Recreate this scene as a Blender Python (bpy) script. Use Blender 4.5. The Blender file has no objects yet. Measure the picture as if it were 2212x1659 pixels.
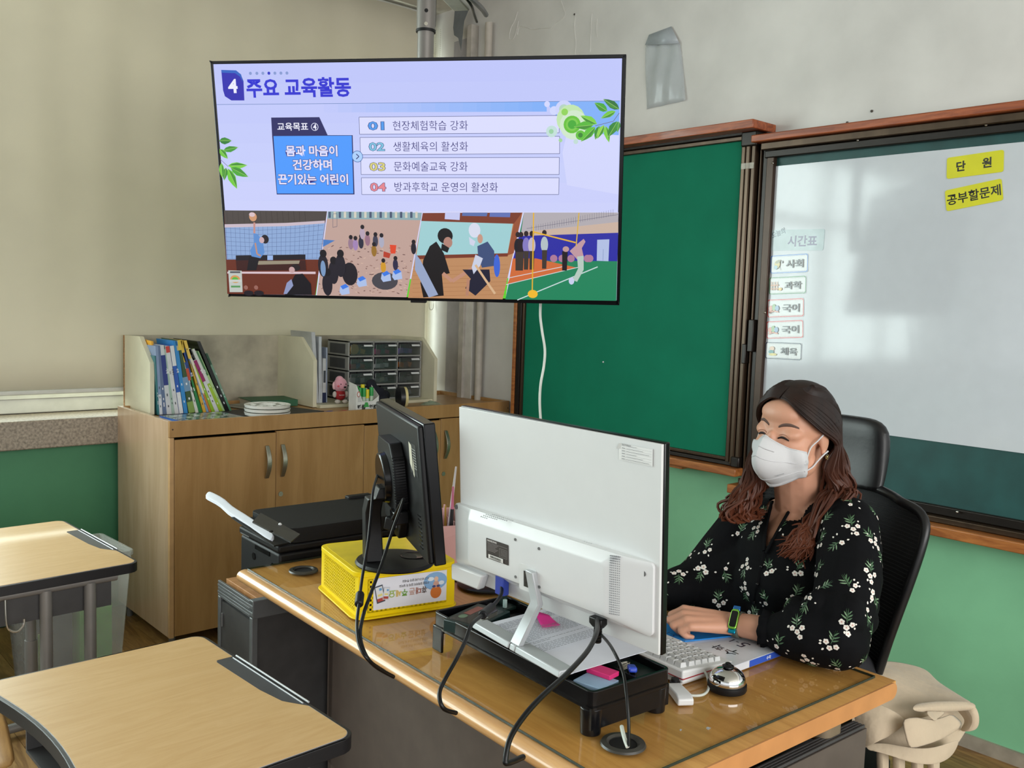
import bpy, bmesh, math, random
import numpy as np
from mathutils import Vector, Matrix, Euler
from mathutils.geometry import tessellate_polygon
from mathutils.bvhtree import BVHTree
random.seed(7)
scene = bpy.context.scene
COL = scene.collection
PI = math.pi
R = math.radians

# ---------------------------------------------------------------- camera
FPX = 2000.0                      # focal length in pixels of the 2212 x 1659 frame
CAMH = 1.5
YAW, PITCH, ROLL = 0.729027, 0.088757, 0.033319
def cam_rows():
    cy, sy, cp, sp = math.cos(YAW), math.sin(YAW), math.cos(PITCH), math.sin(PITCH)
    f = Vector((sy*cp, cy*cp, -sp)); r = Vector((cy, -sy, 0)); u = r.cross(f)
    cr, sr = math.cos(ROLL), math.sin(ROLL)
    return cr*r + sr*u, -sr*r + cr*u, f
RX, RU, RF = cam_rows()
cam = bpy.data.cameras.new('camera'); cam.sensor_width = 36; cam.lens = FPX/2212*36
cam.clip_start = 0.02
camo = bpy.data.objects.new('camera', cam); COL.objects.link(camo)
camo.matrix_world = Matrix(((RX.x, RU.x, -RF.x, 0), (RX.y, RU.y, -RF.y, 0), (RX.z, RU.z, -RF.z, CAMH), (0, 0, 0, 1)))
scene.camera = camo
EYE = Vector((0, 0, CAMH))
# measured positions: the ray of a pixel met with a known plane of the room
def ray(x, y): return RX*(x-1106) - RU*(y-829.5) + RF*FPX
def hz(x, y, z): d = ray(x, y); return EYE + d*((z-CAMH)/d.z)
def hx(x, y, X): d = ray(x, y); return EYE + d*(X/d.x)
def hy(x, y, Y): d = ray(x, y); return EYE + d*(Y/d.y)
def at(x, y, dep): return EYE + ray(x, y)*(dep/FPX)
def hp(x, y, o, n): d = ray(x, y); return EYE + d*((Vector(o)-EYE).dot(n)/d.dot(n))

# ---------------------------------------------------------------- world, lights, exposure
w = bpy.data.worlds.new('world'); scene.world = w; w.use_nodes = True
w.node_tree.nodes['Background'].inputs[0].default_value = (0.93, 0.97, 1.0, 1)
w.node_tree.nodes['Background'].inputs[1].default_value = 1.16
def area(name, loc, direction, sx, sy, power, col=(1, 1, 1)):
    l = bpy.data.lights.new(name, 'AREA'); l.shape = 'RECTANGLE'; l.size = sx; l.size_y = sy
    l.energy = power; l.color = col
    o = bpy.data.objects.new(name, l); COL.objects.link(o); o.location = loc
    o.rotation_euler = Vector(direction).to_track_quat('-Z', 'Y').to_euler()
    return o
area('window_daylight', (-1.6, 4.85, 1.95), (0, -1, -0.12), 5.0, 1.9, 350, (0.95, 0.98, 1))
area('blind_daylight', (2.1, 4.95, 1.95), (0, -1, 0), 2.3, 1.9, 135, (1, 0.98, 0.93))
area('corridor_daylight', (0.6, -3.4, 2.0), (0.25, 1, -0.1), 5.0, 1.8, 200, (1, 0.99, 0.97))
scene.view_settings.view_transform = 'Standard'; scene.view_settings.look = 'None'
scene.view_settings.gamma = 1; scene.view_settings.exposure = 0.0
scene.view_settings.use_curve_mapping = False
scene.cycles.use_denoising = True
scene.cycles.max_bounces = 8; scene.cycles.transparent_max_bounces = 16
scene.cycles.sample_clamp_indirect = 6; scene.cycles.caustics_reflective = False; scene.cycles.caustics_refractive = False

# ---------------------------------------------------------------- materials
def lin(c):
    if isinstance(c, str): c = [int(c[i:i+2], 16) for i in (0, 2, 4)]
    return tuple(((v/255)/12.92 if v/255 <= .04045 else ((v/255+.055)/1.055)**2.4) for v in c) + (1,)
MATS = {}
def mat(name, col, rough=.5, metal=0, var=.06, scale=18, bump=0, bscale=None, coat=0, alpha=1, trans=0, spec=.5,
        stretch=None, emit=0, ior=1.45, sheen=0, transl=0):
    if name in MATS: return MATS[name]
    m = bpy.data.materials.new(name); m.use_nodes = True; nt = m.node_tree; N = nt.nodes; L = nt.links
    b = N['Principled BSDF']; c = lin(col)
    b.inputs['Roughness'].default_value = rough; b.inputs['Metallic'].default_value = metal
    b.inputs['Coat Weight'].default_value = coat; b.inputs['Coat Roughness'].default_value = .06
    b.inputs['Alpha'].default_value = alpha; b.inputs['Transmission Weight'].default_value = trans
    b.inputs['Specular IOR Level'].default_value = spec; b.inputs['IOR'].default_value = ior
    b.inputs['Sheen Weight'].default_value = sheen
    tc = N.new('ShaderNodeTexCoord'); mp = N.new('ShaderNodeMapping'); L.new(tc.outputs['Object'], mp.inputs[0])
    if stretch: mp.inputs['Scale'].default_value = stretch
    n = N.new('ShaderNodeTexNoise'); n.inputs['Scale'].default_value = scale; n.inputs['Detail'].default_value = 5
    L.new(mp.outputs[0], n.inputs['Vector'])
    r = N.new('ShaderNodeValToRGB'); r.color_ramp.elements[0].position = .3; r.color_ramp.elements[1].position = .7
    r.color_ramp.elements[0].color = tuple(max(0, v*(1-var*2.2)) for v in c[:3])+(1,)
    r.color_ramp.elements[1].color = tuple(min(1, v*(1+var)) for v in c[:3])+(1,)
    L.new(n.outputs[0], r.inputs[0]); L.new(r.outputs[0], b.inputs['Base Color'])
    if emit:
        L.new(r.outputs[0], b.inputs['Emission Color']); b.inputs['Emission Strength'].default_value = emit
    if bump:
        n2 = N.new('ShaderNodeTexNoise'); n2.inputs['Scale'].default_value = bscale or scale*6; n2.inputs['Detail'].default_value = 4
        L.new(mp.outputs[0], n2.inputs['Vector'])
        bp = N.new('ShaderNodeBump'); bp.inputs['Strength'].default_value = bump; bp.inputs['Distance'].default_value = .002
        L.new(n2.outputs[0], bp.inputs['Height']); L.new(bp.outputs[0], b.inputs['Normal'])
    if transl:
        t = N.new('ShaderNodeBsdfTranslucent'); L.new(r.outputs[0], t.inputs[0]); mx = N.new('ShaderNodeMixShader')
        mx.inputs[0].default_value = transl; L.new(b.outputs[0], mx.inputs[1]); L.new(t.outputs[0], mx.inputs[2])
        L.new(mx.outputs[0], N['Material Output'].inputs[0])
    MATS[name] = m; return m
def wood(name, c1, c2, rough=.4, grain=(1, 14, 14), scale=2.2, coat=0, dist=2.0, spec=.5):
    m = mat(name, c1, rough, coat=coat, spec=spec); nt = m.node_tree; N = nt.nodes; L = nt.links
    mp = [x for x in N if x.type == 'MAPPING'][0]; mp.inputs['Scale'].default_value = grain
    n = [x for x in N if x.type == 'TEX_NOISE'][0]; n.inputs['Scale'].default_value = scale; n.inputs['Distortion'].default_value = dist
    n.inputs['Detail'].default_value = 8; n.inputs['Roughness'].default_value = .65
    r = [x for x in N if x.type == 'VALTORGB'][0]
    r.color_ramp.elements[0].color = lin(c2); r.color_ramp.elements[1].color = lin(c1)
    r.color_ramp.elements[0].position = .38; r.color_ramp.elements[1].position = .62
    return m
def glassmat(name, tint='ffffff', gloss=.1, rough=.02):
    """thin sheet: mostly clear, with the mirror image of the room on it"""
    m = bpy.data.materials.new(name); m.use_nodes = True; nt = m.node_tree; N = nt.nodes; L = nt.links
    N.remove(N['Principled BSDF'])
    t = N.new('ShaderNodeBsdfTransparent'); t.inputs[0].default_value = lin(tint)
    g = N.new('ShaderNodeBsdfGlossy'); g.inputs['Roughness'].default_value = rough
    lw = N.new('ShaderNodeLayerWeight'); lw.inputs[0].default_value = .5
    pw = N.new('ShaderNodeMath'); pw.operation = 'POWER'; pw.inputs[1].default_value = 5; L.new(lw.outputs['Facing'], pw.inputs[0])
    ma = N.new('ShaderNodeMath'); ma.operation = 'MULTIPLY_ADD'; ma.inputs[1].default_value = .95; ma.inputs[2].default_value = .05+gloss
    L.new(pw.outputs[0], ma.inputs[0]); mx = N.new('ShaderNodeMixShader')
    L.new(ma.outputs[0], mx.inputs[0]); L.new(t.outputs[0], mx.inputs[1]); L.new(g.outputs[0], mx.inputs[2])
    L.new(mx.outputs[0], N['Material Output'].inputs[0]); MATS[name] = m
    return m
def printmat(name, rough=.45, emit=0, coat=0):
    m = bpy.data.materials.new(name); m.use_nodes = True; nt = m.node_tree; N = nt.nodes; L = nt.links
    b = N['Principled BSDF']; a = N.new('ShaderNodeAttribute'); a.attribute_name = 'ink'
    b.inputs['Roughness'].default_value = rough; b.inputs['Coat Weight'].default_value = coat
    if emit:
        b.inputs['Base Color'].default_value = (.004, .004, .004, 1); L.new(a.outputs[0], b.inputs['Emission Color'])
        b.inputs['Emission Strength'].default_value = emit; b.inputs['Roughness'].default_value = .25
    else: L.new(a.outputs[0], b.inputs['Base Color'])
    MATS[name] = m; return m
PRINT = printmat('printed_ink', .45); SCREEN = printmat('lit_screen_pixels', .25, emit=1.0)
GLOSSPRINT = printmat('laminated_print', .22, coat=.4)

# ---------------------------------------------------------------- geometry helpers
class MB:
    def __init__(s): s.bm = bmesh.new()
    def add(s, vs, fs, m=None):
        vv = [s.bm.verts.new((m @ Vector(v)) if m else Vector(v)) for v in vs]
        for f in fs:
            try: s.bm.faces.new([vv[i] for i in f])
            except ValueError: pass
        return s
    def box(s, c, d, rot=None, taper=None):
        x, y, z = d[0]/2, d[1]/2, d[2]/2; t = taper or 1
        vs = [(-x, -y, -z), (x, -y, -z), (x, y, -z), (-x, y, -z), (-x*t, -y*t, z), (x*t, -y*t, z), (x*t, y*t, z), (-x*t, y*t, z)]
        m = Matrix.Translation(c) @ (Euler(rot).to_matrix().to_4x4() if rot else Matrix())
        return s.add(vs, [(0, 3, 2, 1), (4, 5, 6, 7), (0, 1, 5, 4), (1, 2, 6, 5), (2, 3, 7, 6), (3, 0, 4, 7)], m)
    def span(s, a, b):
        return s.box([(a[i]+b[i])/2 for i in range(3)], [abs(b[i]-a[i]) for i in range(3)])
    def cyl(s, a, b, r, r2=None, n=16, cap=True):
        a, b = Vector(a), Vector(b); r2 = r if r2 is None else r2
        z = (b-a).normalized(); x = z.orthogonal().normalized(); y = z.cross(x)
        vs = [p + (x*math.cos(2*PI*i/n) + y*math.sin(2*PI*i/n))*q for p, q in ((a, r), (b, r2)) for i in range(n)]
        fs = [(i, (i+1) % n, n+(i+1) % n, n+i) for i in range(n)]
        if cap: fs += [tuple(reversed(range(n))), tuple(range(n, 2*n))]
        return s.add(vs, fs)
    def tube(s, pts, r, n=8, sub=6, closed=False, rr=None, flat=None):
        P = [Vector(p) for p in pts]
        if sub > 1: P = catmull(P, sub, closed)
        k = len(P); vs = []; prev = None
        for i, p in enumerate(P):
            if closed: t = (P[(i+1) % k]-P[i-1])
            else: t = P[min(i+1, k-1)]-P[max(i-1, 0)]
            t = t.normalized() if t.length > 1e-9 else Vector((0, 0, 1))
            x = (prev - t*prev.dot(t)).normalized() if prev is not None and (prev - t*prev.dot(t)).length > 1e-6 else t.orthogonal().normalized()
            prev = x; y = t.cross(x); q = r if rr is None else r*np.interp(i/(k-1), np.linspace(0, 1, len(rr)), rr)
            vs += [p + (x*math.cos(2*PI*j/n)*(flat or 1) + y*math.sin(2*PI*j/n))*q for j in range(n)]
        fs = [(i*n+j, i*n+(j+1) % n, ((i+1) % k)*n+(j+1) % n, ((i+1) % k)*n+j) for i in range(k if closed else k-1) for j in range(n)]
        if not closed: fs += [tuple(reversed(range(n))), tuple(range((k-1)*n, k*n))]
        return s.add(vs, fs)
    def lathe(s, prof, c=(0, 0, 0), n=32, m=None, cap=True):
        vs = [(c[0]+r*math.cos(2*PI*i/n), c[1]+r*math.sin(2*PI*i/n), c[2]+z) for r, z in prof for i in range(n)]
        k = len(prof)
        fs = [(a*n+i, a*n+(i+1) % n, (a+1)*n+(i+1) % n, (a+1)*n+i) for a in range(k-1) for i in range(n)]
        if cap:
            fs += [tuple(reversed(range(n)))] if prof[0][0] > 1e-5 else []
            fs += [tuple(range((k-1)*n, k*n))] if prof[-1][0] > 1e-5 else []
        return s.add(vs, fs, m)
    def prism(s, poly, h0, h1, m=None):
        k = len(poly); vs = [(p[0], p[1], h) for h in (h0, h1) for p in poly]
        tri = tessellate_polygon([[Vector((p[0], p[1], 0)) for p in poly]])
        fs = [(i, (i+1) % k, k+(i+1) % k, k+i) for i in range(k)]
        if k <= 4: fs += [tuple(reversed(range(k))), tuple(range(k, 2*k))]
        else: fs += [(a, b, c) for a, b, c in tri] + [(k+c, k+b, k+a) for a, b, c in tri]
        return s.add(vs, fs, m)
    def ell(s, c, r, n=16, k=10, m=None):
        if not hasattr(r, '__len__'): r = (r, r, r)
        prof = [(math.sin(PI*i/k), -math.cos(PI*i/k)) for i in range(k+1)]
        vs = [(c[0]+r[0]*a*math.cos(2*PI*i/n), c[1]+r[1]*a*math.sin(2*PI*i/n), c[2]+r[2]*z) for a, z in prof for i in range(n)]
        fs = [(a*n+i, a*n+(i+1) % n, (a+1)*n+(i+1) % n, (a+1)*n+i) for a in range(k) for i in range(n)]
        return s.add(vs, fs, m)
    def loft(s, rings, cap=True):
        n = len(rings[0]); vs = [p for r in rings for p in r]; k = len(rings)
        fs = [(a*n+i, a*n+(i+1) % n, (a+1)*n+(i+1) % n, (a+1)*n+i) for a in range(k-1) for i in range(n)]
        if cap: fs += [tuple(reversed(range(n))), tuple(range((k-1)*n, k*n))]
        return s.add(vs, fs)
    def grid(s, rows, thick=0):
        n = len(rows[0]); k = len(rows)
        return s.add([p for r in rows for p in r], [(a*n+i, a*n+i+1, (a+1)*n+i+1, (a+1)*n+i) for a in range(k-1) for i in range(n-1)])
    def mesh(s, name, smooth=True, ang=38):
        bmesh.ops.remove_doubles(s.bm, verts=s.bm.verts, dist=1e-6)
        bmesh.ops.recalc_face_normals(s.bm, faces=s.bm.faces)
        me = bpy.data.meshes.new(name); s.bm.to_mesh(me); s.bm.free()
        if smooth:
            me.polygons.foreach_set('use_smooth', [True]*len(me.polygons)); me.set_sharp_from_angle(angle=R(ang))
        return me
    def done(s, name, m, parent=None, bev=0, seg=2, smooth=True, ang=38, solid=0, sub=0, **props):
        o = bpy.data.objects.new(name, s.mesh(name, smooth, ang)); COL.objects.link(o)
        if m: o.data.materials.append(m)
        if parent: o.parent = parent
        if solid:
            md = o.modifiers.new('thickness', 'SOLIDIFY'); md.thickness = solid; md.offset = 0
        if sub:
            md = o.modifiers.new('smooth', 'SUBSURF'); md.levels = md.render_levels = sub; md.boundary_smooth = 'PRESERVE_CORNERS'
        if bev:
            md = o.modifiers.new('edges', 'BEVEL'); md.width = bev; md.segments = seg; md.limit_method = 'ANGLE'; md.angle_limit = R(40)
            md.harden_normals = False
        for k, v in props.items(): o[k] = v
        return o
def catmull(P, sub, closed=False):
    out = []; k = len(P)
    for i in range(k if closed else k-1):
        if closed: a, b, c, d = P[i-1], P[i], P[(i+1) % k], P[(i+2) % k]
        else: a, b, c, d = P[max(i-1, 0)], P[i], P[i+1], P[min(i+2, k-1)]
        for j in range(sub):
            t = j/sub
            out.append(.5*((2*b) + (c-a)*t + (2*a-5*b+4*c-d)*t*t + (3*b-a-3*c+d)*t**3))
    if not closed: out.append(P[-1])
    return out
def thing(name, label, cat, loc=(0, 0, 0), rot=0, group=None):
    o = bpy.data.objects.new(name, None); COL.objects.link(o); o.location = loc; o.empty_display_size = .05
    o.rotation_euler = (0, 0, rot) if not hasattr(rot, '__len__') else rot
    o['label'] = label; o['category'] = cat
    if group: o['group'] = group
    return o
def tag(o, label, cat, group=None):
    o['label'] = label; o['category'] = cat
    if group: o['group'] = group
    return o
def struct(o): o['kind'] = 'structure'; return o
def frame_thing(name, label, cat, o, ux, uy, group=None):
    """Empty whose local x, y, z axes are ux, uy, ux x uy"""
    ux = Vector(ux).normalized(); uy = (Vector(uy)-ux*Vector(uy).dot(ux)).normalized(); uz = ux.cross(uy)
    m = Matrix(((ux.x, uy.x, uz.x, o[0]), (ux.y, uy.y, uz.y, o[1]), (ux.z, uy.z, uz.z, o[2]), (0, 0, 0, 1)))
    t = thing(name, label, cat, o, m.to_euler(), group); return t, m
# flat print: coloured shapes and lettering laid on a plane (x to the right, y up), each layer a hair in front of the last
TXT = {}
def textmesh(s, bold=0):
    k = (s, bold)
    if k not in TXT:
        c = bpy.data.curves.new('lettering', 'FONT'); c.body = s; c.size = 1; c.offset = bold; c.resolution_u = 2
        o = bpy.data.objects.new('lettering', c); COL.objects.link(o)
        me = bpy.data.meshes.new_from_object(o.evaluated_get(bpy.context.evaluated_depsgraph_get()))
        vs = [(v.co.x, v.co.y) for v in me.vertices]; fs = [tuple(p.vertices) for p in me.polygons]
        bpy.data.objects.remove(o); bpy.data.curves.remove(c); bpy.data.meshes.remove(me)
        TXT[k] = (vs, fs)
    return TXT[k]
class Art:
    def __init__(s, m=None, step=.00006): s.v = []; s.f = []; s.c = []; s.m = m or Matrix(); s.h = 0; s.step = step
    def raw(s, pts, faces, col, h=None):
        s.h += s.step; b = len(s.v)
        s.v += [tuple(s.m @ Vector((p[0], p[1], s.h if h is None else h))) for p in pts]
        s.f += [tuple(b+i for i in f) for f in faces]; s.c += [lin(col)]*len(faces)
    def poly(s, pts, col):
        tri = tessellate_polygon([[Vector((p[0], p[1], 0)) for p in pts]])
        s.raw(pts, [t if (Vector((pts[t[1]][0]-pts[t[0]][0], pts[t[1]][1]-pts[t[0]][1])).cross(Vector((pts[t[2]][0]-pts[t[0]][0], pts[t[2]][1]-pts[t[0]][1])))) > 0 else t[::-1] for t in tri], col)
    def rect(s, x0, y0, x1, y1, col): s.poly([(x0, y0), (x1, y0), (x1, y1), (x0, y1)], col)
    def rrect(s, x0, y0, x1, y1, r, col, n=5): s.poly(rrect(x0, y0, x1, y1, r, n), col)
    def ell(s, x, y, rx, ry, col, n=18, rot=0):
        c, q = math.cos(rot), math.sin(rot)
        s.poly([(x+rx*math.cos(2*PI*i/n)*c-ry*math.sin(2*PI*i/n)*q, y+rx*math.cos(2*PI*i/n)*q+ry*math.sin(2*PI*i/n)*c) for i in range(n)], col)
    def line(s, pts, wd, col):
        for a, b in zip(pts, pts[1:]):
            d = Vector((b[0]-a[0], b[1]-a[1]))
            if d.length < 1e-9: continue
            n = Vector((-d.y, d.x)).normalized()*wd/2
            s.raw([(a[0]-n.x, a[1]-n.y), (b[0]-n.x, b[1]-n.y), (b[0]+n.x, b[1]+n.y), (a[0]+n.x, a[1]+n.y)], [(0, 1, 2, 3)], col); s.h -= s.step
        s.h += s.step
    def text(s, txt, x, y, h, col, wd=None, bold=0, rot=0, cx=False, skew=0, outline=None, ow=.05):
        """x, y: left (or centre) of the baseline; h: height of the letters; wd: width to fit"""
        if outline: s.text(txt, x, y, h, outline, wd, bold+ow, rot, cx, skew)
        vs, fs = textmesh(txt, bold)
        b0 = textmesh(txt, 0)[0]; x0 = min(v[0] for v in b0); x1 = max(v[0] for v in b0); y0 = min(v[1] for v in b0); y1 = max(v[1] for v in b0)
        ky = h/(y1-y0); kx = wd/(x1-x0) if wd else ky; ox = (x0+x1)/2 if cx else x0
        c, q = math.cos(rot), math.sin(rot); out = []
        for v in vs:
            a = (v[0]-ox)*kx; b = (v[1]-y0)*ky; a += skew*b
            out.append((x+a*c-b*q, y+a*q+b*c))
        s.raw(out, fs, col)
    def done(s, name, material=None, parent=None, **props):
        me = bpy.data.meshes.new(name); me.from_pydata(s.v, [], s.f)
        at_ = me.attributes.new('ink', 'FLOAT_COLOR', 'FACE'); at_.data.foreach_set('color', [x for c in s.c for x in c])
        o = bpy.data.objects.new(name, me); COL.objects.link(o); me.materials.append(material or PRINT)
        if parent: o.parent = parent
        for k, v in props.items(): o[k] = v
        return o
def rrect(x0, y0, x1, y1, r, n=5):
    out = []
    for cx, cy, a in ((x1-r, y1-r, 0), (x0+r, y1-r, 90), (x0+r, y0+r, 180), (x1-r, y0+r, 270)):
        for i in range(n+1):
            t = R(a+90*i/n); out.append((cx+r*math.cos(t), cy+r*math.sin(t)))
    return out
AX = Matrix(((0, 0, 1, 0), (1, 0, 0, 0), (0, 1, 0, 0), (0, 0, 0, 1)))   # local x,y,z -> world Y,Z,X : prisms extruded along X

# common materials
M_black = mat('black_plastic', '121214', .45, spec=.3, var=.1, bump=.08, bscale=300)
M_blackg = mat('glossy_black_plastic', '0d0d0f', .2, spec=.4, var=.05)
M_grey = mat('grey_steel', '6e6f70', .4, metal=.3)
M_chrome = mat('brushed_chrome', 'c9c6bd', .22, metal=1)
M_white = mat('white_plastic', 'd6d7d8', .4, var=.02, bump=.03, bscale=400)
M_cable = mat('black_cable_rubber', '0b0b0c', .36, spec=.35)
# ================================================================ the room
XB, YL, ZC = 3.3, 4.5, 3.135            # board wall, window wall, ceiling
def zoned(name, lo, hi, zsplit, rough=.6, var=.06):
    """wall paint: one colour below the dado line, another above; the line is where the paint changes"""
    m = mat(name, hi, rough, var=var, scale=3.0, bump=.18, bscale=60); nt = m.node_tree; N = nt.nodes; L = nt.links
    b = N['Principled BSDF']; ra = [x for x in N if x.type == 'VALTORGB'][0]
    n = [x for x in N if x.type == 'TEX_NOISE'][0]
    r2 = N.new('ShaderNodeValToRGB'); c = lin(lo)
    r2.color_ramp.elements[0].position = .35; r2.color_ramp.elements[1].position = .65
    r2.color_ramp.elements[0].color = tuple(v*.86 for v in c[:3])+(1,); r2.color_ramp.elements[1].color = c
    L.new(n.outputs[0], r2.inputs[0])
    ge = N.new('ShaderNodeNewGeometry'); se = N.new('ShaderNodeSeparateXYZ'); L.new(ge.outputs['Position'], se.inputs[0])
    g = N.new('ShaderNodeMath'); g.operation = 'GREATER_THAN'; g.inputs[1].default_value = zsplit; L.new(se.outputs[2], g.inputs[0])
    mx = N.new('ShaderNodeMixRGB'); L.new(g.outputs[0], mx.inputs[0]); L.new(r2.outputs[0], mx.inputs[1]); L.new(ra.outputs[0], mx.inputs[2])
    L.new(mx.outputs[0], b.inputs['Base Color'])
    return m
M_wallR = zoned('board_wall_paint', '82c297', 'd2d0cb', .90)
M_wallL = zoned('window_wall_paint', '4f8f66', 'd0ccbd', .93)
M_ceil = mat('ceiling_board', 'c9c6bb', .8, var=.04)
wr = struct(MB().span((XB, -4, 0), (XB+.15, YL+.25, ZC)).done('wall_right', M_wallR, smooth=False))
b = MB(); b.span((-5.2, YL-.08, 0), (XB, YL+.15, .86)); b.span((-5.2, YL+.02, 2.90), (XB, YL+.15, ZC)); b.span((XB-.06, YL-.03, .86), (XB, YL+.15, 2.92))
wl = struct(b.done('wall_left', M_wallL, smooth=False))
struct(MB().span((-5.2, -4, ZC), (XB+.15, YL+.2, ZC+.1)).done('ceiling', M_ceil, smooth=False))
M_base = mat('floor_screed', '4a3a26', .6)
fl = struct(MB().span((-5.2, -4, -.12), (XB+.15, YL+.2, -.016)).done('floor', M_base, smooth=False))
M_plank = [wood('oak_laminate_%s' % k, a, c, .34, grain=(9, 1, 9), scale=3.2, coat=.1) for k, a, c in (('light', 'a9824f', '7e5a30'), ('mid', '9a7443', '6e4c27'), ('dark', '8b673b', '63431f'))]
pm = {}
for i in range(24):
    x0 = .1 + i*.135
    for j in range(5):
        y0 = -1.35 + j*1.2 + (i*.43) % 1.2
        L_ = min(1.2, YL-.09-y0); key = (round(L_, 3), (i*3+j*7) % 3)
        if L_ < .2: continue
        if key not in pm:
            me = MB().span((.0008, .0008, -.016), (.1342, L_-.0008, 0)).mesh('plank', False); me.materials.append(M_plank[key[1]]); pm[key] = me
        o = bpy.data.objects.new('plank', pm[key]); COL.objects.link(o); o.parent = fl; o.location = (x0, y0, 0)
struct(MB().span((XB-.012, -4, 0), (XB, 3.7, .048)).done('baseboard_right', mat('baseboard_vinyl', '9c9384', .5, var=.1), smooth=False))

# window: sill of grey terrazzo, aluminium frame, panes, mullions
M_terr = mat('terrazzo_sill', '9c9080', .45, var=.22, scale=90, bump=.25)
M_frame = mat('window_frame_paint', 'c4c4bc', .45, var=.04)
win = struct(MB().span((-5.2, YL+.05, .925), (3.27, YL+.14, .99)).done('window_1', M_frame, bev=.004))
struct(MB().span((-5.2, 4.31, .797), (3.27, YL+.14, .922)).done('window_sill', M_terr, win, bev=.006))
def wpart(n, a, c, m=M_frame, bev=.003): return MB().span(a, c).done(n, m, win, bev=bev)
wpart('window_rail', (-5.2, YL+.04, .99), (3.27, YL+.12, 1.035)); wpart('window_rail', (-5.2, YL+.05, 2.86), (3.27, YL+.14, 2.93))
wpart('window_rail', (-5.2, YL+.06, 2.28), (3.27, YL+.12, 2.34))
for x in (3.235, 2.1, .92, -.25, -1.45, -2.65, -3.85, -5.1): wpart('mullion', (x-.03, YL+.05, .98), (x+.03, YL+.13, 2.9))
GL = glassmat('window_glass', 'f4fbf8', .02)
for x0, x1 in ((2.1, 3.235), (.92, 2.1), (-.25, .92), (-1.45, -.25), (-2.65, -1.45), (-3.85, -2.65), (-5.1, -3.85)):
    MB().span((x0+.03, YL+.085, 1.035), (x1-.03, YL+.089, 2.86)).done('pane', GL, win, smooth=False)

# roller blind on the window
M_blind = mat('blind_fabric', 'd8d2bd', .85, var=.03, scale=2.2, bump=.1, bscale=900, transl=.12)
bl = thing('roller_blind', 'large beige roller blind pulled down over the window left of the screen', 'blind', (2.1, 4.42, 1.04))
rows = []
for j in range(14):
    z = 2.07*j/13
    rows.append([(-1.14+2.285*i/60, .006*math.sin(i*.9+.3*math.sin(j))*(.4+.6*math.exp(-((j-8)/4)**2)) + .004*math.sin(i*.23+j*.4), z) for i in range(61)])
MB().grid(rows).done('blind_fabric', M_blind, bl, solid=.0012)
MB().box((-.005, .0, -.008), (2.28, .018, .02)).done('bottom_bar', M_frame, bl, bev=.006, seg=3)
MB().cyl((-1.14, .03, 2.07), (1.14, .03, 2.07), .02).done('roller_tube', M_frame, bl)
MB().box((1.155, .04, 2.05), (.02, .07, .07)).done('bracket', M_frame, bl, bev=.004)
M_bead = mat('bead_chain', 'b9b6a8', .4)
for dx in (1.157, 1.19):
    b = MB(); k = 150
    for i in range(k):
        z = 2.0-i*2.0*.62/k if False else 2.0-i*.0105
        b.ell((dx, -.02, z), .0026, 6, 4)
    b.done('bead_chain', M_bead, bl, kind='stuff')
MB().tube([(1.157, -.02, .43), (1.16, -.02, .405), (1.173, -.02, .395), (1.186, -.02, .405), (1.19, -.02, .43)], .002, 6).done('chain_loop', M_bead, bl)

# trunking, pipe and loose wallpaper in the corner of the board wall
M_pvc = mat('pvc_trunking', 'cfccc6', .4, var=.05)
def wallbox(n, px0, px1, z0, z1, t, m, **k):
    y0, y1 = hx(px0, 700, XB).y, hx(px1, 700, XB).y
    return struct(MB().span((XB-t, y1, z0), (XB, y0, z1)).done(n, m, wr, bev=.003, **k))
wallbox('cable_trunking', 1001, 1031, .0, 2.72, .035, M_pvc); wallbox('pipe_cover', 1006, 1016, .0, 3.0, .05, mat('aged_paint', 'b3ada4', .6, var=.1))
y = hx(1046, 700, XB).y
struct(MB().cyl((XB-.03, y, .0), (XB-.03, y, 2.985), .02, n=14).done('conduit_pipe', mat('beige_conduit', 'b8b1a6', .5), wr))
M_wp = mat('wallpaper_lilac_grey', 'a9a6a8', .7, var=.05)
y0, y1 = hx(966, 700, XB).y, hx(1001, 700, XB).y
struct(MB().span((XB-.004, y1, .97), (XB, y0, 2.95)).done('wallpaper_strip', M_wp, wr, smooth=False))
fp = [(983, 14), (1012, 22), (1003, 45), (1001, 60), (996, 110), (990, 82), (981, 76), (979, 60), (981, 40)]
q = [hp(x, y_, (XB-.07, 0, 0), Vector((1, 0, 0))) for x, y_ in fp]
struct(MB().add(q, [tuple(range(len(q)))]).done('wallpaper_flap', mat('wallpaper_back', '6f7476', .8), wr, smooth=False, solid=.001))
# flaking paint ridges high on the board wall
M_ridge = mat('paint_ridge', 'd3d1cb', .7)
for pts in ([(1118, 25), (1112, 45), (1104, 60), (1100, 82), (1108, 84), (1115, 70), (1120, 45)], [(1118, 75), (1122, 58), (1140, 60), (1150, 64), (1165, 62), (1190, 60)],
            [(1212, 2), (1218, 20), (1220, 35), (1200, 50), (1190, 62)], [(1243, 30), (1241, 60), (1244, 92), (1242, 118)], [(1279, 28), (1277, 55), (1276, 85), (1275, 112)], [(1290, 40), (1289, 62), (1290, 80)]):
    struct(MB().tube([hx(x, y_, XB-.0005) for x, y_ in pts], .0022, 5).done('paint_ridge', M_ridge, wr))
for x, y_ in ((1241, 31), (1883, 240), (1830, 265)):
    p = hx(x, y_, XB-.002); struct(MB().ell(p, .005, 8, 6).done('nail_hole', mat('dark_speck', '4b463f', .8), wr))

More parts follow.
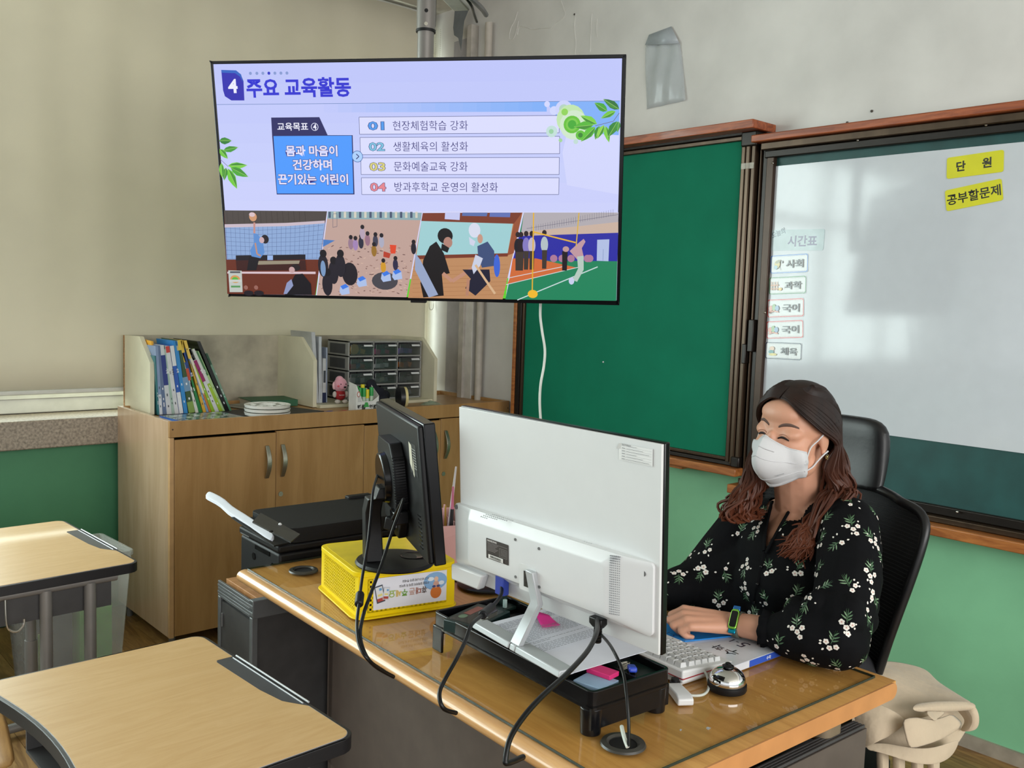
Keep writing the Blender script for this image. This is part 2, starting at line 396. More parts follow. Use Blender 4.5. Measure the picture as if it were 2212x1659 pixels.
# cables under the ceiling in the corner
for i, pts in enumerate(([(1003, -10, 3.62), (1018, 12, 3.7), (1024, 30, 3.83), (1030, 47, 3.93)], [(1010, -10, 3.6), (1030, 8, 3.7), (1042, 20, 3.85), (1050, 32, 3.93)])):
    P = [at(x, y_, d) for x, y_, d in pts]
    c = MB().tube(P, .006 + .005*i, 8).done('ceiling_cable', M_cable if i == 0 else M_grey)
    tag(c, ['thin black cable bending into the wall trunking under the ceiling', 'thick grey cable bending down into the wall pipe under the ceiling'][i], 'cable')
c = MB().box((0, 0, 0), (.16, .07, .025), (0, 0, .6)).done('junction_tray', mat('tray_white', 'b9bbb4', .5), bev=.005)
c.location = at(985, 4, 3.75); tag(c, 'pale grey metal cable tray hanging at the ceiling corner', 'cable tray')

# clear pouch taped to the wall
bagpts = [(1395, 98), (1402, 75), (1450, 57), (1469, 94), (1482, 217), (1396, 236)]
q = [hx(x, y_, XB-.006) for x, y_ in bagpts]; cb = sum(q, Vector())/len(q)
M_bag = mat('clear_pouch_film', 'cdd3d6', .16, alpha=.42, var=.02)
rows = []
for j in range(13):
    t = j/12; l = q[0].lerp(q[5], t); r_ = q[3].lerp(q[4], t); rows.append([l.lerp(r_, i/12) + Vector((-.012*math.sin(PI*i/12)*math.sin(PI*t)-.004*math.sin(i*1.3+t*5), 0, 0)) for i in range(13)])
pt = thing('plastic_pouch', 'empty clear plastic pouch taped on the wall above the green board', 'pouch', (XB-.02, cb.y, cb.z))
def rel(P, o): return [Vector(p)-o.location for p in P]
MB().grid([rel(r_, pt) for r_ in rows]).done('pouch_sleeve', M_bag, pt, solid=.001)
MB().add(rel([q[0]+Vector((-.005, 0, 0)), q[1], q[2], q[3]+Vector((-.005, 0, 0))], pt), [(0, 1, 2, 3)]).done('pouch_flap', mat('pouch_flap_film', 'b7bfc4', .25, alpha=.75), pt, solid=.001)

# ================================================================ boards
M_green = mat('green_chalkboard', '0f7457', .7, spec=.15, var=.04, scale=5, bump=.05, bscale=500)
M_dgreen = mat('dark_green_chalkboard', '1d4a48', .5, var=.12, scale=9)
M_bronze = mat('bronze_aluminium', '4a3b2e', .3, metal=.6, var=.12, stretch=(1, 1, .1))
M_dark = mat('dark_bronze', '221c18', .35, metal=.4)
M_cor = wood('red_brown_wood', 'a8582f', '7e3b1d', .35, grain=(10, 1, 10), scale=3, coat=.2)
M_tray = wood('orange_wood', 'b0703a', '8a4f26', .35, grain=(10, 1, 10), scale=3, coat=.2)
gb = thing('green_chalkboard', 'green chalkboard in a brown frame behind the screen, left of the whiteboard', 'chalkboard', (XB-.08, 2.86, .85))
def bp(parent, n, a, c, m, bev=.003, **k):
    o = parent.location
    return MB().span([a[i]-o[i] for i in range(3)], [c[i]-o[i] for i in range(3)]).done(n, m, parent, bev=bev, **k)
bp(gb, 'board_surface', (3.224, 2.24, .88), (3.25, 3.525, 2.19), M_green, 0)
bp(gb, 'back_box', (3.25, 2.19, .855), (3.295, 3.6, 2.215), M_dark, 0)
for i in range(3): bp(gb, 'frame_stile', (3.206-.004*(i % 2), 2.178+.024*i, .86), (3.25, 2.199+.024*i, 2.185), M_bronze, .004)
bp(gb, 'frame_stile', (3.21, 3.52, .86), (3.25, 3.534, 2.2), M_bronze); bp(gb, 'frame_stile', (3.205, 3.536, .86), (3.25, 3.566, 2.2), M_dark)
bp(gb, 'wood_edge', (3.2, 3.568, .84), (3.295, 3.59, 2.25), M_tray)
bp(gb, 'top_rail', (3.208, 2.178, 2.178), (3.25, 3.57, 2.196), M_bronze); bp(gb, 'top_rail', (3.2, 2.178, 2.197), (3.25, 3.57, 2.222), M_dark)
bp(gb, 'bottom_rail', (3.205, 2.178, .853), (3.25, 3.57, .87), M_dark); bp(gb, 'bottom_rail', (3.212, 2.178, .871), (3.25, 3.57, .886), M_bronze)
bp(gb, 'corner_cap', (3.196, 2.17, 2.15), (3.25, 2.245, 2.21), M_dark, .006); bp(gb, 'corner_cap', (3.199, 2.174, .85), (3.25, 2.215, .895), M_dark, .006)
bp(gb, 'cornice', (3.135, 2.15, 2.208), (3.296, 3.62, 2.242), M_cor, .003, label='red brown wooden cornice')
bp(gb, 'chalk_tray', (3.165, 2.165, .818), (3.297, 3.59, .85), M_tray, .004, label='orange brown wooden chalk tray')
bp(gb, 'tray_bracket', (3.2, 2.46, .8), (3.297, 2.6, .818), M_tray)
p = hx(1303, 782, 3.222)-gb.location; MB().ell(p, .004, 8, 6).done('push_pin', M_white, gb)
MB().span((3.205-gb.location.x, 2.182-gb.location.y, 2.062-.85), (3.2-gb.location.x, 2.24-gb.location.y, 2.085-.85)).done('clear_tape', mat('clear_tape', 'cfc9b8', .15, alpha=.35), gb, smooth=False)

wb = thing('sliding_whiteboard', 'sliding dark green board with a big white magnetic sheet behind the teacher', 'whiteboard', (XB-.06, 1.0, .8))
Y0 = -1.4
bp(wb, 'back_panel', (3.25, Y0, .79), (3.296, 2.19, 2.19), M_dark, 0)
bp(wb, 'board_surface', (3.236, Y0, .84), (3.252, 2.12, 2.15), M_dgreen, 0, label='dark green chalkboard showing above and below the sheet')
bp(wb, 'white_sheet', (3.2315, Y0, 1.064), (3.2362, 2.104, 2.066), mat('whiteboard_film', 'c8ced4', .09, var=.01, spec=.6, bump=.05, bscale=9), 0, label='glossy white magnetic sheet')
bp(wb, 'frame_stile', (3.215, 2.098, .84), (3.25, 2.132, 2.14), mat('brown_aluminium', '3a2a1f', .35, metal=.4)); bp(wb, 'frame_stile', (3.225, 2.134, .84), (3.25, 2.155, 2.16), M_dark)
bp(wb, 'side_track', (3.218, 2.158, .82), (3.25, 2.166, 2.17), M_bronze); bp(wb, 'side_track', (3.23, 2.167, .82), (3.25, 2.176, 2.17), M_dark)
bp(wb, 'cornice', (3.17, Y0, 2.158), (3.297, 2.18, 2.187), M_cor, .004, label='red brown wooden cornice')
bp(wb, 'top_rail', (3.195, Y0, 2.128), (3.25, 2.15, 2.157), M_bronze, .004); bp(wb, 'top_rail', (3.21, Y0, 2.098), (3.25, 2.14, 2.127), M_dark, .004)
bp(wb, 'bottom_rail', (3.22, Y0, .812), (3.25, 2.17, .845), M_dark, .004); bp(wb, 'bottom_rail', (3.195, Y0, .79), (3.25, 2.17, .811), M_bronze, .003)
bp(wb, 'chalk_tray', (3.15, Y0, .752), (3.297, 2.19, .788), M_tray, .004, label='orange brown wooden chalk tray')
for x, y_ in ((1669, 352), (1853, 303), (2130, 270), (1652, 675), (2068, 1106)):
    MB().ell(hx(x, y_, 3.208)-wb.location, .005, 8, 6).done('screw', M_chrome, wb)
bp(wb, 'latch', (3.2, 2.14, 1.33), (3.23, 2.165, 1.46), M_dark, .003); bp(wb, 'latch', (3.2, 2.17, 1.28), (3.23, 2.19, 1.36), M_dark, .003)

# cards on the whiteboard
def card(name, label, cat, corners, X, base, group=None, r=.006, th=.0015, rough=None):
    P = [hx(x, y_, X) for x, y_ in corners]
    o = (P[0]+P[2])/2; ux = ((P[1]-P[0])+(P[2]-P[3])); uy = ((P[0]-P[3])+(P[1]-P[2])); W = ux.length/2; H = uy.length/2
    t, m = frame_thing(name, label, cat, o, ux, uy, group)
    MB().prism(rrect(-W/2, -H/2, W/2, H/2, r), -th, 0).done('card_sheet', base, t)
    return t, Art(step=.00008), W, H
M_yel = mat('yellow_magnet_card', 'd6d41c', .4, var=.02)
t, a, W, H = card('magnet_card', 'upper yellow magnet card reading unit in Korean', 'card', [(2046, 341), (2171, 323), (2167, 371), (2046, 387)], 3.2295, M_yel, 'yellow heading cards on the whiteboard', .008)
a.text('단', -W*.32, -H*.2, H*.44, '1a1a12', bold=.035); a.text('원', W*.14, -H*.2, H*.44, '1a1a12', bold=.035); a.done('lettering', GLOSSPRINT, t)
t, a, W, H = card('magnet_card', 'lower tilted yellow magnet card with five Korean letters', 'card', [(2040, 412), (2163, 388), (2168, 432), (2046, 459)], 3.2295, M_yel, 'yellow heading cards on the whiteboard', .008)
a.text('공부할문제', 0, -H*.24, H*.5, '1a1a12', wd=W*.94, bold=.02, cx=True); a.done('lettering', GLOSSPRINT, t)
M_film = mat('laminated_card', 'c9cfd0', .2, var=.03, coat=.3)
t, a, W, H = card('timetable_heading', 'pale blue laminated strip headed timetable above the subject cards', 'sign', [(1659, 497), (1783, 495), (1778, 541), (1656, 542)], 3.2298, mat('laminated_blue', 'b4c6ca', .2, coat=.3), None, .008)
a.text('오늘의', -W*.4, H*.08, H*.3, '3d5266', wd=W*.24, rot=.35, bold=.01); a.text('시간표', -W*.12, -H*.3, H*.5, '5a5278', wd=W*.5, bold=.025); a.done('lettering', GLOSSPRINT, t)
subj = [('사회', '3f74c0', [(1665, 552), (1746, 547), (1745, 588), (1663, 592)], 'blue bordered subject card at the top of the timetable column', 's'),
        ('과학', '3f8050', [(1662, 599), (1743, 597), (1741, 634), (1661, 639)], 'green bordered subject card second in the timetable column', 'g'),
        ('국어', 'c8484c', [(1658, 647), (1738, 643), (1736, 684), (1657, 686)], 'upper of the two red bordered subject cards on the whiteboard', 'k'),
        ('국어', 'c8484c', [(1656, 694), (1737, 692), (1735, 730), (1656, 734)], 'lower of the two red bordered subject cards on the whiteboard', 'k'),
        ('체육', '26304c', [(1654, 738), (1734, 741), (1731, 779), (1653, 775)], 'navy bordered subject card at the bottom of the timetable column', 'c')]
for s_, c, cs, lb, kd in subj:
    t, a, W, H = card('subject_card', lb, 'card', cs, 3.2298, M_film, 'subject cards of the timetable', .007)
    a.rrect(-W/2+.001, -H/2+.001, W/2-.001, H/2-.001, .008, c); a.rrect(-W/2+.0045, -H/2+.0045, W/2-.0045, H/2-.0045, .006, 'd3d8d8')
    for i in range(22):
        u = -W/2+.009+(W-.018)*i/21
        for s1 in (-1, 1): a.rect(u, s1*(H/2-.0075), u+.004, s1*(H/2-.0075)+.0008*s1, c) if s1 > 0 else a.rect(u, -(H/2-.0067), u+.004, -(H/2-.0075), c)
    a.text(s_, -W*.06, -H*.22, H*.42, '3b3d42', wd=W*.44, bold=.02)
    cx = -W*.3
    if kd == 's': a.ell(cx, 0, .012, .016, 'c5b66a'); a.ell(cx+.003, .01, .012, .006, '8b8a6a', rot=.4); a.ell(cx+.02, .008, .005, .005, '33343a'); a.ell(cx+.02, .008, .003, .003, 'cfd3d6'); a.line([(cx+.006, -.008), (cx+.016, -.024)], .0015, '555')if 0 else a.line([(cx+.006, -.008), (cx+.016, -.024)], .0015, '555555'); a.ell(cx-.006, -.012, .008, .008, '8fb6c8')
    if kd == 'g': [a.rect(cx-.02+i*.012, -.018, cx-.017+i*.012, .016, 'c78b66') for i in range(3)]; a.rect(cx-.022, .0, cx+.012, .004, 'c78b66'); a.rect(cx-.022, -.014, cx+.012, -.011, 'c78b66'); a.ell(cx+.02, -.014, .008, .006, 'e0b95c')
    if kd == 'k': a.ell(cx-.014, 0, .009, .011, 'c98272'); a.ell(cx, .003, .008, .014, '8ab07a'); a.ell(cx+.014, 0, .009, .011, '7e9fc0'); a.poly([(cx-.022, -.018), (cx, -.013), (cx+.022, -.018), (cx+.02, -.012), (cx, -.008), (cx-.02, -.012)], 'd0907a')
    if kd == 'c': a.ell(cx, .008, .011, .009, 'd8b9a0'); a.ell(cx-.003, -.005, .012, .007, '3f8a8c'); a.ell(cx+.004, -.015, .018, .005, 'd5c76a')
    a.done('printed_face', GLOSSPRINT, t)

# ================================================================ the big screen
TVC = Vector((1.646, 2.310, 1.844)); ty, tt, tr = R(-49.294), R(-9.714), R(.707)
u0 = Vector((math.cos(ty), math.sin(ty), 0)); n0 = Vector((-math.sin(ty), math.cos(ty), 0)); w0 = Vector((0, 0, 1))*math.cos(tt)+n0*math.sin(tt)
TU = u0*math.cos(tr)+w0*math.sin(tr); TW = -u0*math.sin(tr)+w0*math.cos(tr)
tv, TVM = frame_thing('flat_screen_television', 'large wall-corner flat screen television showing a Korean school slide', 'television', TVC, TU, TW)
TN = TU.cross(TW)
TVI = TVM.inverted()
def tvp(x, y): q = TVI @ hp(x, y, TVC, TN); return (q.x, q.y)
w2, h2 = 1.235/2, .71/2
b = MB(); b.span((-w2, -h2, -.022), (w2, -h2+.014, .001)); b.span((-w2, h2-.009, -.022), (w2, h2, .001)); b.span((-w2, -h2, -.022), (-w2+.0095, h2, .001)); b.span((w2-.0095, -h2, -.022), (w2, h2, .001))
b.done('bezel', M_blackg, tv, bev=.002, smooth=False)
MB().span((-w2+.005, -h2+.005, -.02), (w2-.005, h2-.005, -.0015)).done('display_panel', M_blackg, tv, smooth=False)
MB().box((0, -.05, -.045), (.95, .5, .05), taper=.9).done('rear_housing', M_black, tv, bev=.01)
MB().box((0, -h2-.004, -.006), (.05, .008, .012)).done('ir_receiver', M_black, tv, bev=.002)
A = Art(Matrix.Translation((0, 0, -.0012)), step=.00005)
P4 = lambda l: [tvp(*p) for p in l]
x0, y0_, x1, y1_ = -w2+.0095, -h2+.014, w2-.0095, h2-.009
def vg(xa, xb, ya, yb, ca, cb, n=12):          # the slide's own background tint, bottom to top
    for i in range(n):
        t = (i+.5)/n; c = [int(p+(q_-p)*t) for p, q_ in zip(ca, cb)]; A.rect(xa, ya+(yb-ya)*i/n, xb, ya+(yb-ya)*(i+1)/n+.0004, c)
vg(x0, x1, y0_, y1_, (212, 216, 252), (186, 194, 246))
def seg(l, wd, c): A.line([tvp(*p) for p in l], wd, c)
for i in range(16):
    xa, xb = 700+30*i, 731+30*i; t = i/15; A.poly(P4([(xa, 224-.0095*(xa-700)), (xb, 224-.0095*(xb-700)), (xb, 243-.004*(xb-700)), (xa, 243-.004*(xa-700))]), [int(p+(q_-p)*t) for p, q_ in zip((188, 196, 247), (124, 172, 244))])
A.poly(P4([(1180, 220), (1339, 218), (1336, 300), (1225, 285)]), (124, 172, 244)); A.poly(P4([(1215, 330), (1225, 285), (1337, 292), (1335, 420), (1225, 400)]), (208, 212, 250))
seg([(468, 226), (900, 222), (1339, 218)], .0013, (90, 120, 175))
A.poly(P4([(478, 151), (508, 152), (520, 160), (526, 175), (528, 217), (500, 217), (486, 208), (482, 195)]), (28, 18, 170))
A.poly(P4([(478, 151), (510, 152), (521, 161), (525, 178), (519, 166), (508, 158), (479, 157)]), (30, 92, 190))
def tt_(s, px, py, hpx, col, wpx=None, bold=0, **k):
    a = tvp(px, py); b = tvp(px, py-hpx); h = math.hypot(b[0]-a[0], b[1]-a[1]); wd = None
    if wpx: c = tvp(px+wpx, py); wd = math.hypot(c[0]-a[0], c[1]-a[1])
    A.text(s, a[0], a[1], h, col, wd, bold, **k)
tt_('4', 495, 200, 28, (235, 235, 250), 18, .03)
for i, px in enumerate((541, 555, 568, 581, 594, 607, 620)): A.ell(*tvp(px, 158.5-i*.1), .0045, .0045, (24, 34, 190) if i == 3 else (130, 150, 205))
tt_('주요 교육활동', 535, 210, 40, (26, 28, 205), 223, .03)
A.poly(P4([(586, 254), (690, 253), (708, 292), (762, 292), (766, 420), (598, 420), (588, 292)]), (20, 18, 90))
A.poly(P4([(591, 294), (760, 293), (763.5, 418), (599, 418)]), (70, 150, 250))
tt_('교육목표', 600, 282, 16.5, (235, 235, 250), 66, .015); c = tvp(680, 274); A.ell(*c, .0115, .0115, (225, 228, 250)); A.ell(*c, .0098, .0098, (20, 18, 90)); tt_('4', 677, 280, 12, (235, 235, 250), 7, .02)
for s_, px, py, wpx in (('몸과 마음이', 619, 337, 110), ('건강하며', 634, 367, 83), ('끈기있는 어린이', 602, 398, 150)): tt_(s_, px, py, 22, (226, 222, 248), wpx, .03, outline=(44, 30, 120), ow=.035)
rows4 = [((776, 253), (1209, 249.5), (1208, 287), (777, 290)), ((778, 297), (1209, 294.5), (1209, 332), (779, 334)), ((780, 341), (1208.5, 340), (1208, 377), (780.5, 377)), ((781, 384), (1208, 384), (1207, 420), (782, 420))]
cc = [(72, 150, 235), (120, 190, 222), (214, 205, 120), (226, 130, 140)]
for i, rw in enumerate(rows4):
    A.poly(P4(rw), (216, 218, 253)); seg(list(rw)+[rw[0]], .0013, (62, 70, 120))
    s_, wpx = (('현장체험학습 강화', 162), ('생활체육의 활성화', 161), ('문화예술교육 강화', 159), ('방과후학교 운영의 활성화', 223))[i]
    by = (281, 326, 369, 413)[i]
    tt_('0%d' % (i+1), 797+i*1.5, by-.5, 17, cc[i], 32, .02, outline=(40, 50, 110), ow=.03); tt_(s_, 849+i*1.3, by+1, 21, (44, 38, 112), wpx, -.004)
c = tvp(772.5, 338); A.ell(*c, .0172, .0172, (40, 90, 160)); A.ell(*c, .0156, .0156, (170, 205, 248)); seg([(770, 332.5), (776, 338), (770, 343.5)], .0025, (30, 40, 110))
for px, py, r1, col in ((1182, 225, 6, (208, 212, 250)), (1197, 239, 9, (205, 212, 250)), (1218, 236, 18, (202, 208, 248)), (1218, 236, 10, (176, 208, 190)), (1233, 258, 30, (190, 226, 170)), (1240, 270, 30, (205, 228, 200)), (1220, 242, 7, (140, 208, 80)), (1236, 269, 18, (96, 190, 40)), (1236, 269, 13, (120, 200, 70)), (1236, 269, 9, (62, 168, 40)),
                        (1254, 292, 10, (96, 190, 50)), (1254, 292, 5, (50, 130, 40)), (1192, 284, 12, (192, 220, 215)), (1191, 284, 5, (150, 205, 160)), (1211, 303, 4, (160, 210, 150)), (1244, 306, 5, (190, 218, 210))):
    A.ell(*tvp(px, py), r1*.00137, r1*.00137, col)
def leaf(x0_, y0_, x1_, y1_, wd, col, col2=None):
    a, b = Vector((x0_, y0_)), Vector((x1_, y1_)); d = b-a; n = Vector((-d.y, d.x)).normalized()*wd
    L_ = [a, a+d*.2+n*.7, a+d*.45+n, a+d*.75+n*.6, b, a+d*.75-n*.5, a+d*.45-n*.9, a+d*.2-n*.7]
    A.poly([tvp(*p) for p in L_], col)
    A.poly([tvp(*p) for p in [a, a+d*.25-n*.5, a+d*.5-n*.75, b]], col2 or (60, 140, 40)); seg([a, b], .0009, (170, 220, 110))
for l in ((1338, 236, 1303, 214, 9, (30, 110, 40)), (1312, 240, 1284, 222, 9, (60, 165, 45)), (1330, 240, 1298, 256, 7, (110, 195, 50)), (1290, 268, 1254, 250, 9, (120, 205, 60)), (1282, 270, 1240, 274, 10, (80, 180, 45)), (1286, 274, 1255, 306, 10, (90, 190, 50)), (1295, 272, 1286, 302, 7, (50, 140, 40)),
          (1305, 270, 1290, 300, 7, (140, 210, 70)), (1308, 272, 1316, 308, 7, (120, 205, 60)), (1334, 262, 1314, 296, 10, (40, 130, 45)), (1337, 262, 1334, 286, 5, (60, 150, 60)),
          (475, 304, 502, 304, 8, (36, 120, 40)), (484, 325, 516, 318, 7, (60, 150, 45)), (476, 322, 494, 343, 7, (110, 195, 55)), (494, 358, 536, 357, 8, (120, 205, 60)), (500, 362, 538, 382, 9, (70, 165, 45)), (494, 364, 514, 408, 9, (110, 200, 50)), (490, 362, 486, 390, 6, (60, 140, 40)), (480, 352, 482, 384, 6, (120, 200, 60))):
    leaf(*l)
seg([(1338, 244), (1325, 262), (1286, 272)], .0015, (110, 100, 120)); seg([(478, 344), (495, 360)], .0015, (110, 100, 150))
# the slide's four photographs
ph = [[(486, 454), (708, 456), (683, 637), (493, 634)], [(711, 456), (913, 459), (880, 641), (687, 637)], [(917, 459), (1131, 458), (1088, 644), (885, 641)], [(1134, 458), (1336, 458), (1332, 647), (1094, 644)]]
A.poly(P4([(486, 454), (1336, 458), (1332, 648), (493, 634)]), (210, 212, 245))
A.poly(P4([(683, 596), (689, 596), (684, 637), (678, 637)]), (90, 210, 50)); A.poly(P4([(884, 602), (890, 602), (884, 641), (877, 641)]), (90, 210, 50)); A.poly(P4([(1094, 600), (1099, 600), (1093, 644), (1086, 644)]), (90, 210, 50))
q_ = lambda l, c: A.poly(P4(l), c)
def el(px, py, rx, ry, c, rot=0): A.ell(*tvp(px, py), rx*.00137, ry*.00137, c, rot=rot)
# 1 volleyball in a sports hall
q_(ph[0], (104, 46, 30)); q_([(486, 454), (708, 456), (703, 484), (488, 484)], (74, 66, 62)); [seg([(492+i*12, 456), (494+i*12, 482)], .0007, (48, 42, 40)) for i in range(15)]
q_([(488, 488), (704, 480), (693, 560), (492, 560)], (140, 168, 212)); [seg([(490+i*10, 489-i*.4), (494+i*9.6, 558)], .0007, (70, 84, 130)) for i in range(21)]; [seg([(489, 492+k*9.5), (560, 497+k*9), (640, 493+k*9.4), (700, 486+k*10)], .0007, (70, 84, 130)) for k in range(8)]
q_([(488, 484), (620, 481), (704, 476), (703, 482), (620, 488), (488, 491)], (200, 184, 196)); q_([(512, 551), (662, 549), (662, 560), (512, 562)], (28, 24, 34)); q_([(580, 551), (592, 551), (592, 561), (580, 561)], (150, 180, 230)); q_([(512, 562), (662, 561), (664, 583), (514, 584)], (60, 26, 24)); q_([(558, 563), (650, 562), (648, 569), (560, 571)], (150, 140, 120))
el(549, 468, 9, 10, (205, 150, 110)); el(547, 463, 7, 5, (216, 190, 196)); seg([(552, 480), (552, 508)], .006, (196, 140, 130)); q_([(550, 503), (559, 505), (570, 520), (574, 545), (565, 557), (546, 553), (543, 540), (551, 525)], (92, 140, 205)); el(575, 516, 9, 10, (30, 22, 30)); el(568, 518, 6, 7, (200, 170, 176)); seg([(554, 524), (558, 548), (566, 552)], .005, (190, 140, 120)); q_([(541, 553), (563, 557), (556, 583), (536, 583)], (22, 18, 26))
q_([(494, 586), (684, 586), (684, 591), (494, 590)], (214, 190, 198)); q_([(640, 592), (656, 590), (674, 612), (676, 636), (618, 636), (630, 610)], (18, 14, 24)); el(641, 577, 11, 8, (36, 26, 30)); el(633, 582, 7, 7, (196, 160, 160)); q_([(622, 610), (632, 602), (636, 616), (622, 634), (615, 634)], (140, 150, 190))
for x in (534, 556): el(x, 620, 5, 5, (150, 100, 90)); el(x+6, 632, 12, 6, (30, 22, 32))
q_([(496, 583), (525, 584), (527, 630), (499, 630)], (190, 196, 190)); el(511, 602, 12, 9, (210, 150, 90)); el(511, 603, 8, 6, (90, 180, 70)); q_([(498, 603), (525, 603), (525, 608), (498, 608)], (200, 204, 200)); q_([(502, 616), (522, 616), (522, 620), (502, 620)], (90, 150, 90)); q_([(500, 585), (522, 585), (522, 589), (500, 589)], (90, 90, 94))
# 2 children on the sand
q_(ph[1], (190, 160, 150)); q_([(711, 456), (913, 459), (911, 475), (709, 472)], (142, 170, 176)); [q_([(712+i*11, 457), (717+i*11, 457), (717+i*11, 470), (712+i*11, 470)], (210, 205, 190) if i % 2 else (70, 84, 110)) for i in range(18)]
rnd = random.Random(3)
for i in range(170):
    x = rnd.uniform(690, 890); y_ = rnd.uniform(530, 636); el(x, y_, rnd.uniform(1.5, 4), 1.1, rnd.choice([(150, 118, 108), (206, 176, 160), (120, 92, 88)]), rnd.uniform(-.5, .5))
q_([(703, 516), (728, 518), (702, 532)], (70, 120, 190)); el(835, 605, 30, 20, (70, 68, 76)); el(760, 590, 18, 26, (30, 26, 36))
for x, y_, c in ((762, 520, (150, 120, 140)), (772, 522, (160, 130, 180)), (784, 518, (40, 40, 60)), (798, 512, (150, 110, 130)), (815, 514, (60, 60, 80)), (828, 516, (170, 170, 190)), (787, 498, (180, 160, 180)), (812, 535, (150, 110, 40)), (832, 570, (206, 150, 40)), (858, 565, (44, 40, 70)), (897, 530, (30, 26, 40))):
    el(x, y_+5, 6, 13, c); el(x, y_-9, 4.5, 5, (28, 22, 30))
for x, y_ in ((703, 560), (725, 575), (712, 600), (740, 560)): el(x, y_+12, 12, 26, (32, 28, 40)); el(x, y_-14, 8, 9, (22, 18, 26))
q_([(846, 527), (860, 528), (858, 546), (848, 546)], (220, 70, 40)); q_([(833, 541), (848, 546), (845, 556), (832, 553)], (180, 60, 40)); el(703, 578, 6, 18, (120, 150, 190))
for x, y_ in ((749, 620), (786, 603), (838, 592), (862, 588)): q_([(x-9, y_-4), (x+2, y_-9), (x+9, y_-3), (x-4, y_+3)], (60, 120, 225)); q_([(x-9, y_-4), (x-4, y_+3), (x+9, y_-3), (x+11, y_+12), (x-6, y_+15), (x-11, y_+8)], (170, 190, 230)); q_([(x-9, y_-4), (x+2, y_-9), (x+9, y_-3), (x-4, y_+3)], (60, 120, 225))
seg([(724, 462), (724, 490), (733, 488), (733, 460), (724, 461)], .0012, (90, 90, 110))
# 3 guitar lesson
q_(ph[2], (188, 138, 96)); [seg([(895, 575+k*9), (1100, 570+k*9)], .0008, (160, 110, 72)) for k in range(8)]
q_([(914, 476), (1110, 482), (1098, 550), (903, 552)], (158, 205, 210)); q_([(917, 459), (1130, 458), (1112, 482), (914, 476)], (120, 54, 34)); q_([(1002, 458), (1056, 458), (1054, 466), (1001, 465)], (90, 110, 170)); q_([(1061, 458), (1105, 458), (1104, 468), (1060, 467)], (96, 112, 180)); q_([(965, 458), (997, 458), (996, 474), (964, 472)], (196, 200, 240))
q_([(1112, 482), (1130, 458), (1112, 545), (1098, 550)], (150, 80, 50)); q_([(903, 550), (1100, 545), (1099, 552), (902, 558)], (120, 54, 36))
q_([(918, 560), (932, 530), (946, 520), (962, 545), (975, 588), (958, 592), (962, 636), (918, 640), (912, 610)], (20, 16, 20)); el(965, 508, 17, 17, (18, 14, 18)); el(971, 522, 10, 12, (176, 130, 116)); q_([(958, 524), (974, 534), (970, 544), (956, 538)], (20, 18, 22)); seg([(960, 588), (980, 605), (1020, 580), (1030, 575)], .011, (190, 140, 118))
q_([(901, 545), (912, 560), (950, 634), (930, 640), (900, 580)], (150, 164, 196)); el(1028, 496, 13, 16, (214, 218, 236)); q_([(1016, 510), (1030, 520), (1026, 530), (1018, 526)], (206, 210, 232)); el(1040, 514, 6, 10, (196, 150, 130)); q_([(1034, 530), (1056, 520), (1070, 540), (1072, 572), (1044, 576), (1036, 555)], (60, 78, 120))
el(1076, 572, 7, 25, (60, 100, 210)); q_([(1002, 580), (1060, 580), (1062, 605), (1030, 636), (1008, 620), (1020, 600)], (28, 28, 50)); q_([(1030, 548), (1046, 556), (1040, 572), (1026, 590), (1022, 575)], (200, 206, 226)); seg([(1030, 570), (1050, 600), (1072, 632)], .007, (214, 178, 140)); seg([(1015, 600), (1012, 636)], .009, (180, 130, 106))
# 4 high jump
q_(ph[3], (30, 130, 90)); q_([(1134, 458), (1336, 458), (1336, 505), (1128, 500)], (176, 170, 176)); [seg([(1150+i*5, 500-i*1.0), (1150+i*5, 486-i*1.0)], .0007, (90, 88, 110)) for i in range(36)]; seg([(1140, 492), (1336, 462)], .001, (90, 88, 110)); q_([(1128, 500), (1336, 478), (1336, 502), (1124, 512)], (200, 176, 160)); q_([(1124, 508), (1336, 501), (1334, 562), (1110, 560)], (40, 40, 160))
q_([(1110, 556), (1160, 556), (1248, 576), (1098, 612), (1103, 600)], (206, 106, 56)); seg([(1096, 612), (1250, 575)], .002, (210, 214, 220)); seg([(1120, 645), (1292, 574)], .003, (200, 220, 220)); seg([(1100, 598), (1225, 572)], .002, (210, 214, 220)); q_([(1291, 516), (1317, 515), (1315, 562), (1290, 561)], (176, 190, 226)); seg([(1304, 536), (1303, 561)], .001, (110, 130, 180))
for x, y_, c in ((1121, 530, (24, 22, 34)), (1128, 530, (34, 22, 30)), (1139, 528, (130, 120, 190)), (1151, 528, (190, 180, 200)), (1178, 526, (176, 190, 196))): el(x, y_, 8, 17, c); el(x, y_-25, 5, 6, (40, 26, 30)); q_([(x-5, y_+12), (x+6, y_+12), (x+4, y_+52), (x-5, y_+52)], (60, 50, 44))
for x in (1198, 1216, 1235, 1275, 1270): el(x, 556, 8, 8, (170, 120, 150))
q_([(1232, 540), (1252, 522), (1262, 514), (1266, 520), (1258, 534), (1262, 552), (1248, 558)], (190, 150, 160)); q_([(1248, 552), (1262, 550), (1262, 580), (1248, 606), (1238, 602), (1250, 578)], (180, 200, 190)); q_([(1216, 540), (1228, 542), (1226, 582), (1216, 582)], (24, 18, 26)); el(1224, 536, 7, 6, (190, 150, 150)); el(1236, 604, 6, 8, (200, 206, 236))
seg([(1155, 458), (1152, 626)], .0035, (226, 176, 46)); seg([(1252, 458), (1246, 530)], .003, (216, 176, 60)); seg([(1154, 499), (1245, 522)], .004, (226, 176, 46)); el(1153, 632, 11, 9, (240, 184, 46))
A.done('screen_image', SCREEN, tv, label='lit slide with lettering, leaves and four photographs')
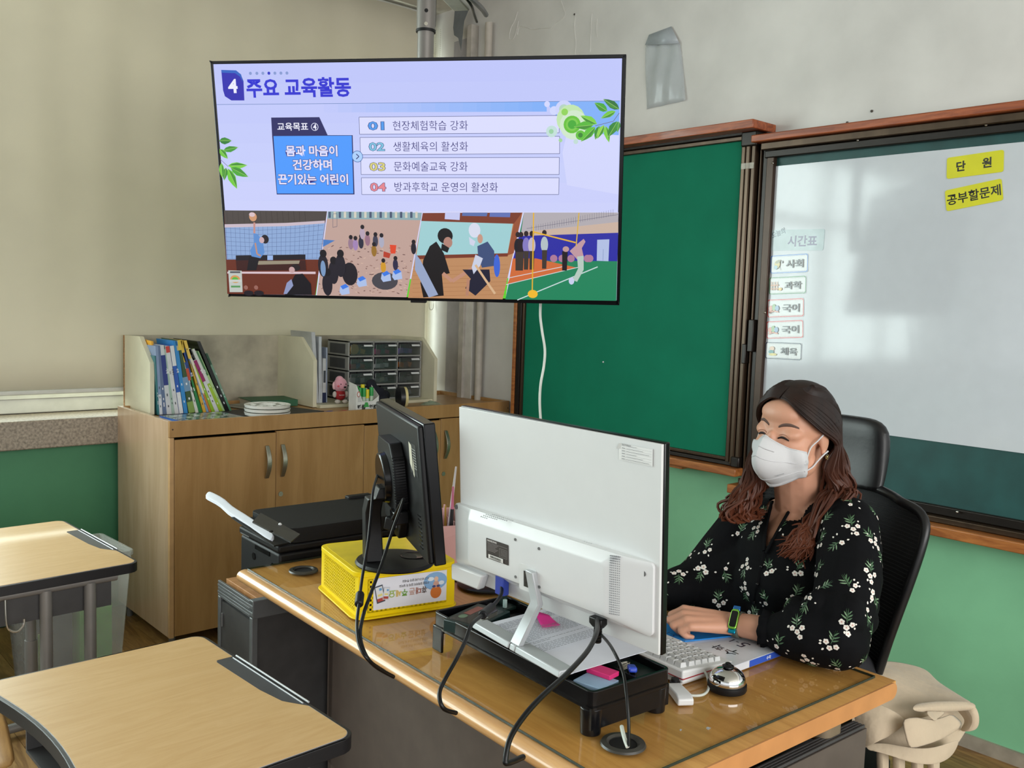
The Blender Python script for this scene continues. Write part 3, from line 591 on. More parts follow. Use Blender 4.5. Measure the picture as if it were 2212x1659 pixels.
# pole holding the television
pl = thing('ceiling_mount', 'grey telescopic steel pole from the ceiling behind the television top', 'mount', (0, 0, 0))
pp = at(920, 60, 3.0); pl.location = (pp.x, pp.y, ZC)
M_pole = mat('grey_powder_coat', '7b7773', .35, metal=.4, var=.03)
zj = at(914, 66, 3.0).z-ZC
MB().cyl((0, 0, 0), (0, 0, zj), .0305, n=32).done('upper_tube', M_pole, pl); MB().cyl((0, 0, zj+.01), (0, 0, -1.32), .0268, n=32).done('lower_tube', M_pole, pl)
MB().cyl((0, 0, zj+.002), (0, 0, zj-.006), .032, n=32).done('collar', M_black, pl); MB().cyl((0, 0, -.02), (0, 0, 0), .09, n=32).done('ceiling_flange', M_pole, pl)
dv = (Vector((0, 0, 0))-Vector((pp.x, pp.y, 0))).normalized()
for z in (at(908, 29, 3.).z, at(907, 2, 3.).z): MB().cyl(dv*.0295+Vector((0, 0, z-ZC)), dv*.031+Vector((0, 0, z-ZC)), .0062).done('adjusting_hole', mat('hole_black', '0a0a0a', .8), pl)
MB().cyl(dv*.0295+Vector((0, 0, at(908, 57, 3.).z-ZC)), dv*.033+Vector((0, 0, at(908, 57, 3.).z-ZC)), .006).done('bolt', M_chrome, pl)
bk = TVC-TN*.095-pl.location
MB().cyl((0, 0, bk.z), bk, .018).done('tilt_arm', M_black, pl)
MB().tube([(.02, .03, -.01), (.034, .0, -.1), (.036, 0, -.3), (.033, .0, -.75)], .005, 8).done('strapped_cable', M_cable, pl)
# white cord hanging from the television
c0 = TVM @ Vector((.366, -.30, -.07)); dd = (c0-EYE).dot(RF)+.02
P = [c0, at(1168, 640, dd)]+[at(x, y_, dd) for x, y_ in ((1167, 680), (1171, 715), (1177, 755), (1175, 790), (1168, 830), (1166, 870), (1169, 925), (1172, 1000), (1180, 1090))]
tag(MB().tube(P, .0042, 10).done('hanging_cable', mat('white_cord', 'c9cec6', .4)), 'white cord hanging below the television in front of the green board', 'cable')
# ================================================================ cabinet
M_cab = wood('cabinet_laminate', 'ab8454', '9c7546', .38, grain=(6, 6, .7), scale=2.5, dist=.6)
M_cabside = wood('cabinet_side_laminate', 'c0a285', 'b39475', .25, grain=(6, 6, .7), scale=2.5, dist=.6, coat=.25)
M_edge = mat('pale_edge_band', 'c29a6c', .4)
cb = thing('storage_cabinet', 'long low wooden cabinet with chrome handles below the screen', 'cabinet', (1.45, 3.70, 0))
CW, CH = 1.84, .968
MB().span((0, .018, .06), (.018, .61, CH)).done('side_panel', M_cabside, cb, bev=.001); MB().span((CW-.018, .018, .06), (CW, .61, CH)).done('side_panel', M_cab, cb, bev=.001)
MB().span((0, 0, .902), (CW, .018, CH)).done('front_band', M_cab, cb, bev=.001); MB().span((.0, 0, .06), (.018, .018, .9)).done('face_edge', M_edge, cb, bev=.001)
MB().span((.018, .592, .9), (CW-.018, .61, CH)).done('rear_rail', M_cab, cb); MB().span((.018, .018, .93), (CW-.018, .592, .95)).done('top_panel', M_cab, cb)
MB().span((.018, .58, .08), (CW-.018, .6, .93)).done('back_panel', M_dark, cb); MB().span((.018, .03, .06), (CW-.018, .58, .08)).done('bottom_panel', M_cab, cb)
for x in (.03, .9, CW-.03):
    for y in (.05, .55): MB().cyl((x, y, 0), (x, y, .06), .014, n=12).done('foot', M_grey, cb)
M_hand = mat('satin_nickel', 'a5a294', .3, metal=.9, bump=.4, bscale=500)
for i in range(4):
    x0 = .02+i*.4545; x1 = x0+.4525
    d = MB().span((x0, 0, .065), (x1, .018, .897-(.006 if i in (0, 2) else 0))).done('door', M_cab, cb, bev=.0012)
    hxx = (x1-.045 if i % 2 == 0 else x0+.028)
    b = MB(); k = 12; sec = []
    for j in range(k+1):
        t = j/k; z = .692+.145*t; yy = -.004-.026*math.sin(PI*t); wd = .0085+.002*math.sin(PI*t)
        sec.append([Vector((hxx+a*wd, yy+c*.0035, z)) for a, c in ((-1, -1), (1, -1), (1, 1), (-1, 1))])
    b.loft(sec).done('handle', M_hand, d, bev=.0015)
    if i % 2: MB().cyl((x0+.022, -.003, .614), (x0+.022, .002, .614), .011, n=20).cyl((x0+.022, -.0045, .614), (x0+.022, -.003, .614), .0045, n=12).done('lock', M_hand, d)
for x, z in ((.012, .935), (1.83, .93)): MB().cyl((x, -.001, z), (x, .002, z), .0035, n=10).done('screw_cap', mat('screw_brown', '4a3524', .5), cb)

# open shelf unit standing on the cabinet
M_cream = mat('cream_painted_board', 'd6d0b6', .45, var=.05, scale=6, bump=.15)
M_raw = mat('worn_board_face', 'b3ab97', .6, var=.16, scale=7, bump=.2)
su = thing('shelf_unit', 'cream open shelf unit with slanted side panels on the cabinet top', 'shelf', (1.5, 4.0, .95))
prof = lambda y0: [(y0, .003), (.37, .003), (.37, .337), (.14+y0, .341), (.125+y0, .34), (y0, .232)]
for x0, x1, y0 in ((0, .02, .05), (.77, .79, -.005), (1.47, 1.49, -.05)):
    MB().prism(prof(y0), x0, x1, AX).done('side_panel', M_cream, su, bev=.001, smooth=False)
MB().span((.02, .36, .003), (1.47, .372, .337)).done('back_panel', M_raw, su, smooth=False)
MB().span((.79, -.04, .001), (1.47, .36, .016)).done('bottom_board', M_cream, su, smooth=False)
MB().span((-.002, .362, .003), (.001, .3735, .3375)).done('raw_edge', mat('chipboard_edge', 'a97b4c', .8, var=.25, scale=120), su, smooth=False)

# ---- books standing in the left bay
def bq(c0, c1, t0, t1, yt, yb=1050): return [(250+c0/5.53, 700+yb/5.53), (250+c1/5.53, 700+yb/5.53), (250+t1/5.53, 700+yt/5.53), (250+t0/5.53, 700+yt/5.53)]
PH = random.Random(5)
bkl = [  # bottom x0,x1  top x0,x1 top y   cover  label  bands [(from, to, colour)]  lettering
 ((500, 520, 466, 478, 380), '2f6f77', 'thin teal workbook first in the row of schoolbooks', [], None, .19),
 ((520, 558, 474, 505, 262), '7f92b4', 'slate blue book with white page edges second in the row', [(0, .3, 'c9cfd8')], None, .19),
 ((560, 608, 505, 530, 255), '5d6f92', 'slate grey blue book between the blue and the white society book', [], None, .19),
 ((608, 666, 530, 572, 252), 'c9cdd2', 'white schoolbook with a navy band reading society', [(.42, .86, '1d2f78')], '사회', .19),
 ((667, 702, 574, 628, 300), '9fb8ac', 'sage green schoolbook leaning after the white society book', [], '국어', .17),
 ((704, 752, 590, 640, 262), 'cfd2d6', 'white schoolbook with a red top reading ethics five', [(.9, 1, 'c23a34')], '도덕 5', .18),
 ((756, 806, 645, 692, 256), '2a58b0', 'white and blue schoolbook reading mathematics', [(.0, .32, 'd4d8dc'), (.7, 1, 'd4d8dc')], '수학', .18),
 ((812, 860, 688, 735, 200), '2c83c4', 'bright blue thin folder in the row of schoolbooks', [(.0, 1, '2c83c4')], None, .2),
 ((868, 946, 738, 758, 190), '35502c', 'dark green picture book with a yellow top edge', [(.86, 1, 'd9bc44'), (.3, .5, '6d8fae'), (.0, .16, '7d9a4a')], None, .19),
 ((950, 988, 760, 790, 196), 'd0d4cc', 'white and green schoolbook reading physical education', [(.7, 1, 'd9b645'), (.45, .62, 'b8472f')], '체육', .17),
 ((990, 1036, 792, 822, 340), '1f7a40', 'green and navy leaning schoolbook in the middle of the row', [(.6, 1, '1e3f86')], '보건', .17),
 ((1042, 1080, 820, 834, 196), 'd4a93c', 'mustard yellow schoolbook leaning to the right', [(.75, 1, 'e0bd52')], None, .18),
 ((1084, 1112, 834, 848, 290), '7d9cc4', 'pale blue thin schoolbook leaning beside the yellow one', [], None, .16),
 ((1116, 1142, 848, 858, 290), 'c07a3a', 'orange brown thin schoolbook squeezed in the leaning row', [(.3, 1, 'd8d2c0')], None, .16),
 ((1146, 1188, 858, 878, 290), '8fb52c', 'lime green schoolbook leaning left of the magenta one', [(.75, 1, 'd0d4c8')], '미술', .17),
 ((1190, 1238, 862, 905, 292), 'd2d4d6', 'schoolbook with a black top and magenta band leaning right', [(.82, 1, '141414'), (.48, .82, '8e1d5e')], '실과', .17),
 ((1242, 1284, 898, 940, 296), '9cbe34', 'white topped lime schoolbook leaning beside the magenta one', [(.45, 1, 'c9cdca')], '음악', .17),
 ((1286, 1310, 944, 990, 322), 'a9c78e', 'pale green schoolbook before the tall black folder', [(.6, 1, '3c6d42')], None, .17),
 ((1312, 1364, 968, 1008, 205), '151517', 'tall glossy black folder leaning over the schoolbooks', [], None, .27),
 ((1366, 1392, 1062, 1098, 348), '6f8d79', 'sage schoolbook with a dark green top reading science, last of the row', [(.8, 1, '17402c'), (0, .3, '4d8a6a')], '과학', .17)]
for qd, col, lb, bands, txt, dep in bkl:
    px = bq(*qd); P = [hy(x, y, 4.035) for x, y in px]
    P = [P[0].copy(), P[1].copy(), P[2], P[3]]
    for a, t in ((0, 3), (1, 2)):
        d = P[t]-P[a]; P[a] = P[a]+d*((.9535-P[a].z)/d.z)
    P[2] = P[1]+(P[2]-P[1]); o = (P[0]+P[1])/2
    t = thing('book', lb, 'book', o, 0, 'schoolbooks in the left bay of the shelf unit')
    L_ = [p-o for p in P]; bk_ = [p+Vector((0, dep, 0)) for p in L_]
    m = mat('cover_'+col, col, .35, var=.05, coat=.2)
    MB().add(L_+bk_, [(0, 1, 2, 3), (7, 6, 5, 4), (0, 4, 5, 1), (1, 5, 6, 2), (3, 2, 6, 7), (0, 3, 7, 4)]).done('book_block', m, t, smooth=False)
    ux = (L_[1]-L_[0]); uy = (L_[3]-L_[0]+L_[2]-L_[1])/2; H = uy.length; u = ux.normalized(); v = uy.normalized(); W = max(.004, (ux-v*ux.dot(v)).length)
    u = (ux-v*ux.dot(v)).normalized(); n = u.cross(v); mid = (L_[0]+L_[1]+L_[2]+L_[3])/4-v*H/2
    M_ = Matrix(((u.x, v.x, n.x, mid.x), (u.y, v.y, n.y, mid.y-.0006), (u.z, v.z, n.z, mid.z), (0, 0, 0, 1)))
    a = Art(M_, step=.00012)
    for f0, f1, c in bands: a.rect(-W*.47, H*f0+.001, W*.47, H*f1-.001, c)
    dark = sum(lin(col)[:3]) < .9 and not (txt and bands and txt in ('도덕 5',))
    if txt: a.text(txt, W*.26, H*.66, W*.55, 'e6e8ea' if (dark or txt in ('사회', '실과')) else '22252c', rot=-PI/2, bold=.02)
    for k in range(PH.randint(2, 4)): y_ = H*PH.uniform(.1, .4); a.rect(-W*.12, y_, W*.1, y_+H*.03, 'e0e2e4' if dark else '3a3f48')
    a.done('spine_print', PRINT, t)
t = thing('book', 'yellow folder edge standing against the left panel of the shelf unit', 'book', (1.535, 4.1, .953), 0, None)
MB().add([(x, y, z) for x in (-.012, -.003) for y, z in ((-.02, .18), (-.005, .32), (.25, .333), (.25, 0), (-.02, 0))], [(0, 1, 2, 3, 4), (9, 8, 7, 6, 5), (0, 5, 6, 1), (1, 6, 7, 2), (2, 7, 8, 3), (3, 8, 9, 4), (4, 9, 5, 0)]).done('cover', mat('yellow_cover', 'e0a32c', .4), t, smooth=False)

# flat blue book, palettes, green book, black boards
def slab(name, label, cat, c, sx, sy, z0, th, rot, m, pages=None, group=None, bev=.001):
    t = thing(name, label, cat, (c[0], c[1], z0), rot, group)
    if pages:
        MB().span((-sx/2+.003, -sy/2+.002, .0015), (sx/2-.003, sy/2-.002, th-.0015)).done('pages', pages, t, smooth=False)
        MB().span((-sx/2, -sy/2, 0), (sx/2, sy/2, .0015)).done('cover', m, t, smooth=False); MB().span((-sx/2, -sy/2, th-.0015), (sx/2, sy/2, th)).done('cover', m, t, smooth=False)
        MB().span((-sx/2-.001, -sy/2-.001, 0), (sx/2, -sy/2+.002, th)).done('spine', m, t, smooth=False)
    else: MB().span((-sx/2, -sy/2, 0), (sx/2, sy/2, th)).done('body', m, t, bev=bev)
    return t
M_page = mat('paper_pages', 'd6d0c0', .8, var=.06, stretch=(1, 1, 60))
t = slab('board_game_book', 'flat blue edged picture book lying at the front left of the cabinet top', 'book', (1.635, 3.815), .285, .21, .951, .016, .06, mat('blue_cover', '2450a8', .3, coat=.4), mat('cover_side_blue', '3f72c4', .4))
a = Art(Matrix.Translation((0, 0, .0161))); PH = random.Random(9)
a.rect(-.14, -.1, .14, .1, '6f7f78')
for i in range(60): a.ell(PH.uniform(-.125, .125), PH.uniform(-.09, .09), PH.uniform(.006, .02), PH.uniform(.004, .012), PH.choice(['c9cdc8', '2e3a34', '5b7a3c', 'a7b3a4', '3e4d66', 'dfe0da']), rot=PH.uniform(0, 3))
a.done('cover_picture', GLOSSPRINT, t)
a = Art(Matrix(((1, 0, 0, 0), (0, 0, -1, -.1062), (0, 1, 0, 0), (0, 0, 0, 1)))); a.rect(-.1, .003, -.06, .013, 'c22c3a'); a.rect(-.045, .002, .03, .014, '16264c'); a.text('보드게임', -.042, .004, .008, 'e8d35a', wd=.066, bold=.03); a.ell(.064, .008, .012, .006, 'e6d552'); a.rect(.085, .002, .135, .014, 'c9d0da'); a.done('spine_print', GLOSSPRINT, t)
M_board = mat('matt_black_board', '232325', .55)
t = slab('black_board', 'thin matt black board lying behind the white palettes', 'board', (1.98, 3.93), .42, .3, .9505, .004, .25, M_board); t.location.x = 2.0
M_pal = mat('palette_white', 'dcdcd6', .3, var=.02)
for i in range(3):
    t = thing('paint_palette', ['bottom white round palette of the stack on the cabinet', 'middle white round palette of the stack on the cabinet', 'top white round paint palette with shallow wells on the cabinet'][i], 'palette', (1.938, 3.815, .9546+i*.017), 0, 'stacked white palettes')
    MB().lathe([(0, .0), (.09, .0), (.099, .004), (.102, .0155), (.100, .0165), (.095, .012), (.034, .011), (.032, .008), (0, .008)], n=40).done('dish', M_pal, t)
    if i == 2:
        for k in range(10): MB().lathe([(.0165, .0155), (.0135, .0155), (.011, .0125), (0, .012)], (.068*math.cos(k*.628), .068*math.sin(k*.628), 0), 14, cap=False).done('well', M_pal, t)
        MB().lathe([(.041, .016), (.038, .016), (.034, .010)], n=28, cap=False).done('well_rim', M_pal, t)
t = slab('book', 'thick dark green hardback lying flat in the shelf unit', 'book', (2.135, 4.2), .235, .19, .953, .03, -.12, mat('green_cloth_cover', '1f5a3a', .5), M_page)
t = slab('book', 'thin grey booklet under the dark green hardback', 'book', (1.985, 4.14), .1, .12, .953, .012, .2, mat('grey_cover', '8d8b80', .6), M_page)
# folders right of the divider
fold = [((556, 572, 500, 510, 150), 'a9aaa6', 'grey perforated file box standing right of the shelf divider', .2), ((576, 600, 512, 556, 152), 'c6c8cc', 'white ring file second right of the divider', .2),
        ((602, 640, 602, 634, 205), 'ccd0d6', 'white file third right of the divider', .18), ((642, 684, 650, 686, 465), 'c2c3c4', 'short white book with a navy foot beside the pink toy', .16), ((688, 700, 690, 704, 335), '9fa9bd', 'thin pale blue file beside the drawer organizer', .16)]
for qd, col, lb, dep in fold:
    px = [(580+qd[0]/5.53, 690+1035/5.53), (580+qd[1]/5.53, 690+1035/5.53), (580+qd[3]/5.53, 690+qd[4]/5.53), (580+qd[2]/5.53, 690+qd[4]/5.53)]
    P = [hy(x, y, 4.05) for x, y in px]; x0, x1 = P[0].x+.0, P[1].x; zt = P[2].z; xt0, xt1 = P[3].x, P[2].x
    o = Vector(((x0+x1)/2, 4.05, .9665)); t = thing('file_folder', lb, 'file', o, 0, 'files right of the shelf divider')
    q = [Vector((x, 0, z)) for x, z in ((x0, .9665), (x1, .9665), (xt1, zt), (xt0, zt))]; q = [p-Vector((o.x, 0, o.z)) for p in q]; bk_ = [p+Vector((0, dep, 0)) for p in q]
    MB().add(q+bk_, [(0, 1, 2, 3), (7, 6, 5, 4), (0, 4, 5, 1), (1, 5, 6, 2), (3, 2, 6, 7), (0, 3, 7, 4)]).done('cover', mat('cover_'+col, col, .4), t, smooth=False)
    wd = x1-x0; a = Art(Matrix(((1, 0, 0, 0), (0, 0, -1, -.0008), (0, 1, 0, 0), (0, 0, 0, 1))), step=.0001)
    if 'navy' in lb: a.rect(-wd*.5, .0, wd*.5, .05, '20284a'); a.text('K&K', .008, .14, .016, '22242a', rot=-PI/2, bold=.04) if 0 else a.rect(-.006, .1, .006, .16, '3c4048')
    else: a.rect(-wd*.06, .02, wd*.06, (zt-.99), '8f9296')
    a.done('spine_print', PRINT, t)
# drawer organizer
M_org = mat('light_grey_plastic', '9a9a96', .45); M_clear = glassmat('smoked_clear_plastic', 'd5d8da', .08, .35); M_dkbox = mat('drawer_inside', '4c4e51', .6)
og = thing('drawer_organizer', 'grey organizer with twelve clear little drawers in the shelf unit', 'organizer', (2.505, 4.06, .9665))
OW, OH, OD = .455, .308, .2
for i in range(5): MB().span((0, 0, i*.0745), (OW, OD, i*.0745+.008)).done('shelf', M_org, og, bev=.001)
for i in range(4): MB().span((i*.1497, 0, 0), (i*.1497+.008, OD, .306)).done('upright', M_org, og, bev=.001) if i in (0, 3) else MB().span((i*.1497, 0, 0), (i*.1497+.006, .02, .306)).done('upright', M_org, og, bev=.001)
MB().span((0, OD, 0), (OW, OD+.004, .306)).done('back_panel', M_org, og)
for i in range(4): MB().span((-.0008, .03, i*.0745+.016), (.0, OD-.02, i*.0745+.066)).done('side_window', M_dkbox, og, smooth=False)
cont = [['c49a4a', '4a5a48'], ['b04a78', '3d6d72'], ['7d6fb4', '2f5fa8'], ['9a4444', '35588e'], ['c5c7c6', 'b8baba'], ['d07a3c', '7a5a50'], ['b8b8b0', '2c3a5a'], ['6a6d70', 'b5b6a0'], ['8a8c8c', '6e7072'], ['2e2e30', '3c3c3e'], ['2e2e30', '3c3c3e'], ['a3a6a9', '8b6f74']]
for r_ in range(4):
    for c_ in range(3):
        x0 = c_*.1497+.010; z0 = (3-r_)*.0745+.010
        d = thing('drawer', '', ''); del d['label']; del d['category']; d.parent = og
        bpy.data.objects.remove(d)
        d = MB().span((x0, .01, z0), (x0+.136, .17, z0+.0025)).span((x0, .165, z0), (x0+.136, .17, z0+.05)).done('drawer', M_dkbox, og, smooth=False)
        MB().span((x0, -.008, z0), (x0+.136, -.004, z0+.056)).done('drawer_front', M_clear, d, bev=.002)
        MB().span((x0+.052, -.02, z0+.038), (x0+.13, -.008, z0+.046)).done('handle', M_clear, d, bev=.002)
        MB().box((x0+.1, -.0135, z0+.049), (.052, .001, .011), (-.5, 0, 0)).done('drawer_label', M_white, d, smooth=False)
        PH = random.Random(r_*3+c_)
        for k in range(3):
            cl = cont[r_*3+c_][k % 2]; MB().box((x0+.03+k*.033, .03+.01*k, z0+.014+PH.random()*.006), (.034, .03, .02+.01*PH.random()), (0, PH.uniform(-.3, .3), PH.uniform(-.6, .6))).done('content', mat('content_'+cl, cl, .5), d, bev=.002)
        if r_ == 0 and c_ == 0: MB().lathe([(.02, -.006), (.026, -.006), (.026, .006), (.02, .006)], m=Matrix.Translation((x0+.03, .012, z0+.03)) @ Matrix.Rotation(PI/2, 4, 'X')).done('content', mat('tape_amber', 'c09a4c', .4), d)
# pink toy
M_pink = mat('pink_plush', 'd99aa8', .9, bump=.4, bscale=260, sheen=.5); M_wplush = mat('white_plush', 'cfc6bf', .9, bump=.3, bscale=200); M_red = mat('red_knit', 'a8282c', .8)
pt = thing('plush_toy', 'small pink plush animal in a red shirt beside the drawer organizer', 'toy', (2.425, 4.0, .966), -.25)
b = MB().ell((0, 0, .092), (.035, .032, .037), 20, 14).ell((-.004, .002, .115), (.022, .022, .022), 14, 10).ell((.004, -.026, .082), (.02, .012, .014), 12, 8); b.done('head', M_pink, pt, sub=1)
MB().ell((-.032, .0, .088), (.009, .008, .02), 10, 8, Matrix.Translation((0, 0, 0))).done('ear', mat('pale_pink', 'e2b9bf', .9), pt)
MB().ell((.012, -.041, .084), (.0065, .005, .005), 10, 8).done('nose', M_blackg, pt)
for x in (-.006, .02): MB().ell((x, -.031, .098), .0028, 8, 6).done('eye', M_blackg, pt)
MB().ell((-.016, -.0265, .088), (.008, .003, .005), 8, 6).done('cheek', mat('rose_cheek', 'd8606c', .9), pt)
MB().ell((0, 0, .042), (.028, .025, .028), 16, 10).done('shirt', M_red, pt)
for s in (-1, 1):
    MB().ell((s*.03, -.006, .045), (.011, .011, .016), 10, 8).done('arm', M_wplush, pt); MB().ell((s*.019, -.022, .0105), (.015, .014, .0105), 10, 8).done('leg', M_wplush, pt)
a = Art(Matrix(((1, 0, 0, 0), (0, 0, -1, -.0262), (0, 1, 0, 0), (0, 0, 0, 1)))); a.text('Supreme', 0, .04, .006, 'e8e8e8', wd=.026, cx=True, bold=.02); a.done('shirt_lettering', PRINT, pt)
# glue stick box
gx = thing('glue_stick_box', 'white printed carton of glue sticks on the cabinet front', 'box', (2.365, 3.755, .951), -.03)
M_card = mat('white_carton', 'd8d8d4', .5)
MB().span((0, 0, 0), (.125, .07, .002)).done('carton_floor', M_card, gx); MB().add([(0, 0, 0), (.125, 0, 0), (.125, 0, .075), (.09, 0, .05), (.035, 0, .05), (.0, 0, .13)], [(0, 1, 2, 3, 4, 5)]).done('front_panel', M_card, gx, solid=.001, smooth=False)
MB().add([(0, 0, 0), (0, .07, 0), (0, .07, .14), (0, 0, .13)], [(0, 1, 2, 3)]).done('side_panel', M_card, gx, solid=.001, smooth=False); MB().add([(.125, 0, 0), (.125, .07, 0), (.125, .07, .12), (.125, 0, .075)], [(0, 1, 2, 3)]).done('side_panel', M_card, gx, solid=.001, smooth=False)
a = Art(Matrix(((1, 0, 0, 0), (0, 0, -1, -.001), (0, 1, 0, 0), (0, 0, 0, 1))), step=.0001); a.ell(.012, .085, .009, .014, 'b8584c'); a.ell(.012, .085, .006, .010, 'd8d8d4'); [a.rect(.008, .05+i*.006, .03-i*.002, .0515+i*.006, '6b6d70') for i in range(5)]; a.text('딱풀', .008, .012, .022, '22251f', bold=.05); a.text('형광', .072, .012, .02, '22251f', bold=.05); a.poly([(.04, .022), (.07, .022), (.062, .045), (.048, .045)], '3c9a4a'); a.done('carton_print', PRINT, gx)
GL_ = [('green', '2f9a4c'), ('green', '2f9a4c'), ('yellow', 'e2cf2a'), ('green', '2f9a4c'), ('yellow', 'e2cf2a'), ('green', '2f9a4c'), ('yellow', 'd8c526')]
pos = [(.03, .018, .1), (.053, .018, .098), (.073, .02, .09), (.097, .02, .1), (.066, .05, .112), (.035, .05, .104), (.014, .03, .088)]
wh = ['in the front left of', 'in the front middle of', 'in the front right of', 'at the right end of', 'behind the others in', 'at the back left of', 'beside the tall side of']
for (nm, cl), (x, y, z), w_ in zip(GL_, pos, wh):
    g = thing('glue_stick', '%s capped glue stick %s the printed carton' % (nm, w_), 'glue stick', (2.365+x, 3.755+y, .9535), 0, 'glue sticks in the carton')
    MB().cyl((0, 0, 0), (0, 0, z-.03), .0095, n=18).done('tube_body', mat('glue_tube', 'b9c9b4', .4), g); MB().cyl((0, 0, z-.03), (0, 0, z+.012), .0105, .0098, n=18).done('cap', mat('cap_'+cl, cl, .35), g, bev=.001)
# tape roll and dark cloth
tp = thing('masking_tape_roll', 'cream masking tape roll standing upright on the cabinet', 'tape', (2.665, 3.80, .951+.054), (PI/2, 0, R(72)))
MB().lathe([(.038, -.024), (.054, -.024), (.054, .0), (.038, .0)], n=36).done('tape', mat('black_tape', '17181c', .4), tp); MB().lathe([(.036, .0), (.052, .0), (.052, .014), (.036, .014), (.036, 0)], n=36, cap=False).done('cream_tape', mat('cream_tape', 'd5c58c', .6), tp)
cl_ = MB()
for i in range(9): cl_.ell((PH.uniform(-.05, .04), PH.uniform(-.02, .02), .03+.1*PH.random()*(1-i/12)), (.03, .02, .028), 12, 8)
o = cl_.done('dark_cloth', mat('navy_cloth', '171823', .9, bump=.3), None); o.location = (2.60, 3.90, .945); rm = o.modifiers.new('r', 'REMESH'); rm.mode = 'VOXEL'; rm.voxel_size = .006; sm = o.modifiers.new('s', 'SMOOTH'); sm.iterations = 6
tag(o, 'crumpled navy cloth behind the masking tape roll', 'cloth')
# scissors and a little plastic bag
def scissors(loc, rot, col, lb):
    t = thing('scissors', lb, 'scissors', loc, rot, 'scissors lying on the cabinet'); m = mat('handle_'+col, col, .4)
    for s in (-1, 1):
        MB().tube([(.0, s*.002, .004), (.02, s*.012, .004), (.045, s*.017, .004), (.055, s*.01, .004), (.045, s*.004, .004), (.02, s*.003, .004)], .0045, 8, closed=True).done('handle', m, t)
        MB().add([(0, 0, .003+s*.001), (-.07, s*.001, .003+s*.001), (-.005, s*.01, .003+s*.001)], [(0, 1, 2)]).done('blade', M_chrome, t, solid=.001)
scissors((2.20, 3.765, .952), .15, '2f4fb0', 'blue handled scissors lying in front of the files'); scissors((2.28, 3.765, .952), .1, 'b8323c', 'red handled scissors lying beside the glue stick carton')
rows = [[(.11*i/10-.055, .06*j/6-.03, .004+.018*math.sin(PI*i/10)*math.sin(PI*j/6)*(1+.4*math.sin(i*2.1+j))) for i in range(11)] for j in range(7)]
o = MB().grid(rows).done('plastic_bag', mat('thin_plastic_bag', '9fb39c', .2, alpha=.45), None, solid=.0006, sub=1); o.location = (2.86, 3.83, .953); tag(o, 'small crumpled clear plastic bag at the cabinet front right', 'bag')

# ================================================================ pedestal cabinet and printer
PR = R(-2.5)
pd = thing('pedestal_cabinet', 'dark grey steel pedestal with an orange wood top under the printer', 'cabinet', (1.165, 2.366, 0), PR)
M_ped = mat('dark_grey_laminate', '474646', .5, var=.08); M_rib = mat('ribbed_grey_trim', '6a6d6e', .4, metal=.2)
MB().span((.006, .006, .02), (.6, .24, .6)).done('carcass', M_ped, pd); MB().span((0.02, .02, .612), (.6, .245, .635)).done('wood_top', wood('pedestal_top', 'b98556', 'a87446', .5), pd, bev=.001)
for i in range(5): MB().span((-.004-.001*(i % 2), -.004, .585+i*.01), (.004, .25, .593+i*.01)).done('ribbed_edge', M_rib, pd, bev=.001)
MB().span((-.004, -.006, .585), (.6, .02, .637)).done('edge_trim', M_rib, pd, bev=.002)
for y in (0, .232): MB().span((-.006, y-.004, .0), (.012, y+.014, .587)).done('corner_post', M_rib, pd, bev=.002)
MB().span((-.002, .016, .03), (.008, .226, .575)).done('inset_panel', M_ped, pd)
for z in (.52, .2): MB().cyl((-.004, .215, z-.02), (-.004, .215, z+.02), .004).done('hinge_pin', M_grey, pd)
M_prt = mat('printer_black', '131315', .5, spec=.3, bump=.25, bscale=500)
pr = thing('printer', 'black multifunction printer beside the end of the teacher desk', 'printer', (1.235, 2.352, .6375), PR)
zt = .195
MB().span((0, 0, 0), (.47, .27, .125)).done('body', M_prt, pr, bev=.008, seg=3); MB().span((-.004, -.004, .128), (.475, .275, .15)).done('lid_base', M_prt, pr, bev=.006)
MB().prism(rrect(0.03, -.006, .478, .275, .03), .152, zt).done('scanner_lid', mat('lid_black', '161617', .65, spec=.25, bump=.5, bscale=700), pr, bev=.005, seg=3)
MB().span((-.0025, .06, .105), (0, .16, .118)).done('side_slot', M_blackg, pr); MB().span((-.004, .2, .13), (0, .262, .136)).done('side_line', M_grey, pr)
for y in (.04, .17): MB().cyl((-.002, y, .08), (.002, y, .08), .011, n=20).done('side_button', M_blackg, pr)
MB().box((.41, .27, zt+.002), (.09, .03, .014)).done('hinge_cover', M_prt, pr, bev=.004); MB().box((.46, .15, zt-.01), (.04, .1, .02)).done('finger_notch', M_blackg, pr, bev=.004)
# rear feeder: an inclined tray, its cover and the sheets in it (paper leans out to the left)
def pl_(px, py, X): return hx(px, py, X)
M_tr = mat('feeder_plastic', '2c2d2f', .35)
Q = [(516, 1168), (592, 1178)]
def quadpx(pts, m, n, par, th=.003, inv=None):
    P = [at(*p) for p in pts]; o = MB().add([inv @ p for p in P], [tuple(range(len(P)))]).done(n, m, par, solid=th, smooth=False); return o
bpy.context.view_layer.update()
prI = (Matrix.Translation(pr.location) @ Matrix.Rotation(PR, 4, 'Z')).inverted()
MB().add([prI @ hz(*q) for q in ((545, 1128, .872), (563, 1109, .878), (648, 1155, .852), (628, 1172, .85))], [(0, 1, 2, 3)]).done('feeder_cover', M_tr, pr, solid=.004, smooth=False)
quadpx([(500, 1118, 2.82), (560, 1118, 2.86), (625, 1173, 2.62), (592, 1180, 2.56)], M_prt, 'feeder_tray', pr, .004, prI)
p = prI @ hz(605, 1133, .866); MB().ell(p, .005, 10, 8).done('white_stud', M_white, pr); p = prI @ hz(586, 1148, .866); MB().ell(p, (.006, .003, .003), 10, 8).done('paper_guide', M_blackg, pr)
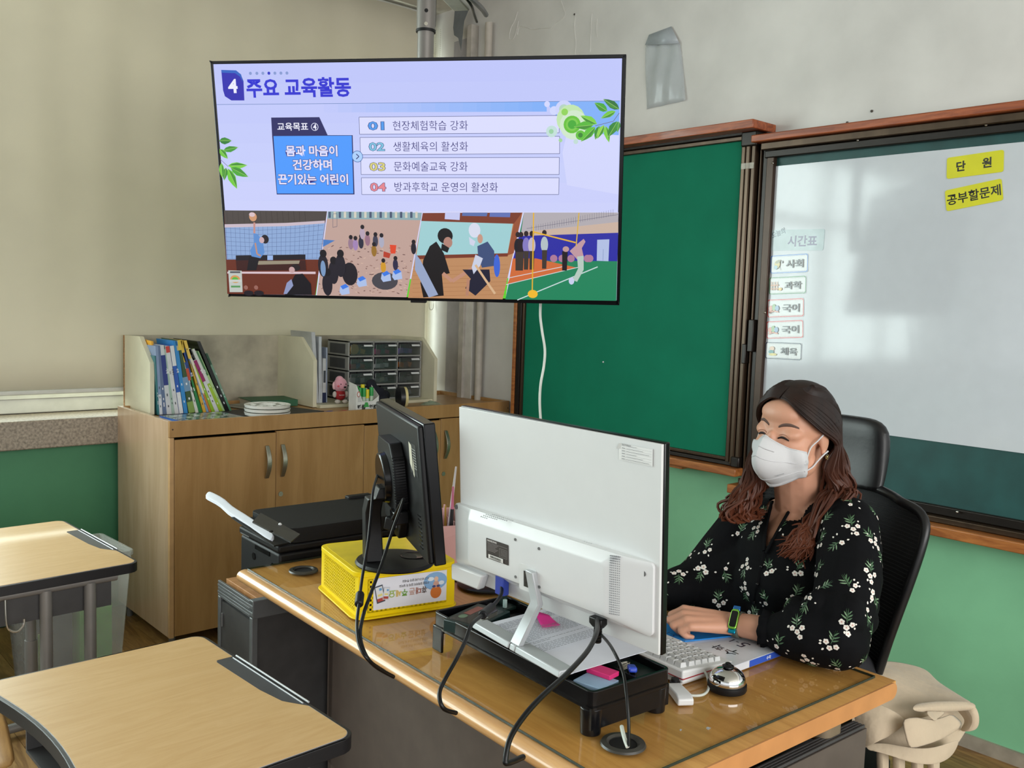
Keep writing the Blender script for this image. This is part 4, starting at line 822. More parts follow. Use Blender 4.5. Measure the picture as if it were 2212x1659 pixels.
ps = thing('paper_stack', 'bent white paper sheets sticking out of the printer feeder', 'paper', at(520, 1120, 2.75)); M_paper = mat('white_paper', 'd9dbe4', .7, var=.015)
edge = [(441, 1073, 3.02), (455, 1080, 2.98), (478, 1092, 2.92), (490, 1108, 2.86), (520, 1125, 2.78), (555, 1150, 2.68), (588, 1174, 2.58)]
for k, off in enumerate((0, .0035, .007)):
    rows = []
    for x, y, d in edge:
        a = at(x, y, d)+Vector((0, 0, off-.006)); c = a+Vector((.035, .045, .008)); rows.append([a-ps.location, a.lerp(c, .5)-ps.location, c-ps.location])
    MB().grid(rows).done('sheet', M_paper, ps, solid=.0025, sub=1)
# ================================================================ teacher desk
DO = Vector((1.131, 2.333, 0)); DR = R(-2.5)
dk = thing('teacher_desk', 'long wood topped teacher desk with a glass sheet and round front edge', 'desk', DO, DR)
DM = Matrix.Translation(DO) @ Matrix.Rotation(DR, 4, 'Z'); DI = DM.inverted()
M_dtop = wood('desk_beech', 'dba55f', 'c8914e', .45, grain=(10, 1, 10), scale=2.4, dist=1.2, coat=.1); M_drim = wood('desk_rim_beech', 'cfa06a', 'bd8c56', .32, grain=(10, 1, 10), scale=3, dist=1, coat=.5)
M_dend = mat('desk_end_band', 'c48a55', .45, var=.05)
MB().span((0, -1.452, .708), (.79, .008, .74)).done('desktop', M_dtop, dk, smooth=False)
b = MB(); prf = [(-.002+.0, .74)]+[(-.006-.022*math.cos(a), .7225+.0175*math.sin(a)) for a in np.linspace(PI/2, -PI/2, 12)]+[(-.002, .705)]
k = len(prf); b.add([(x, y, z) for y in (.010, -1.454) for x, z in prf], [(i, i+1, k+i+1, k+i) for i in range(k-1)]+[(k-1, 0, k, 2*k-1), tuple(range(k)), tuple(reversed(range(k, 2*k)))])
b.done('rounded_front_edge', M_drim, dk)
ep = [(-.02, .705), (.76, .705)]+[(.772+.018*math.cos(a), .7225+.0175*math.sin(a)) for a in np.linspace(-PI/2, PI/2, 10)]+[(.0, .74), (-.02, .74)]
b = MB(); k = len(ep); b.add([(x, y, z) for y in (-1.4525, -1.456) for x, z in ep], [(i, (i+1) % k, k+(i+1) % k, k+i) for i in range(k)]+[tuple(range(k)), tuple(reversed(range(k, 2*k)))]); b.done('end_band', M_dend, dk)
M_seam = mat('desk_glass_edge', '2c3a33', .15)
G = glassmat('desk_glass', 'faf9f0', .0, .01)
MB().add([(0, 0, .7452), (.765, 0, .7452), (.765, -1.418, .7452), (0, -1.418, .7452)], [(0, 3, 2, 1)]).done('glass_sheet', G, dk, smooth=False)
b = MB(); e = .0012
for a, c in (((-e, -1.418-e, .7405), (0, 0, .7452)), ((-e, -1.418-e, .7405), (.765, -1.418, .7452)), ((.765, -1.418-e, .7405), (.765+e, 0, .7452)), ((0, 0, .7405), (.765, e, .7452))): b.span(a, c)
b.done('glass_edge', M_seam, dk, smooth=False)
M_mod = mat('taupe_laminate', '6b6058', .5, var=.05)
MB().span((.25, -1.40, .12), (.268, .0, .705)).done('modesty_panel', M_mod, dk); MB().span((.03, -.015, .62), (.045, -1.4, .704)).done('apron', M_dark, dk) if 0 else None
MB().span((.05, -1.425, .0), (.72, -1.405, .644)).done('end_panel', M_mod, dk); MB().span((.04, -1.428, .0), (.73, -1.424, .644)).done('end_panel_face', mat('grey_brown_laminate', '5b534d', .5), dk)
for i in range(4): MB().span((.04, -1.424+i*.007, .644), (.73, -1.419+i*.007, .650)).done('ribbed_trim', M_ped, dk, bev=.001)
MB().prism(rrect(.60, -1.415, .665, -1.365, .018), .64, .706).done('support_post', mat('grey_brown_post', '7b6d58', .5), dk)
MB().prism(rrect(.12, -1.415, .185, -1.365, .018), .64, .706).done('support_post', mat('grey_brown_post', '7b6d58', .5), dk)
MB().span((.25, -.03, 0), (.72, -.01, .70)).done('end_panel', M_mod, dk)
for px, py in ((655.5, 1232.5), (1346, 1607)):
    c = DI @ hz(px, py, .7455)
    MB().lathe([(.024, .0), (.040, .0), (.038, .0035), (.029, .005), (.024, .001)], (c.x, c.y, .7453), 32, cap=False).done('grommet', mat('grommet_black', '3a3833', .35), dk)
    MB().lathe([(.024, .0016), (.024, -.0001), (0, -.0001)], (c.x, c.y, .7455), 28, cap=False).done('grommet_hole', mat('hole_black', '0a0a0a', .8), dk)
def desk_pt(px, py, z): return DI @ hz(px, py, z)

# ---- yellow baskets
ZB = .7465; BR = R(-12)
M_yb = mat('yellow_plastic', 'e8ca06', .45, spec=.3, var=.03)
bs = thing('yellow_basket', 'upturned yellow perforated basket with a phone label under the black monitor', 'basket', (1.150, 1.800, ZB), BR)
W_, D_, H_ = .248, .272, .106
MB().prism(rrect(-.014, -.012, W_+.014, D_+.014, .035), 0, .004).done('base_rim', M_yb, bs, bev=.0015)
MB().prism(rrect(-.008, -.006, W_+.008, D_+.006, .03), H_-.006, H_+.006).done('top_rim', M_yb, bs, bev=.002)
MB().prism(rrect(.004, .004, W_-.004, D_-.004, .028), H_+.0055, H_+.0065).done('lid_panel', mat('yellow_lid', 'dabf10', .35), bs)
b = MB(); ol = rrect(.0, .0, W_, D_, .026, 6); cs = rrect(.008, .008, W_-.008, D_-.008, .022, 6)
# walls as a grid of bars: holes are real gaps
def wallgrid(b, o, u, L, n, z0, z1, rows_, th=.0016, inset=.024):
    u = Vector(u); nrm = Vector((u.y, -u.x, 0)); o = Vector(o)
    def bar(s0, s1, h0, h1):
        c = o+u*((s0+s1)/2)+Vector((0, 0, (h0+h1)/2)); ang = math.atan2(u.y, u.x); b.box(c, (s1-s0, th, h1-h0), (0, 0, ang))
    bar(0, inset, z0, z1); bar(L-inset, L, z0, z1); bar(inset, L-inset, z0, z0+.012); bar(inset, L-inset, z1-.010, z1)
    cw = (L-2*inset)/n; ch = (z1-z0-.022)/rows_
    for i in range(n+1): bar(inset+i*cw-cw*.24, inset+i*cw+cw*.24, z0+.01, z1-.008)
    for j in range(rows_+1): bar(inset, L-inset, z0+.012+j*ch-ch*.24, z0+.012+j*ch+ch*.24)
wallgrid(b, (0, 0, 0), (1, 0, 0), W_, 18, .003, H_-.004, 7); b.done('front_wall', M_yb, bs, smooth=False)
b = MB(); wallgrid(b, (0, 0, 0), (0, 1, 0), D_, 22, .003, H_-.004, 10); b.done('side_wall', M_yb, bs, smooth=False)
b = MB(); wallgrid(b, (W_, 0, 0), (0, 1, 0), D_, 22, .003, H_-.004, 10); b.done('side_wall', M_yb, bs, smooth=False)
b = MB(); wallgrid(b, (0, D_, 0), (1, 0, 0), W_, 18, .003, H_-.004, 7); b.done('rear_wall', M_yb, bs, smooth=False)
for x in (.012, W_-.012):
    pass
MB().span((.01, .01, .004), (W_-.01, D_-.01, .006)).done('inner_lid', mat('dark_inside', '4a2c12', .8), bs, smooth=False)
MB().prism(rrect(.007, .007, W_-.007, D_-.007, .02), .0065, H_-.008).done('contents', mat('brown_contents', '3f2d0c', .8), bs, smooth=False)
# label, printed upside down
a = Art(Matrix(((-.95, 0, 0, .131), (0, 0, -1, -.0022), (0, -1, 0, .056), (0, 0, 0, 1))), step=.0001)
MB().span((.036, -.002, .018), (.226, -.001, .094)).done('label_sheet', M_paper, bs, smooth=False)
a.ell(-.068, -.014, .033, .022, '7fa8d2'); a.ell(-.085, -.008, .008, .005, 'd3dde6'); a.ell(-.055, -.02, .009, .005, 'd3dde6'); a.ell(-.07, .014, .0155, .0155, 'c9702c'); a.ell(-.07, -.006, .008, .009, 'c79a8a'); a.ell(-.07, -.019, .006, .006, 'd8b49c'); a.ell(-.076, -.001, .005, .003, '3c4474'); a.ell(-.064, -.001, .005, .003, '3c4474')
for i, (s_, c) in enumerate((('휴', '4a3a34'), ('대', '96503c'), ('폰', 'b9968a'), ('주', '6a9a3c'), ('세', 'd0b24a'), ('요', '98b05c'))): a.text(s_, -.044+i*.0165+(.004 if i > 2 else 0), -.004, .016, c, bold=.02)
a.text('수업을 방해하지 않게 꼭 넣어요', -.05, -.016, .0068, '5c5c60', wd=.082, bold=.01); a.text('끄고 바구니에 담아 주세요', -.05, -.027, .0068, '5c5c60', wd=.074, bold=.01)
for x, r_, s in ((.084, .2, 1), (.067, -.12, .72)):
    c, q = math.cos(r_), math.sin(r_); rp = lambda pts: [(x+(px*c-py*q)*s, -.0+(px*q+py*c)*s) for px, py in pts]
    a.poly(rp([(-.011, -.021), (.011, -.021), (.011, .021), (-.011, .021)]), '3b4250' if s == 1 else 'b9bcc4'); a.poly(rp([(-.009, -.018), (.009, -.018), (.009, .018), (-.009, .018)]), 'cfd2d6'); a.poly(rp([(-.009, .01), (.009, .01), (.009, .018), (-.009, .018)]), 'a8443c'); a.poly(rp([(-.006, 0), (.006, 0), (.006, .005), (-.006, .005)]), 'd8cc78'); a.poly(rp([(-.007, -.014), (0, -.014), (0, -.008), (-.007, -.008)]), '5c94c4')
a.done('label_print', PRINT, bs)

# ---- black monitor on the basket
BC = Vector((1.244, 1.780, 1.082)); by, bt = R(-112.56), R(-6.2)
u = Vector((math.cos(by), math.sin(by), 0)); n_ = Vector((-math.sin(by), math.cos(by), 0)); w_ = Vector((0, 0, 1))*math.cos(bt)+n_*math.sin(bt)
bm, BM = frame_thing('black_monitor', 'old black monitor seen from behind on the yellow basket', 'monitor', BC, u, w_)
BI = BM.inverted(); 
def bpnt(px, py, off=0): return BI @ hp(px, py, BC+u.cross(w_)*off, u.cross(w_))
MB().span((-.24, -.155, -.038), (.24, .155, -.012)).done('front_bezel', M_blackg, bm, bev=.003); MB().span((-.236, -.151, -.014), (.236, .151, 0)).done('rear_shell', M_black, bm, bev=.005)
MB().span((-.22, -.135, -.0385), (.22, .135, -.0382)).done('display_panel', M_blackg, bm)
b = MB(); b.prism([(-.085, -.07), (.07, -.07), (.09, -.04), (.09, .05), (.06, .09), (-.075, .09), (-.095, .06), (-.095, -.04)], 0, .03); b.done('vent_hump', M_black, bm, bev=.004)
for i in range(18): MB().box((.088, -.045+i*.0062, .018), (.008, .0026, .028)).done('vent_rib', M_blackg, bm, smooth=False)
MB().cyl((-.01, 0, .028), (-.01, 0, .045), .062, .058, n=40).done('stand_boss', M_blackg, bm, bev=.003); MB().box((.07, -.078, .022), (.05, .03, .034)).done('socket_box', M_blackg, bm, bev=.003)
MB().prism([(-.06, -.1), (.06, -.1), (.02, -.145), (-.02, -.145)], 0, .02).done('lower_wedge', M_black, bm, bev=.003); MB().box((.0, -.112, .03), (.045, .014, .02)).done('video_port', M_grey, bm, bev=.002)
for i in range(9): MB().box((.185, -.125+i*.009, .001), (.024, .0025, .002)).done('speaker_slot', M_blackg, bm, smooth=False)
a = Art(Matrix.Translation((0, 0, .0006)), step=.0001); a.rect(.135, .035, .205, .105, '1b1b1c'); [a.rect(.168, .05+i*.006, .2, .0522+i*.006, '8a8a86') for i in range(8)]
a.poly([(.138, .055), (.162, .04), (.166, .1), (.14, .105)], 'c9c4b2'); a.poly([(.166, .035), (.176, .03), (.178, .06), (.172, .075)], 'c9c4b2'); a.done('rating_label', PRINT, bm)
bpy.context.view_layer.update()
hub = BI @ (BM @ Vector((-.01, 0, .05)))
def loc(p): return BI @ Vector(p)
base = hz(853, 1216, ZB+H_+.007)
MB().lathe([(0, 0), (.094, 0), (.096, .004), (.092, .010), (.05, .013), (0, .013)], n=48, m=BI @ Matrix.Translation(base)).done('stand_base', M_black, bm)
MB().lathe([(.03, .0), (.026, -.0015), (0, -.002)], (0, 0, 0), 28, BI @ Matrix.Translation(base+Vector((.045, -.01, .0145))), cap=False).done('base_dimple', M_blackg, bm)
p0 = base+Vector((-.05, .02, .012)); p1 = p0+Vector((-.004, .004, .12)); p2 = BM @ Vector((-.005, -.045, .05)); p3 = BM @ Vector((-.005, -.02, .04))
sd = Vector((math.cos(by), math.sin(by), 0)); sec = []
for p, wd, th in ((p0, .026, .021), (p0.lerp(p1, .5), .024, .02), (p1, .023, .019), (p1.lerp(p2, .6)+Vector((-.006, .002, .012)), .024, .018), (p2, .028, .016), (p3, .028, .014)):
    nn = Vector((-sd.y, sd.x, 0)); sec.append([loc(p+sd*a*wd+nn*c*th) for a, c in ((-1, -1), (1, -1), (1, 1), (-1, 1))])
MB().loft(sec).done('stand_neck', M_black, bm, bev=.003)

# ---- white monitor on the riser
WC = Vector((1.217, 1.244, 1.089)); wt = R(-3.54); wy = R(-89.63)
u = Vector((math.cos(wy), math.sin(wy), 0)); n_ = Vector((-math.sin(wy), math.cos(wy), 0)); w_ = Vector((0, 0, 1))*math.cos(wt)+n_*math.sin(wt)
u2 = u*math.cos(R(-.6))+w_*math.sin(R(-.6)); w2_ = -u*math.sin(R(-.6))+w_*math.cos(R(-.6)); WN = u2.cross(w2_)
wm, WM = frame_thing('white_monitor', 'big white monitor seen from behind on the black riser', 'monitor', WC, u2, w2_)
WI = WM.inverted()
def wp(px, py, off=0): q = WI @ hp(px, py, WC+WN*off, WN); return Vector((q.x, q.y, off))
M_wm = mat('monitor_white', 'cfd0d0', .42, var=.008); M_wm2 = mat('monitor_white_gloss', 'd0d1d2', .25, var=.008)
MB().span((-.27, -.185, -.006), (.27, .185, 0)).done('rear_panel', M_wm, wm, bev=.001); MB().span((-.272, -.187, -.020), (.272, .187, -.0065)).done('front_bezel', M_blackg, wm, bev=.002)
MB().span((-.262, -.17, -.0205), (.262, .177, -.0202)).done('display_panel', M_blackg, wm)
bo = [wp(988, 1079, .001), wp(1415, 1222, .001), wp(1413, 1402-14, .001), wp(1385, 1362, .001), wp(1262, 1340, .001), wp(1060, 1262, .001), wp(986, 1234, .001)]
xl, xr = bo[0].x-.002, bo[1].x
yt = (bo[0].y+bo[1].y)/2; f = [wp(1010, 1111, .03), wp(1312, 1221, .03), wp(1312, 1343, .03), wp(1010, 1209, .03)]
fx0, fx1 = f[0].x, f[1].x; fy1 = (f[0].y+f[1].y)/2; fy0 = (f[2].y+f[3].y)/2
def ringz(x0, x1, y0, y1, z, r_): return [Vector((p[0], p[1], z)) for p in rrect(x0, y0, x1, y1, r_, 5)]
MB().loft([ringz(xl, xr, fy0-.02, yt, 0, .01), ringz(xl, xr, fy0-.02, yt, .006, .01), ringz(fx0-.008, fx1+.025, fy0-.006, fy1+.016, .022, .014), ringz(fx0, fx1, fy0, fy1, .031, .012), ringz(fx0+.006, fx1-.006, fy0+.006, fy1-.006, .033, .01)]).done('rear_housing', M_wm2, wm, ang=25)
MB().prism([(xl, fy0-.02), (xl, fy0-.055), (xl+.09, fy0-.055), (xl+.105, fy0-.02)], 0, .02).done('lower_left_foot', M_wm2, wm, bev=.004)
b = MB()
for cx, cy, nx, ny in ((1084, 1116, 12, 6), (1262, 1184, 12, 6)):
    c = wp(cx, cy, .016)
    for i in range(nx):
        for j in range(ny):
            if abs(i-nx/2+.5)/nx+abs(j-ny/2+.5)/ny < .62: b.box((c.x+(i-nx/2)*.0056, c.y+(j-ny/2)*.0032, .0222-(c.y+(j-ny/2)*.0032-fy1-.016)*(.016/(yt-fy1-.016))), (.0022, .0014, .0016))
b.done('vent_hole', mat('vent_grey', '8f9396', .6), wm, kind='stuff', smooth=False)
b = MB()
for i in range(6):
    for j in range(26): b.box((fx1+.006+i*.0032, fy0+.008+j*.0042, .0285-i*.0013), (.0014, .0022, .003))
b.done('side_vent_hole', mat('vent_grey', '8f9396', .6), wm, kind='stuff', smooth=False)
for px, py in ((1113.5, 1165.5), (1164.5, 1185), (1114, 1246), (1165.5, 1268)):
    c = wp(px, py, .033); MB().cyl((c.x, c.y, .0325), (c.x, c.y, .0342), .003, n=12).done('screw', M_grey, wm)
for px, py in ((991, 1094), (1396, 1237)): c = wp(px, py, .003); MB().cyl((c.x, c.y, .004), (c.x, c.y, .0105), .005, n=16).done('screw_recess', M_grey, wm)
c = wp(1390, 1349, .004); MB().span((c.x-.0015, c.y-.004, .003), (c.x+.0015, c.y+.004, .0085)).done('lock_slot', M_blackg, wm)
c = wp(1137, 1249, .033); MB().prism(rrect(c.x-.02, c.y-.026, c.x+.028, c.y+.026, .005), .0325, .0337).done('stand_plate', M_wm, wm); MB().span((c.x-.006, c.y-.017, .0335), (c.x+.006, c.y+.014, .0345)).done('stand_slot', M_blackg, wm)
c0, c1 = wp(1050.5, 1163, .0335), wp(1099, 1222, .0335)
a = Art(Matrix.Translation((c0.x, c1.y, .0338)), step=.0001); lw, lh = (c1.x-c0.x), (wp(1050.5, 1163, .0335).y-wp(1050.5, 1206, .0335).y)
a.rrect(0, 0, lw, lh, .002, '332c2b'); a.text('HANSUNG', lw*.05, lh*.86, lh*.09, 'c9c5c3', wd=lw*.42, bold=.03); a.rect(lw*.04, lh*.8, lw*.95, lh*.81, '9a9593')
for i in range(6): a.rect(lw*.06, lh*(.74-i*.065), lw*(.55-.06*(i % 3)), lh*(.757-i*.065), '8d8785')
for i in range(5): a.rect(lw*.66, lh*(.62-i*.06), lw*.93, lh*(.632-i*.06), '8d8785')
a.line([(lw*.62, lh*.7), (lw*.96, lh*.7), (lw*.96, lh*.3), (lw*.62, lh*.3), (lw*.62, lh*.7)], .0004, '9a9593')
a.rect(lw*.12, lh*.03, lw*.78, lh*.24, 'd6d4d0')
PH = random.Random(4); x = .2
while x < .7: q = PH.uniform(.006, .02); a.rect(lw*x, lh*.1, lw*(x+q), lh*.21, '1c1a1a'); x += q+PH.uniform(.008, .02)
a.rect(lw*.2, lh*.05, lw*.7, lh*.08, '55504e'); a.done('rating_label', PRINT, wm)
c0 = wp(1343, 957, .001); c1 = wp(1410, 1006, .001); lw = c1.x-c0.x; lh = wp(1343, 957, .001).y-wp(1343, 994, .001).y
a = Art(Matrix.Translation((c0.x, c0.y-lh, .0012)), step=.0001); a.rect(-.006, 0, lw, lh, 'd9d9d8'); a.poly([(-.012, lh*.62), (-.002, lh*.66), (0, lh), (-.006, lh*.96)], 'bfbdbb')
for i in range(7): a.rect(0, lh*(.98-i*.155), lw*.97, lh*(.988-i*.155), '9b9b9b')
a.text('물품목록번호', .001, lh*.87, .0035, '55565a'); [a.rect(lw*.18, lh*(.88-i*.155), lw*(.5+.2*(i % 3)), lh*(.9-i*.155), '85868a') for i in range(6)]; [a.rect(lw*.03, lh*(.88-i*.155), lw*.13, lh*(.91-i*.155), '66676b') for i in range(1, 6)]
a.done('asset_sticker', PRINT, wm)
# stand of the white monitor
ZR = .835
M_silver = mat('silver_grey_paint', 'b4b7ba', .38, metal=.25, var=.01)
def wl_(p): return WI @ Vector(p)
q = [hz(1020, 1345, ZR+.012), hz(1206, 1452, ZR+.012)]; dv2 = (q[1]-q[0]).normalized(); sv = Vector((dv2.y, -dv2.x, 0)); sv = sv if sv.x > 0 else -sv
for a0, a1, nm, m in ((0, .445, 'stand_foot', M_silver), (.46, .52, 'stand_foot', M_silver), (.525, 1.0, 'stand_foot', M_silver)):
    A0, A1 = q[0].lerp(q[1], a0), q[0].lerp(q[1], a1); sec = [[wl_(p+sv*s+Vector((0, 0, z))) for s, z in ((.0, -.011), (.036, -.011), (.036, .001), (.003, .001))] for p in (A0, A1)]
    MB().loft(sec).done(nm, m, wm, bev=.002)
ft = q[0].lerp(q[1], .49)+sv*.012; kn = WM @ (wp(1166, 1300, .02)+Vector((0, 0, .008))); tp_ = WM @ (wp(1150, 1232, .034)+Vector((0, 0, .004)))
sec = []
for p, wd in ((ft, .017), (kn, .015), (tp_, .013)): sec.append([wl_(p+dv2*a*wd*.9+sv*c*.006) for a, c in ((-1, -1), (1, -1), (1, 1), (-1, 1))])
MB().loft(sec).done('stand_arm', M_silver, wm, bev=.002)
# ---- riser
RO = Vector((1.181, 1.548, .7465)); rr = R(-93.8+90)
rs = thing('monitor_riser', 'glossy black desk riser with compartments under the white monitor', 'riser', (1.148, 1.05, .7465), rr)
RL, RW, RH = .505, .2, .084
ol = rrect(0, 0, RW, RL, .014, 4)
MB().prism(ol, RH-.03, RH-.026).done('tray_floor', M_black, rs, smooth=False)
def ringwall(b, x0, y0, x1, y1, r_, z0, z1, th): 
    o_, i_ = rrect(x0, y0, x1, y1, r_, 4), rrect(x0+th, y0+th, x1-th, y1-th, max(.002, r_-th), 4); k = len(o_)
    b.add([(p[0], p[1], z) for z in (z0, z1) for p in o_]+[(p[0], p[1], z) for z in (z0, z1) for p in i_], [(i, (i+1) % k, k+(i+1) % k, k+i) for i in range(k)]+[(2*k+i, 3*k+i, 3*k+(i+1) % k, 2*k+(i+1) % k) for i in range(k)]+[(k+i, k+(i+1) % k, 3*k+(i+1) % k, 3*k+i) for i in range(k)]+[(i, 2*k+i, 2*k+(i+1) % k, (i+1) % k) for i in range(k)])
b = MB(); ringwall(b, 0, 0, RW, RL, .014, RH-.036, RH, .007); b.done('rim', M_blackg, rs, bev=.0015)
M_rb = mat('riser_dark_green', '1b2b27', .35)
MB().span((.007, .1, RH-.03), (RW-.007, .106, RH-.002)).done('divider', M_black, rs); MB().span((.115, .01, RH-.016), (.118, .1, RH-.002)).done('divider', M_black, rs)
MB().span((.007, .106, RH-.0265), (RW-.007, RL-.06, RH-.022)).done('raised_floor', M_black, rs)
b = MB(); b.span((0.002, .002, .014), (RW-.002, .008, RH-.03)); b.done('end_wall', M_blackg, rs); MB().span((.007, .007, RH-.03), (RW-.007, .1, RH-.014)).done('pen_ledge', M_rb, rs)
for x, y in ((.018, .02), (RW-.018, .02)): MB().cyl((x, y, 0), (x, y, RH-.034), .0185, .0205, n=24).done('leg', M_blackg, rs, bev=.002)
for x, y in ((.0, RL-.006), (RW-.006, RL-.006)): MB().span((x, y-.03, 0), (x+.006, y+.006, RH-.03)).done('leg', M_blackg, rs, bev=.002)
MB().span((.002, RL-.008, .03), (RW-.002, RL-.002, RH-.03)).done('end_wall', M_blackg, rs)
# things on the riser
rm_ = Matrix.Translation(rs.location) @ Matrix.Rotation(rr, 4, 'Z')
def rpt(x, y, z): return rm_ @ Vector((x, y, z))
P0 = rpt(.045, RL-.075, RH-.029)
t = slab('card_case', 'small dark green box with a red printed top on the left of the riser', 'box', (P0.x+.02, P0.y), .13, .085, P0.z+.0275-.026, .026, rr+.35, mat('dark_green_box', '142a2a', .35), bev=.002); t.location.z = P0.z+.003
a = Art(Matrix.Translation((0, 0, .0262)), step=.0001); a.rect(-.055, -.035, .055, .035, '1b2022'); a.ell(-.025, .02, .012, .009, '5f7a62'); a.rect(-.01, .012, .045, .03, '8a4a44'); a.rect(-.05, -.028, .0, -.018, 'b9bcb8'); a.rect(.01, -.02, .05, .0, '3a3f5a'); a.done('top_print', GLOSSPRINT, t)
t = thing('paper_sheets', 'printed white sheets lying across the riser behind the silver stand', 'paper', (1.25, 1.24, ZR), 0)
c4 = [hz(1030, 1354, ZR+.004), hz(1228, 1457, ZR+.004), hz(1412, 1402, ZR+.004), hz(1190, 1312, ZR+.004)]
for k in range(2): 
    q = [p-t.location+Vector((.003*k, .004*k, -.0012*k)) for p in c4]; MB().add(q, [(0, 1, 2, 3)]).done('sheet', M_paper, t, solid=.0008, smooth=False)
ux = (c4[3]-c4[0]).normalized(); uy = (c4[0]-c4[1]); 
for v in (ux, uy): v.z = 0
ux.normalize(); Lx = (c4[3]-c4[0]).length; Ly = uy.length; uy.normalize()
M_ = Matrix(((ux.x, uy.x, 0, c4[1].x-t.location.x), (ux.y, uy.y, 0, c4[1].y-t.location.y), (0, 0, 1, c4[1].z-t.location.z+.0012), (0, 0, 0, 1))); a = Art(M_, step=.00002); PH = random.Random(2)
yy = Ly*.93
while yy > Ly*.3:
    ln = PH.random(); x = Lx*.08+(.01 if ln < .3 else 0); xe = Lx*(.93 if ln > .15 else .3)
    while x < xe: q = PH.uniform(.004, .012); a.rect(x, yy, x+q, yy+.0019, '85878f'); x += q+.0022
    yy -= .0062 if ln > .12 else .011
a.done('printed_lines', PRINT, t)
t = thing('sticky_note', 'bright pink sticky note curling on the printed sheets', 'note', (0, 0, 0)); q = [hz(x, y, ZR+.008) for x, y in ((1155, 1331), (1186, 1333), (1211, 1350), (1172, 1356))]; o = q[2].copy(); t.location = o
rows = [[(q[0].lerp(q[1], i/5)).lerp(q[3].lerp(q[2], i/5), j/5)+Vector((0, 0, .012*(1-j/5)**3*(1-i/8))) - o for i in range(6)] for j in range(6)]
MB().grid(rows).done('note_sheet', mat('pink_note', 'd8288a', .6, var=.02), t, solid=.0003)
TZ = .7465+RH
P1 = hz(1276, 1471, TZ)+Vector((.01, 0, 0))
t = slab('sticky_pad', 'pale blue sticky note pad in the right corner of the riser', 'note pad', (P1.x+.004, P1.y), .055, .062, TZ-.0138, .012, rr+.25, mat('blue_pad', '8fa9c4', .7))
P1 = hz(1292, 1451, TZ+.006)
t = slab('sticky_pad', 'bright pink sticky note pad lying on the pale blue one', 'note pad', (P1.x+.012, P1.y), .03, .052, TZ-.0016, .009, rr+.2, mat('pink_pad', 'c8266a', .6, stretch=(1, 1, 90)))
P1 = hz(1366, 1447, TZ); MB_ = thing('small_stapler', 'small blue stapler lying in the right compartment of the riser', 'stapler', (P1.x, P1.y, TZ-.0138), rr+.9)
MB().box((0, 0, .005), (.036, .016, .01), taper=.8).done('base', M_blackg, MB_, bev=.002); MB().box((0.004, 0, .015), (.034, .015, .010), (0, .2, 0)).done('handle', mat('blue_plastic', '2b46b4', .35), MB_, bev=.003)
P1 = hz(1348, 1432, TZ); t = thing('binder_clips', 'pile of silver clips in the riser compartment', 'clips', (P1.x, P1.y, TZ-.0138))
for i in range(5): MB().tube([(-.012, -.004, .004+i*.002), (.01, -.005, .005+i*.002), (.012, .004, .006+i*.0015), (-.01, .005, .005+i*.002)], .001, 6, closed=True).done('clip', M_chrome, t)
t = thing('desk_clamp', 'dark green plastic holder standing on the riser behind the white monitor', 'holder', (0, 0, 0)); P1 = hz(1085, 1310, ZR-.02); t.location = (P1.x, P1.y, ZR-.024)
MB().box((0, 0, .004), (.05, .05, .008)).done('foot', M_rb, t, bev=.002); MB().box((0, 0, .04), (.012, .022, .07)).done('post', M_rb, t, bev=.002); MB().box((-.01, -.02, .018), (.008, .008, .02)).done('peg', mat('pale_green_peg', '9fb5b0', .4), t, bev=.002)
P1 = hz(1150, 1308, ZR-.01); t = thing('red_marker', 'red marker lying on the back of the riser', 'marker', (P1.x+.03, P1.y, ZR-.0155), rr+1.2); MB().cyl((-.05, 0, .006), (.05, 0, .006), .0065).done('barrel', mat('red_plastic', 'b8281e', .35), t, bev=.001); MB().cyl((.05, 0, .006), (.07, 0, .006), .0055).done('cap', M_blackg, t)
# ---- pink desk organizer with pens, behind the black monitor
M_pk = mat('dusty_pink_plastic', 'c99a97', .4, var=.03)
po = thing('pink_organizer', 'dusty pink desk organizer full of pens between the two monitors', 'organizer', (1.50, 1.80, ZB), R(-20))
po.location = (1.56, 1.93, ZB); Z1 = .15
q0 = po.location
MB().span((-.13, -.03, 0), (.09, .1, .004)).done('base', M_pk, po, bev=.001)
MB().span((-.13, -.03, 0), (.09, -.026, Z1)).done('front_wall', M_pk, po, bev=.001); MB().span((-.13, .096, 0), (.09, .1, Z1+.02)).done('rear_wall', M_pk, po, bev=.001)
MB().span((-.13, -.03, 0), (-.126, .1, Z1)).done('side_wall', M_pk, po, bev=.001); MB().span((.086, -.03, 0), (.09, .1, Z1)).done('side_wall', M_pk, po, bev=.001); MB().span((-.02, -.026, 0), (-.017, .096, Z1)).done('divider', M_pk, po)
MB().span((-.018, -.022, Z1-.01), (.086, -.018, Z1+.03)).done('raised_box', M_pk, po, bev=.002)
a = Art(Matrix(((1, 0, 0, 0), (0, 0, -1, -.0305), (0, 1, 0, 0), (0, 0, 0, 1))), step=.0001); a.poly([(-.12, .03), (-.06, .018), (.08, 0.004), (.08, .12), (.0, .135), (-.12, .1)], 'c49490'); a.ell(.045, .085, .014, .014, '6e3b36'); a.ell(.045, .085, .012, .012, 'b9aca6'); a.ell(.012, .105, .006, .006, '6e3b36'); a.ell(.012, .105, .005, .005, 'c49490'); a.line([(-.01, .112), (.007, .106)], .0012, '6e3b36'); a.line([(.018, .102), (.032, .092)], .0012, '6e3b36'); a.rect(.0, .075, .008, .08, 'dcd8d4'); a.done('face_print', PRINT, po)
PM = Matrix.Translation(q0) @ Matrix.Rotation(R(-20), 4, 'Z')
